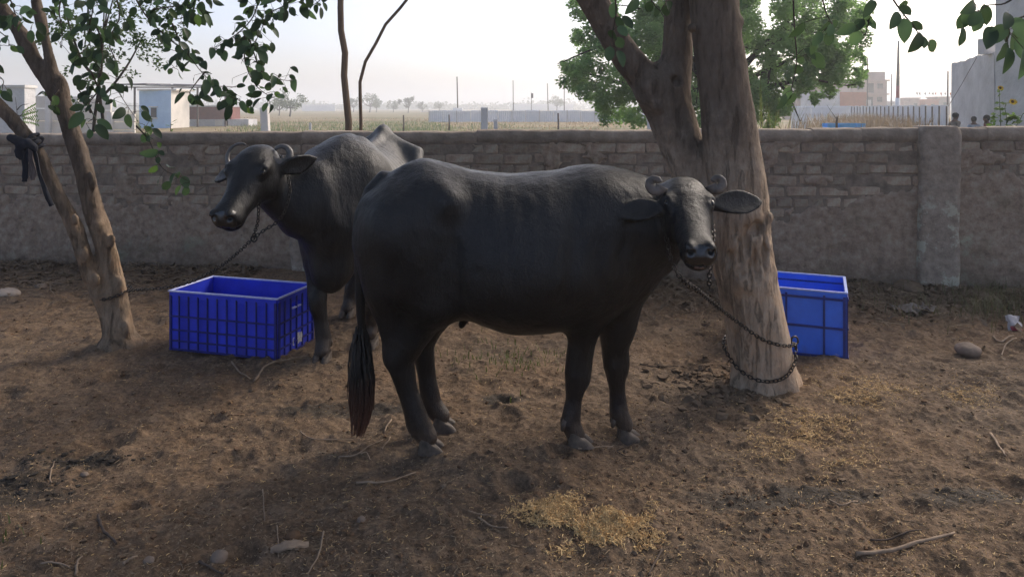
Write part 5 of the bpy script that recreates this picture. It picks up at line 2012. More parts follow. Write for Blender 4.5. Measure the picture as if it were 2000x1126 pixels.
def bushy_tree():
    d = 8.8
    base = P(186, 262, d); base[2] = 0
    root = empty("tree", base, "thin stemmed small leaved tree just beyond the wall beside the slender left tree", "tree")
    rows = []
    for px in ([(176, 400), (177, 262), (178, 200), (182, 140), (181, 60), (178, -30)], [(206, 400), (202, 262), (192, 190), (188, 130), (196, 70), (212, 0), (225, -40)], [(184, 150), (165, 118), (150, 60), (138, 0)],
               [(190, 140), (206, 90), (222, 60), (236, 10)], [(188, 200), (214, 165), (238, 120), (262, 60)], [(178, 220), (160, 190), (140, 172)], [(181, 80), (166, 40), (160, -10)], [(200, 262), (208, 250), (214, 243)]):
        pts = px_path(px, d)
        pts[:, 1] += np.linspace(0, rng.uniform(-.3, .3), len(pts))
        rows.append((list(pts), list(np.linspace(.030 if px[0][1] > 250 else .018, .006, len(pts)))))
    limb_tree(root, rows, BARK_D, n=6)
    r = np.random.default_rng(12)
    cl, rd = [], []
    for (px, py, rp, n) in ((180, 30, 70, 16), (140, 80, 45, 9), (230, 60, 50, 9), (260, 30, 50, 9), (120, 30, 50, 8), (300, 60, 40, 7), (200, 110, 40, 5), (270, 105, 26, 4), (330, 30, 36, 5), (150, 140, 26, 3), (285, 85, 40, 5), (120, 150, 16, 2), (100, 185, 14, 2), (128, 205, 12, 2), (300, 125, 14, 2), (60, 60, 40, 4), (240, 130, 26, 3)):
        for q in range(n):
            a = r.uniform(0, 6.28); t = math.sqrt(r.random())
            cl.append(P(px + rp * t * math.cos(a), py + rp * t * math.sin(a), d + r.normal(0, .35))); rd.append(r.uniform(.05, .13))
    leaf_cloud("crown", [SHRUB], root, cl, rd, 2300, .050, .028, 13)


neem()
sapling_pole([(681, 262, 7.2), (680, 230, 7), (676, 190, 7), (672, 150, 7), (674, 110, 6.6), (672, 85, 6.4), (666, 60, 6.2), (665, 20, 6), (666, -40, 5.8), (664, -120, 5)], 9.0, "straight bare brown sapling trunk rising beyond the wall behind the rear buffalo", 0)
sapling_pole([(705, 262, 3.6), (704, 210, 3.5), (703, 165, 3.5), (706, 136, 3.4), (720, 110, 3.3), (738, 78, 3.2), (755, 45, 3.1), (780, 18, 3), (800, -6, 2.9), (830, -50, 2.6)], 9.4, "thin dark sapling beyond the wall bending up to the right", 0)
bushy_tree()


def tropical_sprig():
    # the compound-leaved sprig in front of the pale wall at the far left, and the young plant by the hut
    root = empty("plant", (P(38, 262, 8.4)[0], 8.4, 0), "bright green fern leaved sprig beyond the wall at the far left", "plant")
    off = np.array(root.location)
    m = MB(); lv = MB()
    for path in ([(36, 330), (38, 262), (34, 225), (30, 190)], [(34, 235), (44, 222), (62, 214)], [(34, 225), (46, 228), (66, 236)], [(33, 215), (42, 206), (56, 203)]):
        pw = smooth_path(px_path(path, 8.4), 12) - off
        m.tube(pw, np.linspace(.006, .002, 12), 5)
    for path in ([(40, 224), (52, 216), (66, 208)], [(40, 230), (54, 226), (70, 222)], [(42, 234), (58, 236), (72, 240)]):
        pw = smooth_path(px_path(path, 8.4), 9)
        for i in range(1, 9):
            for s in (-1, 1):
                a = pw[i] - off
                b = a + np.array((.025, rng.uniform(-.01, .01), s * .045))
                w = np.array((.012, 0, .004 * s))
                lv.add([a, (a + b) / 2 + w, b, (a + b) / 2 - w], [(0, 1, 2, 3)])
    m.build("stem", TWIG, root, True)
    o = lv.build("leaves", LEAF_Y, root); o["kind"] = "stuff"
    root = empty("plant", (P(333, 255, 8.8)[0], 8.8, 0), "small bright green seedling beyond the wall in front of the blue hut", "plant")
    off = np.array(root.location)
    m = MB(); m.tube(np.array([P(333, 400, 8.8), P(333, 262, 8.8), P(334, 240, 8.8)]) - off, [.006, .005, .003], 5); m.build("stem", TWIG, root, True)
    lv = MB()
    for k in range(11):
        a = P(334, 240 + k * 1.8, 8.8) - off
        an = rng.uniform(0, 6.28); b = a + np.array((.085 * math.cos(an), .085 * math.sin(an), rng.uniform(-.02, .05)))
        s = np.cross(b - a, (0, 0, 1)); s = s / np.linalg.norm(s) * .014
        lv.add([a, (a + b) / 2 + s, b, (a + b) / 2 - s], [(0, 1, 2, 3)])
    lv.build("leaves", LEAF_Y, root)["kind"] = "stuff"


tropical_sprig()


def sunflower():
    d = 8.3
    base = P(1965, 255, d); base[2] = 0
    root = empty("sunflower", base, "wild sunflower plant with two yellow blooms beyond the wall at the far right", "plant")
    off = np.array(root.location)
    m = MB(); lv = MB()
    paths = [[(1968, 400), (1966, 262), (1966, 228), (1962, 205), (1975, 200)], [(1960, 400), (1955, 262), (1954, 225), (1952, 190), (1953, 176)], [(1985, 400), (1982, 262), (1990, 240), (1998, 222)], [(1945, 400), (1944, 262), (1938, 244), (1934, 238)], [(1966, 240), (1972, 232), (1985, 228)]]
    r = np.random.default_rng(31)
    for p in paths:
        pw = smooth_path(px_path(p, d), 20)
        m.tube(pw - off, np.linspace(.009, .003, 20), 5)
        for k in range(34):
            a = pw[r.integers(6, 20)] - off
            if a[2] < 1.1:
                a[2] = r.uniform(1.15, 1.5)
            an = r.uniform(0, 6.28)
            L = r.uniform(.04, .085)
            b = a + L * np.array((math.cos(an), .7 * math.sin(an), r.uniform(-.5, .3)))
            s = np.cross(b - a, (r.normal(), -1, r.normal())); s = s / np.linalg.norm(s) * L * .32
            lv.add([a, a * .6 + b * .4 + s, b, a * .6 + b * .4 - s], [(0, 1, 2, 3)])
    m.build("stem", simple("green_stem", (.10, .13, .05), (.06, .08, .03), .8), root, True)
    lv.build("leaves", LEAF_Y, root)["kind"] = "stuff"
    yel = simple("petal_yellow", (.75, .52, .03), (.60, .38, .02), .6, 20)
    brn = simple("disc_brown", (.10, .05, .02), (.05, .025, .01), .9, 60)
    for (px, py, s) in ((1977, 199, 1.0), (1953, 172, .75)):
        c = P(px, py, d - .05) - off
        pm = MB()
        for k in range(14):
            an = 2 * math.pi * k / 14 + r.uniform(-.1, .1)
            e = np.array((math.cos(an), -.35 + .25 * math.sin(an), math.sin(an) * .75))
            t = np.array((-math.sin(an), 0, math.cos(an)))
            a = c + e * .012 * s; b = c + e * .052 * s
            pm.add([a - t * .004 * s, (a + b) / 2 - t * .009 * s, b, (a + b) / 2 + t * .009 * s, a + t * .004 * s], [(0, 1, 2, 3), ][0:1])
        pm.build("petals", yel, root)["kind"] = "stuff"
        dm = MB(); dm.tube([c + np.array((0, .006, 0)), c - np.array((0, .008, 0)), c - np.array((0, .014, 0))], [.02 * s, .019 * s, .010 * s], 10); dm.build("disc", brn, root, True)


sunflower()


def blades(name, mat, pts, h, seed, lean=.35, w=.012, label=None, cat=None):
    r = np.random.default_rng(seed)
    n = len(pts)
    hh = h * r.uniform(.55, 1.2, n)
    an = r.uniform(0, 6.28, n)
    ln = lean * r.random(n) * hh
    wv = np.stack([np.cos(an + 1.57), np.sin(an + 1.57), np.zeros(n)], 1) * (w * r.uniform(.6, 1.3, n))[:, None]
    dv = np.stack([np.cos(an), np.sin(an), np.zeros(n)], 1) * ln[:, None]
    b = np.asarray(pts, float)
    mid = b + dv * .35 + np.stack([np.zeros(n), np.zeros(n), hh * .6], 1)
    top = b + dv + np.stack([np.zeros(n), np.zeros(n), hh], 1)
    V = np.stack([b - wv, b + wv, mid + wv * .7, mid - wv * .7, top], 1).reshape(-1, 3)
    k = np.arange(n)[:, None] * 5
    o = bpy.data.objects.new(name, make_mesh(name, V, [k + np.array([[0, 1, 2, 3]]), k + np.array([[3, 2, 4]])], mat, False))
    link(o)
    tag(o, label, cat, kind="stuff")
    return o


DRYG = leaf_mat("dry_grass_blade", (.27, .205, .130), (.36, .28, .185), .3, scale=.3, tint=(1.05, 1.0, .9))
GREENG = leaf_mat("grass_blade", (.10, .14, .06), (.19, .20, .095), .4, scale=.3, tint=(1.0, 1.05, .85))


def far_grass():
    r = np.random.default_rng(77)
    # dry hump before the right fence
    n = 9000
    x = r.uniform(14, 25.5, n); y = r.uniform(30, 46, n)
    hump = np.exp(-((x / y * F + 1000 - 1715) / 95) ** 2)
    keep = r.random(n) < hump
    x, y, hump = x[keep], y[keep], hump[keep]
    blades("dry_grass", DRYG, np.stack([x, y, np.full(len(x), -.02)], 1), 1.15, 1, .6, .035, "tall dry straw coloured grass in front of the panel fence", "grass")
    # green tussocks in the field
    P_ = []
    for k in range(190):
        d = r.uniform(40, 75)
        px = r.choice([r.uniform(470, 1000), r.uniform(500, 700), r.uniform(700, 860)])
        c = np.array(((px - 1000) / F * d, d, 0))
        m_ = r.integers(8, 26)
        P_.append(c + np.stack([r.normal(0, .7, m_), r.normal(0, .7, m_), np.zeros(m_)], 1))
    for k in range(16):
        d = r.uniform(44, 60); px = r.uniform(440, 560)
        P_.append(np.array(((px - 1000) / F * d, d, 0)) + np.stack([r.normal(0, .6, 14), r.normal(0, .6, 14), np.zeros(14)], 1))
    blades("field_grass", GREENG, np.concatenate(P_), .26, 2, .9, .03, "green tussocks scattered over the dry field", "grass")
    P_ = []
    for k in range(420):
        d = r.uniform(42, 110)
        px = r.uniform(430, 1420)
        m_ = r.integers(6, 16)
        P_.append(np.array(((px - 1000) / F * d, d, 0)) + np.stack([r.normal(0, .9, m_), r.normal(0, .9, m_), np.zeros(m_)], 1))
    blades("field_straw", DRYG, np.concatenate(P_), .20, 3, .8, .035, "pale dry stubble over the field", "grass")
    # reeds by the big tree
    n = 90
    pts = np.stack([r.uniform(3.1, 3.95, n), r.uniform(9.4, 10.6, n), np.zeros(n)], 1)
    blades("reeds", leaf_mat("reed_blade", (.16, .20, .06), (.26, .28, .10), .4), pts, 1.75, 5, .45, .010, "pale green reeds beyond the wall right of the big trunk", "reeds")
    n = 1500
    pts = np.stack([r.uniform(4.0, 12, n), r.uniform(14, 24, n), np.zeros(n)], 1)
    blades("weeds", DRYG, pts, .85, 6, .6, .014, "dry weeds beyond the wall", "weeds")


far_grass()


def far_trees():
    specs = [(566, 128, 62, 172, "round hazy tree at the left edge of the far field", 1), (722, 235, 44, 181, "hazy tree in the far field right of the straight sapling trunk", 0),
             (768, 245, 30, 195, "small round hazy bush far away between two field trees", 0), (797, 215, 34, 188, "hazy far tree with a forked leaning trunk and open crown", 2), (825, 255, 26, 198, "low round far tree right of the forked one", 0),
             (858, 265, 26, 197, "lone round far bush left of the white sheet fence", 0), (1087, 300, 34, 186, "hazy far tree among poles above the white sheet fence", 1), (545, 140, 40, 190, "low hazy tree beside the round far tree", 0), (690, 260, 20, 190, "faint far tree behind the straight sapling trunk", 0),
             (735, 240, 22, 192, "narrow hazy tree touching the bent thin sapling", 0)]
    for k, (px, d, wpx, ytop, lab, sty) in enumerate(specs):
        r = np.random.default_rng(100 + k)
        b = np.array(((px - 1000) / F * d, d, 0))
        H = EYE + (HOR - ytop) / F * d
        Wd = wpx / F * d
        root = empty("tree", b, lab, "tree", "hazy trees across the far field")
        rows = [([b, b + (.03 * H, 0, H * .25), b + ((.10 if sty == 2 else .0) * H, 0, H * .5)], [.035 * H, .028 * H, .02 * H])]
        cl, rd = [], []
        for q in range(26 if sty != 2 else 14):
            a = r.uniform(0, 6.28); t = math.sqrt(r.random())
            c = b + np.array((Wd * .46 * t * math.cos(a) * (1.0), Wd * .4 * r.uniform(-1, 1), H * (.62 + .30 * t * math.sin(a))))
            cl.append(c); rd.append(Wd * r.uniform(.09, .18))
            if q % 3 == 0:
                rows.append(([b + (0, 0, H * .3), (b + c) / 2 + (0, 0, H * .1), c], [.018 * H, .012 * H, .005 * H]))
        limb_tree(root, rows, BARK_D, n=5)
        leaf_cloud("crown", [FAR_L], root, cl, rd, 750, H * .085, H * .05, 200 + k)
    # continuous tree line on the horizon
    r = np.random.default_rng(9)
    root_pts, rad = [], []
    for k in range(620):
        x = r.uniform(-480, 480)
        d = r.uniform(520, 640)
        h = r.uniform(2, 5.0) + 2.6 * max(0, math.sin(x * .021) + .4 * math.sin(x * .067))
        root_pts.append((x, d, h * .55)); rad.append(h * .62)
    m = MB()
    rr = np.random.default_rng(2)
    c = np.array(root_pts); rd = np.array(rad)
    n = 15000
    ci = rr.integers(len(c), size=n)
    p = c[ci] + rr.normal(0, .5, (n, 3)) * rd[ci][:, None] * np.array((2.2, 1.5, 1))
    p[:, 2] = np.abs(p[:, 2])
    s = rr.uniform(.7, 1.8, n)[:, None]
    a = rr.normal(size=(n, 3)); a /= np.linalg.norm(a, axis=1)[:, None]
    b_ = np.cross(a, rr.normal(size=(n, 3))); b_ /= np.linalg.norm(b_, axis=1)[:, None]
    V = np.stack([p - a * s, p + b_ * s * .7, p + a * s, p - b_ * s * .7], 1).reshape(-1, 3)
    o = bpy.data.objects.new("treeline", make_mesh("treeline", V, np.arange(n * 4).reshape(n, 4), FAR_L, False))
    link(o); tag(o, "low belt of far trees fading into the haze along the horizon", "trees", kind="stuff")


far_trees()


# ------------------------------------------------------------------ beyond the wall: buildings, fences, poles
CEM = simple("grey_cement", (.66, .66, .67), (.44, .44, .45), .92, 1.1, .7, 9, .05, .15, detail=10)
CEM_W = simple("pale_concrete", (.72, .70, .67), (.55, .53, .51), .9, 3, .3, 20, .01, .15)
BRICKR = simple("red_brick_far", (.52, .20, .115), (.40, .15, .085), .95, 2, .3, 20, .01)
PINK = simple("pinkish_render", (0.483, 0.345, 0.293), (0.345, 0.247, 0.213), .95, 1.2, .3, 14, .01)
WHITE = simple("white_sheet", (.86, .87, .88), (.72, .74, .76), .6, .8, .2, 6, .01)
WHITE_S = simple("white_sheet_shaded", (.84, .85, .86), (.70, .71, .73), .6, 1.5, .2, 8, .01)
LBLUE = simple("light_blue_wash", (.50, .68, .86), (.40, .57, .76), .9, 2.0, .2, 14, .01)
CREAM = simple("cream_wash", (0.759, 0.713, 0.644), (0.598, 0.564, 0.506), .9, 1.5, .2, 14, .01)
DARKW = simple("dark_opening", (0.034, 0.034, 0.034), (0.023, 0.023, 0.023), .6, 5)
MAROON = simple("maroon_brick", (0.230, 0.098, 0.081), (0.138, 0.063, 0.055), .95, 3, .3, 20, .01)
GREYSL = simple("grey_sheet_roof", (0.196, 0.196, 0.207), (0.115, 0.115, 0.127), .7, 4)
RUST = simple("rusty_post", (0.115, 0.086, 0.071), (0.057, 0.046, 0.040), .8, 8)


def bx(name, mat, root, c, s, rot=None, bev=0.0):
    m = MB(); m.box(c, s, rot, bev=bev)
    return m.build(name, mat, root)


def house_box(root, mat, x0, x1, y, z0, z1, depth, name="wall"):
    return bx(name, mat, root, ((x0 + x1) / 2, y + depth / 2, (z0 + z1) / 2), (x1 - x0, depth, z1 - z0))


def background_buildings():
    X = lambda px, d: (px - 1000) / F * d
    Zp = lambda py, d: EYE + (HOR - py) / F * d
    # blue hut
    d = 56.0
    root = empty("hut", (X(300, d), d, 0), "small pale blue washed hut with one dark window beyond the wall", "hut")
    o = root.location
    x0, x1, x2 = X(264, d) - o[0], X(331, d) - o[0], X(370, d + 2.8) - o[0]
    H = Zp(177, d)
    m = MB()
    fx = X(334, d) - o[0]
    dp = 3.4
    sx = x2 * 1.0
    # two visible faces: blue front turned a little, white side
    V = np.array([(x0, .6, 0), (fx, 0, 0), (sx, 2.8, 0), (x0 + .9, 3.6, 0), (x0, .6, H), (fx, 0, H), (sx, 2.8, H), (x0 + .9, 3.6, H)])
    m.add(V, [(0, 1, 5, 4)], 0); m.add(V, [(1, 2, 6, 5), (2, 3, 7, 6), (3, 0, 4, 7), (4, 5, 6, 7)], 1)
    m.build("wall", [LBLUE, CREAM], root)
    wx, wz = X(297, d) - o[0], Zp(220, d)
    win = bx("window", DARKW, root, (wx, .26, wz), (.40, .10, .72))
    bx("window_ledge", CREAM, root, (wx, .2, wz + .43), (.62, .22, .08)); bx("window_ledge", CREAM, root, (wx, .2, wz - .42), (.58, .18, .07))
    bx("roof_slab", CREAM, root, ((x0 + sx) / 2 + .1, 1.8, H + .07), (sx - x0 + .1, 3.3, .13))
    # shelter roof on posts behind it
    d = 60.0
    root = empty("shelter", (X(335, d), d, 0), "flat thin roofed shelter on slim posts rising over the blue hut", "shelter")
    o = root.location
    z = Zp(167, d)
    for k in range(7):
        xa = X(238 + k * 27, d) - o[0]; xb = X(238 + (k + 1) * 27, d) - o[0]
        bx("roof_panel", GREYSL, root, ((xa + xb) / 2, 1.5 + .01 * k, z + .12 + .10 * math.sin(k * 1.9) * .4 - .02 * k), (xb - xa + .1, 4.2, .10), Euler((.02, -.03 if k < 4 else .05, 0)).to_matrix())
    bx("beam", RUST, root, (0, -.5, z - .16), (X(430, d) - X(240, d), .10, .10))
    for px in (268, 341, 390, 444):
        bx("post", RUST, root, (X(px, d) - o[0], -.4, z / 2 - .1), (.12, .12, z - .2))
    # low building right of the hut
    d = 62.0
    root = empty("outbuilding", (X(425, d), d, 0), "long low outbuilding with maroon upper band and grey base beside the hut", "building")
    o = root.location
    a, b = X(369, d) - o[0], X(486, d) - o[0]
    zt, zm = Zp(209, d), Zp(233, d)
    bx("upper_wall", MAROON, root, ((a + X(452, d) - o[0]) / 2, 1, (zt + zm) / 2), (X(452, d) - o[0] - a, 2, zt - zm))
    bx("lower_wall", CEM, root, ((a + b) / 2, .98, zm / 2), (b - a, 2.1, zm))
    bx("pale_panel", CREAM, root, (X(428, d) - o[0], -.09, zm * .5), (.6, .06, zm * .9))
    bx("doorway", DARKW, root, (X(437, d) - o[0] + .25, -.09, zm * .45), (.28, .05, zm * .8))
    bx("cap", CEM, root, ((a + X(452, d) - o[0]) / 2, 1, zt + .06), (X(452, d) - o[0] - a + .15, 2.1, .12))
    # far left walls
    d = 26.0
    root = empty("wall_block", (X(20, d), d, 0), "tall weathered grey block wall at the far left beyond the yard", "wall")
    o = root.location
    zt = Zp(171, d)
    bx("wall", CEM, root, ((X(-60, d) + X(48, d)) / 2 - o[0], .3, zt / 2), (X(48, d) - X(-60, d), .6, zt))
    bx("cap", CEM_W, root, ((X(-60, d) + X(48, d)) / 2 - o[0], .3, zt + .04), (X(48, d) - X(-60, d) + .08, .7, .09))
    d = 30.0
    root = empty("boundary_wall", (X(120, d), d, 0), "low cream panel wall on concrete posts seen past the slender left tree", "wall")
    o = root.location
    for k, (pa, pb, yt) in enumerate(((50, 95, 187), (95, 150, 188), (150, 215, 192), (215, 262, 222))):
        zt = Zp(yt, d)
        nrow = 4
        for q in range(nrow):
            bx("panel", CREAM, root, ((X(pa, d) + X(pb, d)) / 2 - o[0], .1 + .012 * (q % 2), zt * (q + .5) / nrow), (X(pb, d) - X(pa, d) - .03, .09, zt / nrow - .03))
        bx("post", CEM_W, root, (X(pa, d) - o[0], .02, zt / 2 + .03), (.20, .20, zt + .06))
    # white corrugated sheet fence in the field
    d = 78.0
    root = empty("sheet_fence", (X(1050, d), d, 0), "long low white corrugated sheet fence across the field", "fence")
    o = root.location
    zt = Zp(216, d)
    n = 17
    for k in range(n):
        a = X(838 + k * 27, d) - o[0]; b = X(838 + (k + 1) * 27, d) - o[0]
        m = MB()
        xs = np.linspace(a, b - .03, 15)
        V = []
        for i, x in enumerate(xs):
            yy = .25 + .05 * (i % 2) + .35 * math.sin(k * .9) * .1
            V += [(x, yy, .05), (x, yy, zt + .04 * math.sin(k * 2.1))]
        V = np.array(V)
        m.add(V, [(2 * i, 2 * i + 2, 2 * i + 3, 2 * i + 1) for i in range(14)])
        m.build("sheet", WHITE, root)
        if k % 2 == 0:
            bx("post", CEM_W, root, (a, .1, zt * .52), (.10, .10, zt * 1.04))
    bx("rail", WHITE, root, (0, .18, zt * .92), (X(838 + 27 * n, d) - X(838, d), .05, .05))
    # far white walls on the horizon line
    for k, (pa, pb, yt, dd, lab) in enumerate(((590, 655, 204, 330, "faint long white wall far off left of the straight sapling"), (1000, 1120, 203, 420, "faint white line of a far wall above the sheet fence"))):
        root = empty("far_wall", (X((pa + pb) / 2, dd), dd, 0), lab, "wall")
        bx("wall", WHITE, root, (0, 0, Zp(yt, dd) / 2), (X(pb, dd) - X(pa, dd), .5, Zp(yt, dd)))
    # right fence of upright panels, running away
    a = np.array((X(1852, 31), 31.0)); b = np.array((X(1660, 54), 54.0))
    root = empty("panel_fence", (a[0], a[1], 0), "white upright panel fence running away behind the dry grass", "fence")
    L = np.linalg.norm(b - a); dv = (b - a) / L
    ang = math.atan2(dv[1], dv[0])
    n = 22
    rot = Matrix.Rotation(ang, 3, 'Z')
    for k in range(n):
        s = L * (k + .5) / n
        p = dv * s
        w = L / n
        h = 1.64 + .02 * math.sin(k * 2.7)
        bx("panel", WHITE_S, root, (p[0], p[1], h / 2 + .02), (w - .07, .05, h), rot)
        q = dv * (s - w / 2)
        bx("post", RUST, root, (q[0] - .04, q[1] + .05, h / 2), (.05, .05, h - .05), rot)
    # its sheet continuation to the left
    d = 55.0
    root = empty("sheet_fence", (X(1600, d), d, 0), "pale ribbed sheet fence behind the large feathery tree's foot", "fence")
    o = root.location
    zt = Zp(207, d)
    for k in range(6):
        xa = X(1545 + k * 19.5, d) - o[0]; xb = X(1545 + (k + 1) * 19.5, d) - o[0]
        bx("sheet", WHITE, root, ((xa + xb) / 2, .03 * (k % 2), zt / 2), (xb - xa - .04, .05, zt))
    for zz in (.35, .65, .92):
        bx("rail", WHITE_S, root, (0, -.05, zt * zz), (X(1662, d) - X(1545, d), .06, .06))
    # grey cement building on the right: long low wall then a tall block
    p0 = np.array((X(1858, 28.5), 28.5)); p1 = np.array((X(1944, 23.2), 23.2)); p2 = np.array((14.6, 16.0))
    root = empty("grey_building", (p1[0], p1[1], 0), "big bare grey cement building closing the view on the right", "building")
    o = np.array((p1[0], p1[1]))
    def wallseg(name, a, b, za, zb_, th, mat, sub=None):
        a = a - o; b = b - o
        v = (b - a) / np.linalg.norm(b - a); nrm = np.array((v[1], -v[0]))
        if nrm[0] < 0: nrm = -nrm
        n_ = 24
        m = MB(); V = []
        for i in range(n_ + 1):
            t = i / n_
            q = a + (b - a) * t
            zz = za + (zb_ - za) * t + ((.018 * math.sin(i * 1.3) + .02 * math.sin(i * .47 + 1)) if za < 5 else 0)
            for (dd, z) in ((0, 0), (0, zz), (th, zz), (th, 0)):
                V.append((q[0] + nrm[0] * dd, q[1] + nrm[1] * dd, z))
        i = np.arange(n_)[:, None] * 4; j = np.arange(4)[None, :]
        m.add(np.array(V), np.stack([i + j, i + 4 + j, i + 4 + (j + 1) % 4, i + (j + 1) % 4], -1).reshape(-1, 4)[:, ::-1])
        m.add(np.array(V[:4]), [(0, 1, 2, 3)]); m.add(np.array(V[-4:]), [(3, 2, 1, 0)])
        return m.build(name, mat, root)
    wallseg("low_wall", p0, p1 + (p0 - p1) * .02, 3.22, 3.32, 5.0, CEM)
    wallseg("tall_wall", p1, p2, 7.6, 7.6, 6.0, CEM)
    v = (p2 - p1) / np.linalg.norm(p2 - p1)
    nr = np.array((-v[1], v[0]));
    if nr[0] > 0: nr = -nr
    ang2 = math.atan2(v[1], v[0])
    rot2 = Matrix.Rotation(ang2, 3, 'Z')
    for s in (2.3,):                                          # a seam and courses of the tall wall
        q = v * s + nr * .03
        bx("pilaster", CEM, root, (q[0], q[1], 3.7), (.16, .10, 7.4), rot2)
    q = (p0 - p1) * .05
    bx("roof_stub", CEM, root, (q[0], q[1] + .3, 3.5), (.35, .35, .5))
    # guy wire against it
    w0 = P(1908, 112, 22.5); w1 = P(1852, 208, 26)
    m = MB(); m.tube([w0, (w0 + w1) / 2 - np.array((0, 0, .03)), w1], .008, 5)
    tag(m.build("guy_wire", RUST), "thin slanting wire in front of the grey cement building", "wire")
    # houses on the right
    d = 128.0
    root = empty("house", (X(1716, d), d, 0), "two storey pinkish unplastered house with stair head and dark windows", "house")
    o = root.location
    zf, zr, zh = Zp(184, d), Zp(158, d), Zp(140, d)
    bx("wall", PINK, root, (0 - .3, 3, zr / 2), (X(1733, d) - X(1662, d), 6, zr)).location = (X(1697, d) - o[0] + .3, 0, 0)
    bx("stair_head", PINK, root, (X(1717, d) - o[0], 2.4, (zr + zh) / 2), (X(1731, d) - X(1703, d), 4, zh - zr))
    bx("roof_slab", PINK, root, (X(1698, d) - o[0], 2.9, zr + .06), (X(1736, d) - X(1660, d), 6.6, .25))
    bx("floor_band", PINK, root, (X(1698, d) - o[0], 2.9, zf), (X(1735, d) - X(1660, d), 6.5, .22))
    for (px, py, w, h) in ((1719, 168, .9, .8), (1718, 194, .8, .8), (1701, 172, .9, 1.6), (1700, 198, .8, 1.5), (1680, 170, 1.0, .8)):
        wdo = bx("window", DARKW, root, (X(px, d) - o[0], -.02, Zp(py, d)), (w, .12, h))
        bx("sill", PINK, root, (X(px, d) - o[0], -.10, Zp(py, d) - h / 2 - .05), (w + .25, .2, .08))
    d = 100.0
    root = empty("brick_shed", (X(1664, d), d, 0), "long flat red brick shed in front of the two storey house", "building")
    o = root.location
    bx("wall", BRICKR, root, (0, 2, Zp(180, d) / 2), (X(1695, d) - X(1633, d), 4, Zp(180, d)))
    bx("corner_post", CEM_W, root, (X(1694, d) - o[0] + .1, -.1, Zp(195, d) / 2), (.5, .5, Zp(195, d)))
    d = 98.0
    root = empty("house", (X(1595, d), d, 0), "plain pale pink low house half hidden by the feathery tree", "house")
    o = root.location
    bx("wall", PINK, root, (0, 2.5, Zp(165, d) / 2), (X(1632, d) - X(1556, d), 5, Zp(165, d)))
    bx("lower_wall", CEM, root, (.4, -.15, Zp(180, d) / 2), (X(1633, d) - X(1556, d) - .1, .2, Zp(180, d)))
    bx("roof_slab", PINK, root, (0, 2.4, Zp(165, d) + .08), (X(1634, d) - X(1554, d), 5.6, .2))
    d = 150.0
    for k, (pa, pb, yt, mt, lab) in enumerate(((1766, 1778, 200, PINK, "tiny pinkish far house right of the tall mast"), (1776, 1796, 193, PINK, "boxy pink far house with a flat roof left of the bunting"), (1806, 1834, 196, BRICKR, "low brown far house with a sloping roof under the bunting"), (1832, 1856, 191, PINK, "pink far house next to the grey cement building"), (1737, 1748, 200, CEM_W, "small whitish far house left of the tall mast"))):
        root = empty("house", (X((pa + pb) / 2, d), d, 0), lab, "house", "small far houses on the horizon")
        z = Zp(yt, d)
        bx("wall", mt, root, (0, 2, z / 2), (X(pb, d) - X(pa, d), 4, z))
        bx("roof", mt, root, (0, 2, z + .12), (X(pb, d) - X(pa, d) + .4, 4.4, .22), Euler((0, -.05 if k == 2 else 0, 0)).to_matrix())
        bx("window", DARKW, root, (0.2, -.02, z * .62), (.7, .1, .7))


background_buildings()


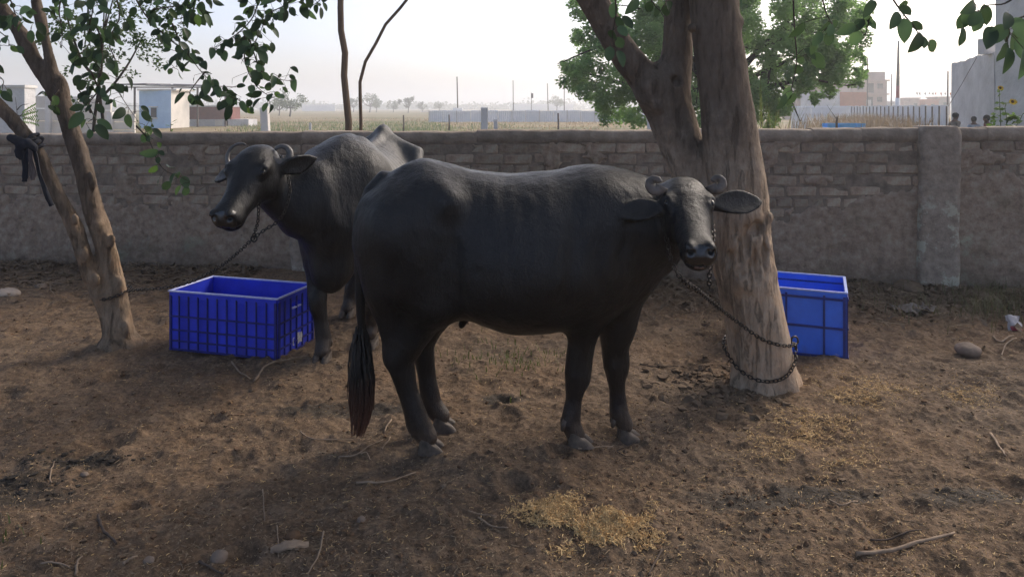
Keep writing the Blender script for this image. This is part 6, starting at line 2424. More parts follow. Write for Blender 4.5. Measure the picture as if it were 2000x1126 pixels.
def poles():
    X = lambda px, d: (px - 1000) / F * d
    Zp = lambda py, d: EYE + (HOR - py) / F * d
    grp = "bare slim poles standing in the far field"
    for (px, pt, yt, d, r_, lab) in ((894.5, 892.5, 150, 80, .075, "dark slim pole rising from a white block behind the sheet fence"), (1002.5, 1002, 157, 110, .07, "slim pole above the middle of the sheet fence"), (1038, 1037.5, 181, 110, .05, "short thin pole with a small dark flag over the sheet fence"),
                                     (1071, 1069, 163, 110, .07, "slim leaning pole left of the hazy far tree over the sheet fence"), (1102, 1102, 152, 100, .06, "slim pole right at the edge of the feathery tree's crown"), (1694, 1694.5, 113, 90, .09, "dark pole beside the two storey house at the edge of the foliage"), (1740.5, 1741.5, 145, 95, .085, "thin pole between the two storey house and the tall mast"), (1850.5, 1851.5, 139, 60, .07, "thin pole just left of the grey cement building")):
        root = empty("pole", (X(px, d), d, 0), lab, "pole", grp)
        m = MB(); m.tube([(0, 0, 0), (X(pt, d) - X(px, d), 0, Zp(yt, d))], [r_, r_ * .8], 7); m.build("shaft", RUST, root, True)
        if px == 894.5:
            bx("base_block", WHITE, root, (0, 0, .75), (1.0, .8, 1.5))
        else:
            bx("footing", CEM_W, root, (0, 0, .1), (r_ * 4, r_ * 4, .3))
        if px == 1038:
            m = MB(); m.box((.12, 0, Zp(187, d)), (.28, .03, .7)); m.build("flag", DARKW, root)
    # tall mast with a red band and white foot
    d = 62.0
    root = empty("mast", (X(1753, d), d, 0), "tall grey mast with a red band and white painted foot", "mast")
    o = X(1753, d)
    def seg(y0, y1, r0, r1, mat, nm):
        m = MB()
        t = lambda y: (X(1753 + (205 - y) / 125 * 2, d) - o, 0, Zp(y, d))
        a = t(y0); b = t(y1)
        if y0 > 206: a = (0, 0, 0)
        m.tube([a, b], [r0, r1], 10); m.build(nm, mat, root, True)
    seg(215, 191.5, .19, .18, WHITE, "foot")
    seg(191.5, 168, .145, .135, simple("faded_red", (.36, .09, .09), (.26, .06, .06), .7), "red_band")
    seg(168, 80, .135, .075, simple("mast_grey", (.13, .125, .12), (.09, .085, .08), .7), "shaft")
    # bunting
    d = 60.0
    root = empty("bunting", P(1820, 182, d), "string of little red and dark flags against the bright sky", "bunting")
    off = np.array(root.location)
    m = MB(); m.tube(np.array([P(1770, 178, d), P(1790, 181, d), P(1820, 183, d), P(1851, 178, d), P(1862, 176, d)]) - off, .008, 4); m.build("string", RUST, root)
    red = simple("flag_red", (.42, .09, .05), (.30, .06, .04), .8); org_ = simple("flag_orange", (.65, .25, .06), (.5, .18, .05), .8); dk = simple("flag_dark", (.05, .07, .06), (.03, .04, .04), .8)
    for (px, mt, h) in ((1791, dk, 5), (1796, dk, 6), (1807, dk, 5.5), (1815.5, dk, 3), (1822, dk, 6), (1827, red, 5), (1838, red, 7), (1846, dk, 5), (1856, org_, 8), (1860, red, 9)):
        c = P(px, 181.5, d) - off; s = d / F
        m = MB(); q = rng.uniform(-.6, .6)
        V = np.array([(c[0] - 1.6 * s, c[1], c[2]), (c[0] + 1.6 * s, c[1], c[2] + .02), (c[0] + q * s * 2, c[1] - .06, c[2] - h * s)])
        m.add(np.concatenate([V, V + np.array((0, .012, 0))]), [(0, 1, 2), (5, 4, 3)])
        m.build("flag", mt, root)
    # concrete posts near the wall
    for (px, ty, w, d, lean, lab) in ((520, 209, .17, 17, -.05, "leaning pale concrete post beyond the wall left of the straight sapling"), (946, 210, .155, 17, 0, "upright pale concrete post beyond the wall over the front buffalo's back"), (968, 233, .09, 17, 0, "short pale post stump right of the upright concrete post"),
                                      (606, 240, .05, 16, 0, "short whitish stick post beyond the wall left of the straight sapling"), (1269, 226, .12, 15, .03, "grey post half hidden by the big forked trunk")):
        x = X(px, d); z = Zp(ty, d)
        m = MB(); m.box((lean * -z / 2 * 0, 0, z / 2), (w, w, z), Matrix.Rotation(lean, 3, 'Y'), bev=.012)
        o = m.build("concrete_post", CEM_W); o.location = (x, d, 0)
        tag(o, lab, "post", "posts in the field just beyond the wall")
    for (px, ty, d, lab) in ((1090, 221, 40, "dark stake with a pale foot in the tan field before the sheet fence"), (877, 224, 50, "dark little stake in front of the sheet fence's left end"), (788, 225, 48, "thin crooked stake among the green tussocks")):
        x = X(px, d); z = Zp(ty, d)
        m = MB(); m.tube([(0, 0, 0), (.02, 0, z * .5), (0, 0, z)], [.055, .05, .045], 6)
        o = m.build("stake", RUST, None, True); o.location = (x, d, 0)
        tag(o, lab, "stake", "posts in the field just beyond the wall")
    # lattice pylons far off
    for (px, yt, d, lab) in ((687, 172, 900, "faint lattice pylon on the horizon left of the bent sapling"), (985, 174, 900, "faint lattice pylon on the horizon above the sheet fence")):
        root = empty("pylon", (X(px, d), d, 0), lab, "pylon", "far lattice pylons")
        H = Zp(yt, d); m = MB()
        for sx in (-1, 1):
            for sy in (-1, 1):
                m.tube([(sx * 2.4, sy * 2.4, 0), (sx * .5, sy * .5, H)], .16, 4)
        for k in range(7):
            z0, z1 = H * k / 7, H * (k + 1) / 7
            w0, w1 = 2.4 - 1.9 * k / 7, 2.4 - 1.9 * (k + 1) / 7
            m.tube([(-w0, -w0, z0), (w1, -w1, z1)], .10, 4); m.tube([(w0, -w0, z0), (-w1, -w1, z1)], .10, 4)
        m.build("lattice", CEM, root)
        m = MB()
        for z, w in ((.72, 3.2), (.85, 2.6), (.96, 1.6)):
            m.tube([(-w, 0, H * z), (w, 0, H * z)], .14, 4)
        m.build("cross_arm", CEM, root)
    # blue trough seen over the wall
    d = 30.0
    root = empty("trough", (X(1653, d), d, 0), "bright blue trough in three sections seen over the wall's top", "trough")
    o = root.location
    tb = simple("trough_blue", (.10, .42, .82), (.07, .32, .68), .6, 6)
    for (a, b) in ((1616, 1637), (1639, 1671), (1673, 1690)):
        xa, xb = X(a, d) - o[0], X(b, d) - o[0]
        zt = Zp(241, d)
        bx("front_panel", tb, root, ((xa + xb) / 2, 0, zt - .28), (xb - xa, .05, .56))
        bx("back_panel", tb, root, ((xa + xb) / 2, .5, zt - .28), (xb - xa, .05, .56))
        bx("trough_floor", tb, root, ((xa + xb) / 2, .25, zt - .54), (xb - xa, .46, .04))
        for sx in (xa + .06, xb - .06):
            bx("leg", RUST, root, (sx, .25, (zt - .56) / 2), (.08, .4, zt - .56))
    m = MB(); b0 = P(1634, 250, 27); m.tube([(b0[0], 27, 0), P(1634, 240, 27), P(1635, 228, 27)], [.05, .045, .03], 6)
    m.tube([P(1634, 232, 27), P(1625, 220, 27), P(1615, 205, 27)], [.014, .010, .005], 4)
    tag(m.build("stump", BARK_D, None, True), "dark dead stump with a thin twig in front of the blue trough", "stump")


poles()


def kid(name, label, x, y, h, face, shirt, lean=0.0, arm=0.0):
    s = h / 1.4
    root_loc = (x, y, 0)
    f = Field((-.42, -.34, -.04), (.42, .34, 1.48), .022)
    L_ = lean
    hip = np.array((0, 0, .72)); neck = np.array((L_, 0, 1.16)); head = neck + np.array((L_ * .25 + .01, 0, .14))
    f.chain([hip, hip * .5 + neck * .5, neck], [.105, .10, .085], .03)
    f.chain([neck + np.array((0, -.13, -.03)), neck + np.array((0, .13, -.03))], [.05, .05], .05)
    f.chain([neck, head], [.042, .045], .03)
    f.ell(head + np.array((0, 0, .02)), (.085, .072, .105), .02)
    f.ell(head + np.array((.085, 0, .0)), (.018, .012, .018), .015)
    for sg in (-1, 1):
        f.ell(head + np.array((-.005, sg * .074, .01)), (.018, .010, .026), .01)
        f.chain([hip + np.array((0, sg * .06, -.02)), np.array((.02, sg * .075, .40)), np.array((-.02 * sg, sg * .08, .06))], [.085, .058, .042], .04)
        f.chain([np.array((-.02 * sg - .02, sg * .08, .03)), np.array((-.02 * sg + .11, sg * .09, .02))], [.035, .025], .03)
        sh = neck + np.array((0, sg * .15, -.04))
        el = sh + np.array((-.10 + arm * .1, sg * .06, -.22)); ha = el + np.array((.12 + arm * .1, sg * -.01, -.18))
        f.chain([sh, el, ha], [.042, .034, .026], .025)
        f.ell(ha + np.array((.02, 0, -.03)), (.03, .02, .04), .015)
    V, Q = f.mesh(1)
    ctr = V[Q].mean(1)
    mi = np.zeros(len(Q), int)
    mi[(ctr[:, 2] < 1.16) & (ctr[:, 2] > .66)] = 1
    mi[(ctr[:, 2] <= .70) & (ctr[:, 2] > .30)] = 2
    skin = simple("child_skin", (.16, .085, .055), (.12, .06, .04), .6)
    tr = simple("child_trousers", (.07, .07, .09), (.05, .05, .06), .9)
    o = bpy.data.objects.new(name, make_mesh(name, V * s, Q, [skin, shirt, tr], True, mi))
    o.location = root_loc; o.rotation_euler = (0, 0, face)
    link(o); tag(o, label, "person", "children walking beyond the wall")
    g = Field((-.2, -.2, 1.1), (.25, .2, 1.62), .014)
    g.ell(head + np.array((-.012, 0, .045)), (.097, .084, .092), .0)
    g.ell(head + np.array((.105, 0, -.045)), (.075, .10, .085), .01, sub=True)
    V, Q = g.mesh(1)
    V += normals(V, Q) * (.008 * fbm(V, 24, 4, 3))[:, None]
    link(bpy.data.objects.new("hair", make_mesh("hair", V * s, Q, simple("black_hair", (.012, .010, .009), (.006, .005, .005), .6), True)), o)


kid("person", "child in a grey brown shirt leaning as it walks along the grey building", (1860 - 1000) / F * 22, 22, 1.38, .3, simple("shirt_grey", (.22, .19, .17), (.15, .13, .12), .9), .10, -.4)
kid("person", "child in a white and blue shirt between the two other children", (1902 - 1000) / F * 22, 22, 1.27, 1.2, simple("shirt_white", (.62, .66, .72), (.40, .46, .55), .9), .0)
kid("person", "child in a dark red shirt beside the yellow wild sunflower plant", (1929 - 1000) / F * 21, 21, 1.32, 2.5, simple("shirt_red", (.24, .045, .045), (.15, .03, .03), .9), .02)


# ------------------------------------------------------------------ things lying on the yard's earth
STRAW = simple("straw", (0.750, 0.538, 0.256), (0.461, 0.294, 0.128), .75, 40)
STRAW_D = simple("old_straw", (0.346, 0.256, 0.160), (0.179, 0.128, 0.083), .9, 30, rnd=(.7, 1.2))
CLOD = simple("earth_clod", (0.198, 0.125, 0.074), (0.083, 0.051, 0.032), .97, 14, .8, 120, .004, .1)
CLOD_G = simple("grey_clod", (0.198, 0.143, 0.096), (0.096, 0.069, 0.047), .95, 14, .7, 120, .004, .1)
STONE = simple("field_stone", (0.256, 0.198, 0.154), (0.141, 0.109, 0.084), .85, 9, .6, 60, .005, .2)
DEADLEAF = simple("dead_leaf", (0.192, 0.134, 0.083), (0.077, 0.054, 0.036), .85, 12)
STICKM = simple("dry_stick", (0.346, 0.256, 0.173), (0.179, 0.128, 0.090), .85, 25, .3, 120, .002)
STICKD = simple("dark_stick", (0.109, 0.079, 0.059), (0.051, 0.038, 0.029), .9, 25, .3, 120, .002)


def scatter(n, sampler, seed):
    r = np.random.default_rng(seed)
    x, y = sampler(r, n)
    return x, y, gh(x, y), r


def persp(r, n, y0=2.45, y1=6.6):
    """uniform in the picture's ground area"""
    d = 1.0 / r.uniform(1 / y1, 1 / y0, n)
    px = r.uniform(-60, 2060, n)
    return (px - 1000) / F * d, d


def rods(name, mat, x, y, z, r, L, w, label=None, cat=None, tilt=.18, cull=None):
    n = len(x)
    an = r.uniform(0, 6.28, n)
    l = L * r.uniform(.45, 1.5, n); ww = w * r.uniform(.6, 1.4, n)
    dv = np.stack([np.cos(an), np.sin(an), r.normal(0, tilt, n)], 1); dv /= np.linalg.norm(dv, axis=1)[:, None]
    s = np.stack([-np.sin(an), np.cos(an), np.zeros(n)], 1)
    u = np.cross(dv, s)
    c = np.stack([x, y, z + ww * .5 + np.abs(dv[:, 2]) * l * .25], 1)
    bend = r.normal(0, .12, n)[:, None] * l[:, None] * s
    V = []
    for t, k in ((-.5, 0), (0, 1), (.5, 0)):
        p = c + dv * (l * t)[:, None] + (bend if k else 0)
        for a in (0, 2.1, 4.2):
            V.append(p + (ww * .5)[:, None] * (math.cos(a) * s + math.sin(a) * u))
    V = np.stack(V, 1).reshape(-1, 3)
    k = np.arange(n)[:, None] * 9
    quads = []
    for q in (0, 3):
        for a in range(3):
            quads.append(k + np.array([[q + a, q + (a + 1) % 3, q + 3 + (a + 1) % 3, q + 3 + a]]))
    tris = [k + np.array([[2, 1, 0]]), k + np.array([[6, 7, 8]])]
    o = bpy.data.objects.new(name, make_mesh(name, V, [np.concatenate(quads), np.concatenate(tris)], mat, False))
    link(o); tag(o, label, cat, kind="stuff")
    return o


ICO_V = None


def ico():
    import bmesh
    bm = bmesh.new(); bmesh.ops.create_icosphere(bm, subdivisions=1, radius=1)
    V = np.array([v.co[:] for v in bm.verts]); Fc = np.array([[v.index for v in f.verts] for f in bm.faces])
    bm.free()
    return V, Fc


def lumps(name, mat, x, y, z, size, r, label, cat, flat=.65, sink=.25):
    IV, IF = ico()
    n = len(x)
    m = len(IV)
    jit = 1 + r.normal(0, .30, (n, m, 1))
    V = IV[None] * jit
    an = r.uniform(0, 6.28, n)
    ca, sa = np.cos(an)[:, None], np.sin(an)[:, None]
    asp = r.uniform(.65, 1.25, (n, 1))
    X = V[:, :, 0] * asp; Y = V[:, :, 1]; Z = V[:, :, 2] * flat * r.uniform(.7, 1.2, (n, 1))
    V = np.stack([X * ca - Y * sa, X * sa + Y * ca, Z], -1) * size[:, None, None]
    V += np.stack([x, y, z + size * flat * (1 - 2 * sink) * .5], 1)[:, None, :]
    Fc = (IF[None] + (np.arange(n) * m)[:, None, None]).reshape(-1, 3)
    o = bpy.data.objects.new(name, make_mesh(name, V.reshape(-1, 3), Fc, mat, False))
    link(o); tag(o, label, cat, kind="stuff")
    return o


def litter():
    # clods
    x, y, z, r = scatter(12000, lambda r, n: persp(r, n, 2.45, 6.6), 1)
    keep = fbm2(x, y, 1.3, 5, 3) + r.normal(0, .5, len(x)) > .0
    x, y, z = x[keep], y[keep], z[keep]
    lumps("earth_clods", CLOD, x, y, z, (.0026 + .010 * r.random(len(x)) ** 6.0), r, "crumbs of brown earth over the yard", "earth")
    x, y, z, r = scatter(260, lambda r, n: persp(r, n, 2.45, 5.5), 2)
    lumps("pebbles", CLOD_G, x, y, z, .004 + .012 * r.random(len(x)) ** 3, r, "small grey pebbles over the yard", "pebbles")
    # rubble heap left of the big trunk's foot
    r = np.random.default_rng(9)
    n = 420
    x = r.normal(1.12, .16, n); y = r.normal(4.15, .25, n)
    lumps("earth_rubble", CLOD_G, x, y, gh(x, y), .006 + .026 * r.random(n) ** 4, r, "loose clods heaped at the big tree's foot", "earth")
    # dung crumbs in the dark patches at left
    n = 700
    c = r.integers(0, 5, n)
    cx = np.array((-1.95, -2.25, -2.05, -2.75, -2.5))[c]; cy = np.array((3.32, 3.02, 3.1, 3.5, 3.1))[c]
    x = cx + r.normal(0, .16, n); y = cy + r.normal(0, .055, n)
    lumps("dung", simple("old_dung", (.045, .036, .026), (.02, .016, .012), .9, 20, .6, 90, .004), x, y, gh(x, y), .004 + .013 * r.random(n) ** 4, r, "dark trampled dung patch in the left foreground", "dung", .4)
    # straw bits over the yard
    x, y, z, r = scatter(9000, lambda r, n: persp(r, n, 2.45, 5.8), 3)
    w = np.exp(-((x - 1.7) / 1.1) ** 2) + .28
    keep = r.random(len(x)) < w
    rods("straw_bits", STRAW, x[keep], y[keep], z[keep], r, .014, .0022, "chopped straw bits strewn over the yard", "straw")
    x, y, z, r = scatter(5200, lambda r, n: persp(r, n, 2.45, 6.4), 4)
    rods("old_straw", STRAW_D, x, y, z, r, .035, .0024, "grey old straw trodden into the yard", "straw")
    x, y, z, r = scatter(9000, lambda r, n: persp(r, n, 2.45, 6.4), 44)
    rods("chaff", STRAW_D, x, y, z, r, .010, .0028, "tiny flecks of chaff and bark trodden into the yard", "chaff")
    # straw patch in the foreground
    r = np.random.default_rng(15)
    n = 12000
    px = 1000 + np.abs(r.normal(0, 1, n)) * 0 + r.normal(150, 72, n); py = 1030 + r.normal(0, 30, n) + (px - 1150) * .10
    d = EYE * F / (py - HOR); x = (px - 1000) / F * d
    keep = 1.9 * fbm2(x, d, 7, 3, 4) + r.normal(0, .3, n) + 1.35 * (1 - ((px - 1150) / 130) ** 2 - ((py - 1030 - (px - 1150) * .10) / 58) ** 2) > .1
    x, d = x[keep], d[keep]
    lift = .010 * np.exp(-((x - .3) / .25) ** 2) * r.random(len(x))
    rods("straw_patch", STRAW, x, d, gh(x, d) + lift, r, .017, .0026, "patch of golden chopped straw on the bare earth in the foreground", "straw", .5)
    # straw by the crate and tree
    n = 7000
    k = r.integers(0, 5, n)
    cpx = np.array((1640, 1700, 1850, 1560, 1620))[k]; cpy = np.array((800, 770, 775, 860, 900))[k]
    spx = np.array((80, 90, 70, 60, 50))[k]; spy = np.array((26, 24, 16, 26, 22))[k]
    px = cpx + r.normal(0, 1, n) * spx; py = cpy + r.normal(0, 1, n) * spy
    d = EYE * F / (py - HOR); x = (px - 1000) / F * d
    keep = (fbm2(x, d, 5, 4, 3) + r.normal(0, .3, n) > .05) & (d > 2.5)
    x, d = x[keep], d[keep]
    keep = (x - 1.41) ** 2 + (d - 4.15) ** 2 > .19 ** 2
    x, d = x[keep], d[keep]
    rods("straw_trail", STRAW, x, d, gh(x, d) + .006 * r.random(len(x)), r, .018, .0024, "pale chopped straw strewn right of the big tree's foot", "straw", .35)
    # leaf litter and dead stalks along the wall
    n = 5200
    s = np.where(r.random(n) < .45, r.uniform(-1.5, 2.2, n), r.uniform(5.6, 10.5, n))
    off = -np.abs(r.normal(0, .55, n)) - .02
    x = W0[0] + WT[0] * s + WNb[0] * off; y = W0[1] + WT[1] * s + WNb[1] * off
    z = gh(x, y)
    an = r.uniform(0, 6.28, n); L = r.uniform(.025, .075, n)
    dv = np.stack([np.cos(an), np.sin(an), r.normal(.1, .35, n)], 1); sv = np.stack([-np.sin(an), np.cos(an), r.normal(0, .4, n)], 1)
    p = np.stack([x, y, z + .006 + .02 * r.random(n)], 1)
    h = np.array((0, 0, 1.0)) * (L * .15)[:, None]
    V = np.stack([p - dv * L[:, None] * .5, p + sv * L[:, None] * .25 + h, p + dv * L[:, None] * .5, p - sv * L[:, None] * .25 + h], 1).reshape(-1, 3)
    o = bpy.data.objects.new("dead_leaves", make_mesh("dead_leaves", V, np.concatenate([np.arange(n)[:, None] * 4 + np.array([[0, 1, 3]]), np.arange(n)[:, None] * 4 + np.array([[1, 2, 3]])]), DEADLEAF, False))
    link(o); tag(o, "dry dead leaves drifted along the wall's foot", "leaves", kind="stuff")
    n = 2000
    s = np.where(r.random(n) < .4, r.uniform(-1.5, 2.0, n), r.uniform(5.4, 10.5, n))
    off = -np.abs(r.normal(0, .6, n)) - .03
    x = W0[0] + WT[0] * s + WNb[0] * off; y = W0[1] + WT[1] * s + WNb[1] * off
    rods("dry_stalks", STRAW_D, x, y, gh(x, y) + .02 * r.random(n), r, .20, .0042, "tangled dry stalks along the wall's foot", "stalks", .2)
    # living grass at the right and small sprouts under the belly
    n = 620
    px = np.where(r.random(n) < .85, r.normal(1950, 50, n), r.normal(1790, 60, n)); py = r.normal(600, 20, n)
    d = EYE * F / np.maximum(py - HOR, 300); x = (px - 1000) / F * d
    blades("wild_grass", leaf_mat("yard_grass", (.07, .075, .035), (.16, .135, .07), .3, tint=(1, 1, .8)), np.stack([x, d, gh(x, d) - .005], 1), .13, 21, 1.2, .0035, "ragged green grass by the wall at the right edge", "grass")
    n = 260
    x = r.normal(-.05, .22, n); y = r.normal(4.55, .18, n)
    k = r.random(n) < .25
    x = np.where(k, r.normal(-2.0, .15, n), x); y = np.where(k, r.normal(2.62, .06, n), y)
    blades("sprouts", leaf_mat("sprout_green", (.07, .09, .03), (.12, .13, .05), .35), np.stack([x, y, gh(x, y) - .004], 1), .05, 22, 1.2, .003, "sparse green sprouts in the trampled earth", "grass")


litter()


def stick(pxs, r_, mat, label, lift=0.004, cat="stick", up=0.0):
    pts = np.array([G(*q) for q in pxs])
    sp_ = smooth_path(pts, 14)
    hz = gh(sp_[:, 0], sp_[:, 1]); sp_[:, 2] = np.convolve(np.pad(hz, 2, mode='edge'), np.ones(5) / 5, 'valid') + r_ * .9 + lift + up * np.sin(np.linspace(0, np.pi, 14))
    c = sp_[0].copy()
    m = MB()
    wob = rng.normal(0, r_ * .16, sp_.shape); wob[:, 2] *= .3
    m.tube(sp_ - c + wob, np.linspace(r_, r_ * .6, 14) * rng.uniform(.85, 1.15, 14), 6)
    o = m.build("stick", mat, None, True); o.location = c
    tag(o, label, cat, "dry sticks lying on the yard")


def stone(px, py, size, label, asp=(1, .75, .6), mat=None, seed=1):
    c = G(px, py)
    f = Field((-1.5, -1.5, -1.2), (1.5, 1.5, 1.2), .13)
    f.ell((0, 0, 0), asp, .0)
    f.ell((.3, .1, .1), (asp[0] * .6, asp[1] * .7, asp[2] * .6), .2)
    V, Q = f.mesh(1)
    V = V + normals(V, Q) * (.13 * fbm(V, 1.2, seed, 3))[:, None]
    V *= size
    o = bpy.data.objects.new("stone", make_mesh("stone", V, Q, mat or STONE, True))
    o.location = (c[0], c[1], c[2] + size * asp[2] * .34); o.rotation_euler = (0, 0, seed * 1.3)
    link(o); tag(o, label, "stone", "stones lying on the yard")


def ground_things():
    stick([(497, 745), (520, 722), (560, 706), (604, 697)], .0065, STICKM, "bent pale stick reaching to the rear buffalo's front hoof", up=.01)
    stick([(452, 708), (466, 728), (488, 743)], .006, STICKM, "short pale stick left of the bent one by the rear hoof")
    stick([(696, 948), (750, 944), (812, 925)], .0055, STICKM, "pale curved stick on bare earth below the front buffalo's hind hoof")
    stick([(1672, 1089), (1760, 1074), (1866, 1044)], .008, STICKM, "long straight stick in the right foreground")
    stick([(1700, 1048), (1742, 1040), (1800, 1038)], .0045, STICKD, "thin dark twig just above the long straight stick")
    stick([(1934, 852), (1950, 872), (1963, 894)], .007, STICKM, "thick short stick at the right edge")
    stick([(662, 893), (700, 882), (748, 862)], .004, STICKM, "thin stalk by the tail's tip")
    stick([(704, 880), (716, 893), (724, 907)], .004, STICKM, "short stalk crossing below the tail's tip")
    stick([(765, 818), (756, 832), (751, 846)], .005, STICKM, "short pale chip between tail and hind hoof")
    stick([(762, 856), (756, 866), (746, 880)], .0045, STICKM, "second pale chip behind the near hind hoof")
    stick([(586, 845), (610, 856), (690, 862)], .0035, STICKM, "long fine stalk left of the tail's tip")
    stick([(632, 1042), (622, 1085), (600, 1126)], .004, STICKM, "curved fine stalk at the bottom left of centre")
    stick([(513, 957), (515, 985), (517, 1022)], .0028, STICKM, "fine upright looking stalk in the left foreground")
    stick([(541, 1028), (543, 1058), (544, 1092)], .0028, STICKM, "fine stalk beside the split bark flake")
    stick([(1129, 878), (1160, 877), (1196, 874)], .0045, STICKM, "thin stalk in front of the near front hoof")
    stick([(1222, 895), (1206, 880), (1250, 862)], .003, STICKD, "fine crooked twig in front of the far front hoof")
    stick([(1292, 1075), (1280, 1098), (1266, 1128)], .0045, STICKD, "dark twig at the bottom edge below the straw patch")
    stick([(192, 1010), (200, 1035), (228, 1066)], .006, STICKD, "dark broken twig in the left foreground")
    stick([(80, 1105), (108, 1104), (136, 1112)], .004, STICKM, "thin stalk in the lower left corner")
    stick([(148, 1126), (152, 1100), (160, 1088)], .005, STICKM, "pale stalk pair at the lower left edge")
    stick([(100, 945), (98, 925), (106, 903)], .0035, STICKM, "fine stalk beside the dung patch")
    stick([(390, 1100), (410, 1110), (438, 1124)], .005, STICKD, "dark twig in front of the reddish stone")
    stick([(240, 1105), (255, 1095), (268, 1088)], .006, STICKM, "short pale split chip in the lower left")
    stick([(935, 1012), (960, 1022), (992, 1030)], .004, STICKM, "thin twig left of the straw patch")
    stick([(915, 1000), (945, 1006), (970, 1012)], .003, STICKM, "faint stalk left above the straw patch")
    stick([(1620, 980), (1645, 990), (1675, 983)], .004, STICKM, "pale twig above the long straight stick")
    stick([(1250, 712), (1285, 716), (1325, 715)], .005, STICKD, "dark twig behind the far front leg")
    stick([(1940, 660), (1955, 672), (1980, 655)], .007, STICKM, "bent bleached stick beside the grass at the right edge")
    stick([(1955, 695), (1962, 680), (1985, 663)], .006, STICKM, "second bleached stick at the right edge")
    stick([(5, 560), (60, 556), (130, 556)], .006, STICKM, "long thin stalk lying by the wall at the left edge", up=.02)
    stone(428, 1092, .038, "reddish stone in the left foreground", (1, .7, .6), seed=1)
    stone(291, 1094, .024, "small flat stone left of the reddish stone", (1, .8, .35), seed=2)
    stone(1890, 692, .085, "big rounded stone before the right grass", (1, .8, .55), seed=3)
    stone(1775, 567, .13, "squat grey lump at the right pillar's foot", (1, .8, .6), CLOD_G, 4)
    stone(8, 580, .12, "flat pale stone at the left edge near the wall", (1, .7, .4), simple("pale_stone", (.36, .31, .26), (.22, .18, .15), .9, 8), 5)
    stone(705, 1016, .018, "pebble left of centre in the foreground", (1, .8, .6), seed=6)
    stone(165, 928, .018, "pebble below the dung patch", (1, .8, .6), seed=7)
    stone(572, 1050, .030, "dull clod behind the split bark flake", (1, .8, .6), CLOD, 8)
    stone(1915, 585, .09, "greyish stone half sunk by the wall right of the pillar", (1, .8, .5), CLOD_G, 9)
    stone(80, 562, .05, "small pale lump at the wall's foot at the left", (1, .8, .6), STONE, 10)
    # split bark flake
    c = G(566, 1070); m = MB()
    V = []
    for t in np.linspace(0, 1, 9):
        for q in (-1, -.3, .4, 1):
            V.append((t * .13 - .065, q * (.022 * math.sin(math.pi * min(1, t * .9 + .1)) + .004), .012 + .014 * math.sin(t * 3) - .010 * q * q + .003 * math.sin(t * 20 + q)))
    V = np.array(V)
    i = np.arange(8)[:, None] * 4; j = np.arange(3)[None, :]
    Q = np.stack([i + j, i + 4 + j, i + 5 + j, i + 1 + j], -1).reshape(-1, 4)
    m.add(np.concatenate([V, V - np.array((0, 0, .006))]), np.concatenate([Q[:, ::-1], Q + 36]))
    o = m.build("bark_flake", STICKM, None, True); o.location = c; o.rotation_euler = (0, 0, .25)
    tag(o, "split pale bark flake lying in the left foreground", "bark")
    # torn sack by the wall at the right
    sackm = simple("dusty_sack", (.22, .19, .16), (.10, .085, .07), .9, 14, .4, 80, .004)
    c = G(1790, 617)
    xs = np.linspace(-.17, .17, 26); ys = np.linspace(-.13, .13, 20)
    X, Y = np.meshgrid(xs, ys)
    p = np.stack([X.ravel(), Y.ravel(), np.zeros(X.size)], 1)
    Z = .045 * np.abs(fbm(p, 9, 4, 3)).reshape(X.shape) + .012
    Xd = X + .05 * fbm(p, 6, 9, 3).reshape(X.shape); Yd = Y + .05 * fbm(p, 6, 12, 3).reshape(X.shape)
    V = np.stack([Xd, Yd, Z], -1).reshape(-1, 3)
    i = np.arange(19)[:, None] * 26; j = np.arange(25)[None, :]
    Q = np.stack([i + j, i + j + 1, i + 27 + j, i + 26 + j], -1).reshape(-1, 4)
    ctr = V[Q].mean(1)
    keep = ((fbm(ctr * np.array((1, 1, 0)), 8, 40, 3) > -.35) & (np.hypot(ctr[:, 0] / .19, ctr[:, 1] / .15) < 1.0 + .2 * np.sin(np.arctan2(ctr[:, 1], ctr[:, 0]) * 5)))
    o = bpy.data.objects.new("torn_sack", make_mesh("torn_sack", V, Q[keep], sackm, True)); o.location = c; link(o)
    tag(o, "crumpled torn grey sack lying before the wall right of the blue crate", "sack")
    # discarded packet at the right edge
    c = G(1994, 645)
    m = MB()
    pk = simple("packet_white", (.50, .47, .46), (.38, .35, .36), .5, 14); pr = simple("packet_red", (.40, .06, .08), (.3, .05, .06), .5, 14)
    X, Z = np.meshgrid(np.linspace(-.06, .06, 9), np.linspace(0, .11, 8))
    p = np.stack([X.ravel(), np.zeros(X.size), Z.ravel()], 1)
    Y = .02 * fbm(p, 25, 3, 3) + .02 * np.abs(X.ravel()) / .06
    V = np.stack([X.ravel(), Y, Z.ravel()], 1)
    i = np.arange(7)[:, None] * 9; j = np.arange(8)[None, :]
    Q = np.stack([i + j, i + j + 1, i + 10 + j, i + 9 + j], -1).reshape(-1, 4)
    mi = (np.arange(len(Q)) // 8 < 2).astype(int)
    Vb = V + np.array((0, .02, 0))
    m.add(V, Q[mi == 0], 0); m.add(V, Q[mi == 1], 1); m.add(Vb, Q[:, ::-1], 0)
    o = m.build("packet", [pk, pr], None, True); o.location = c; o.rotation_euler = (-.5, .2, .4)
    tag(o, "crumpled white and red packet at the right edge by the grass", "packet")


ground_things()


# ------------------------------------------------------------------ haze
def build_haze():
    m = MB()
    m.box((0, 2500, 12.6), (8200, 5200, 27.6))
    t = NT("haze_air")
    v = t.new("ShaderNodeVolumePrincipled")
    v.inputs["Color"].default_value = (.93, .96, .99, 1)
    v.inputs["Density"].default_value = HAZE
    v.inputs["Anisotropy"].default_value = .35
    out = t.n["Material Output"]
    for lk in list(out.inputs["Surface"].links):
        t.t.links.remove(lk)
    t.n.remove(t.b)
    t.l(v.outputs[0], out.inputs["Volume"])
    o = m.build("haze", t.m)
    tag(o, kind="stuff")


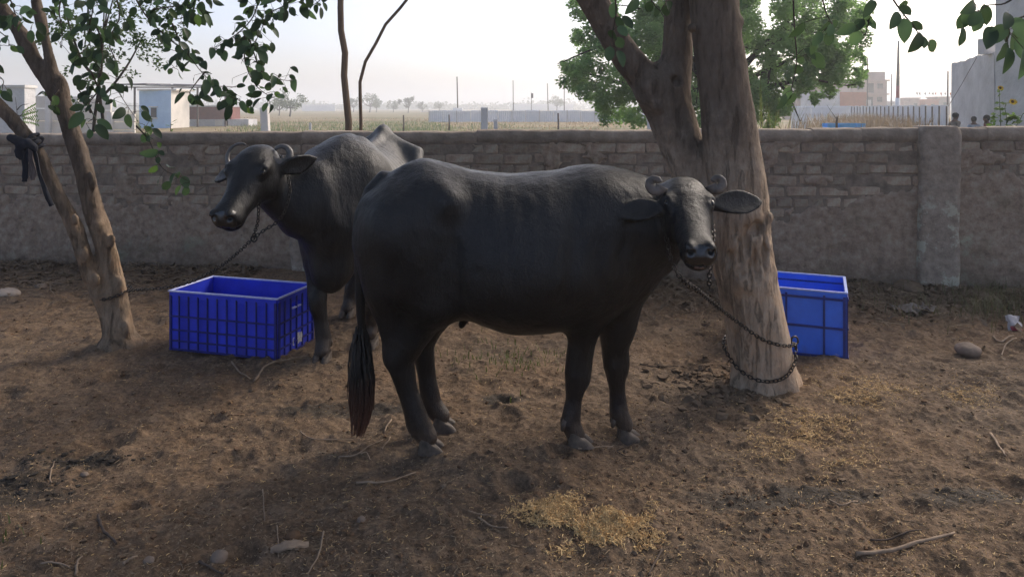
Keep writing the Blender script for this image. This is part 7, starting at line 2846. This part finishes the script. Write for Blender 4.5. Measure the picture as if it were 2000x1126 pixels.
HAZE = .0024
build_haze()
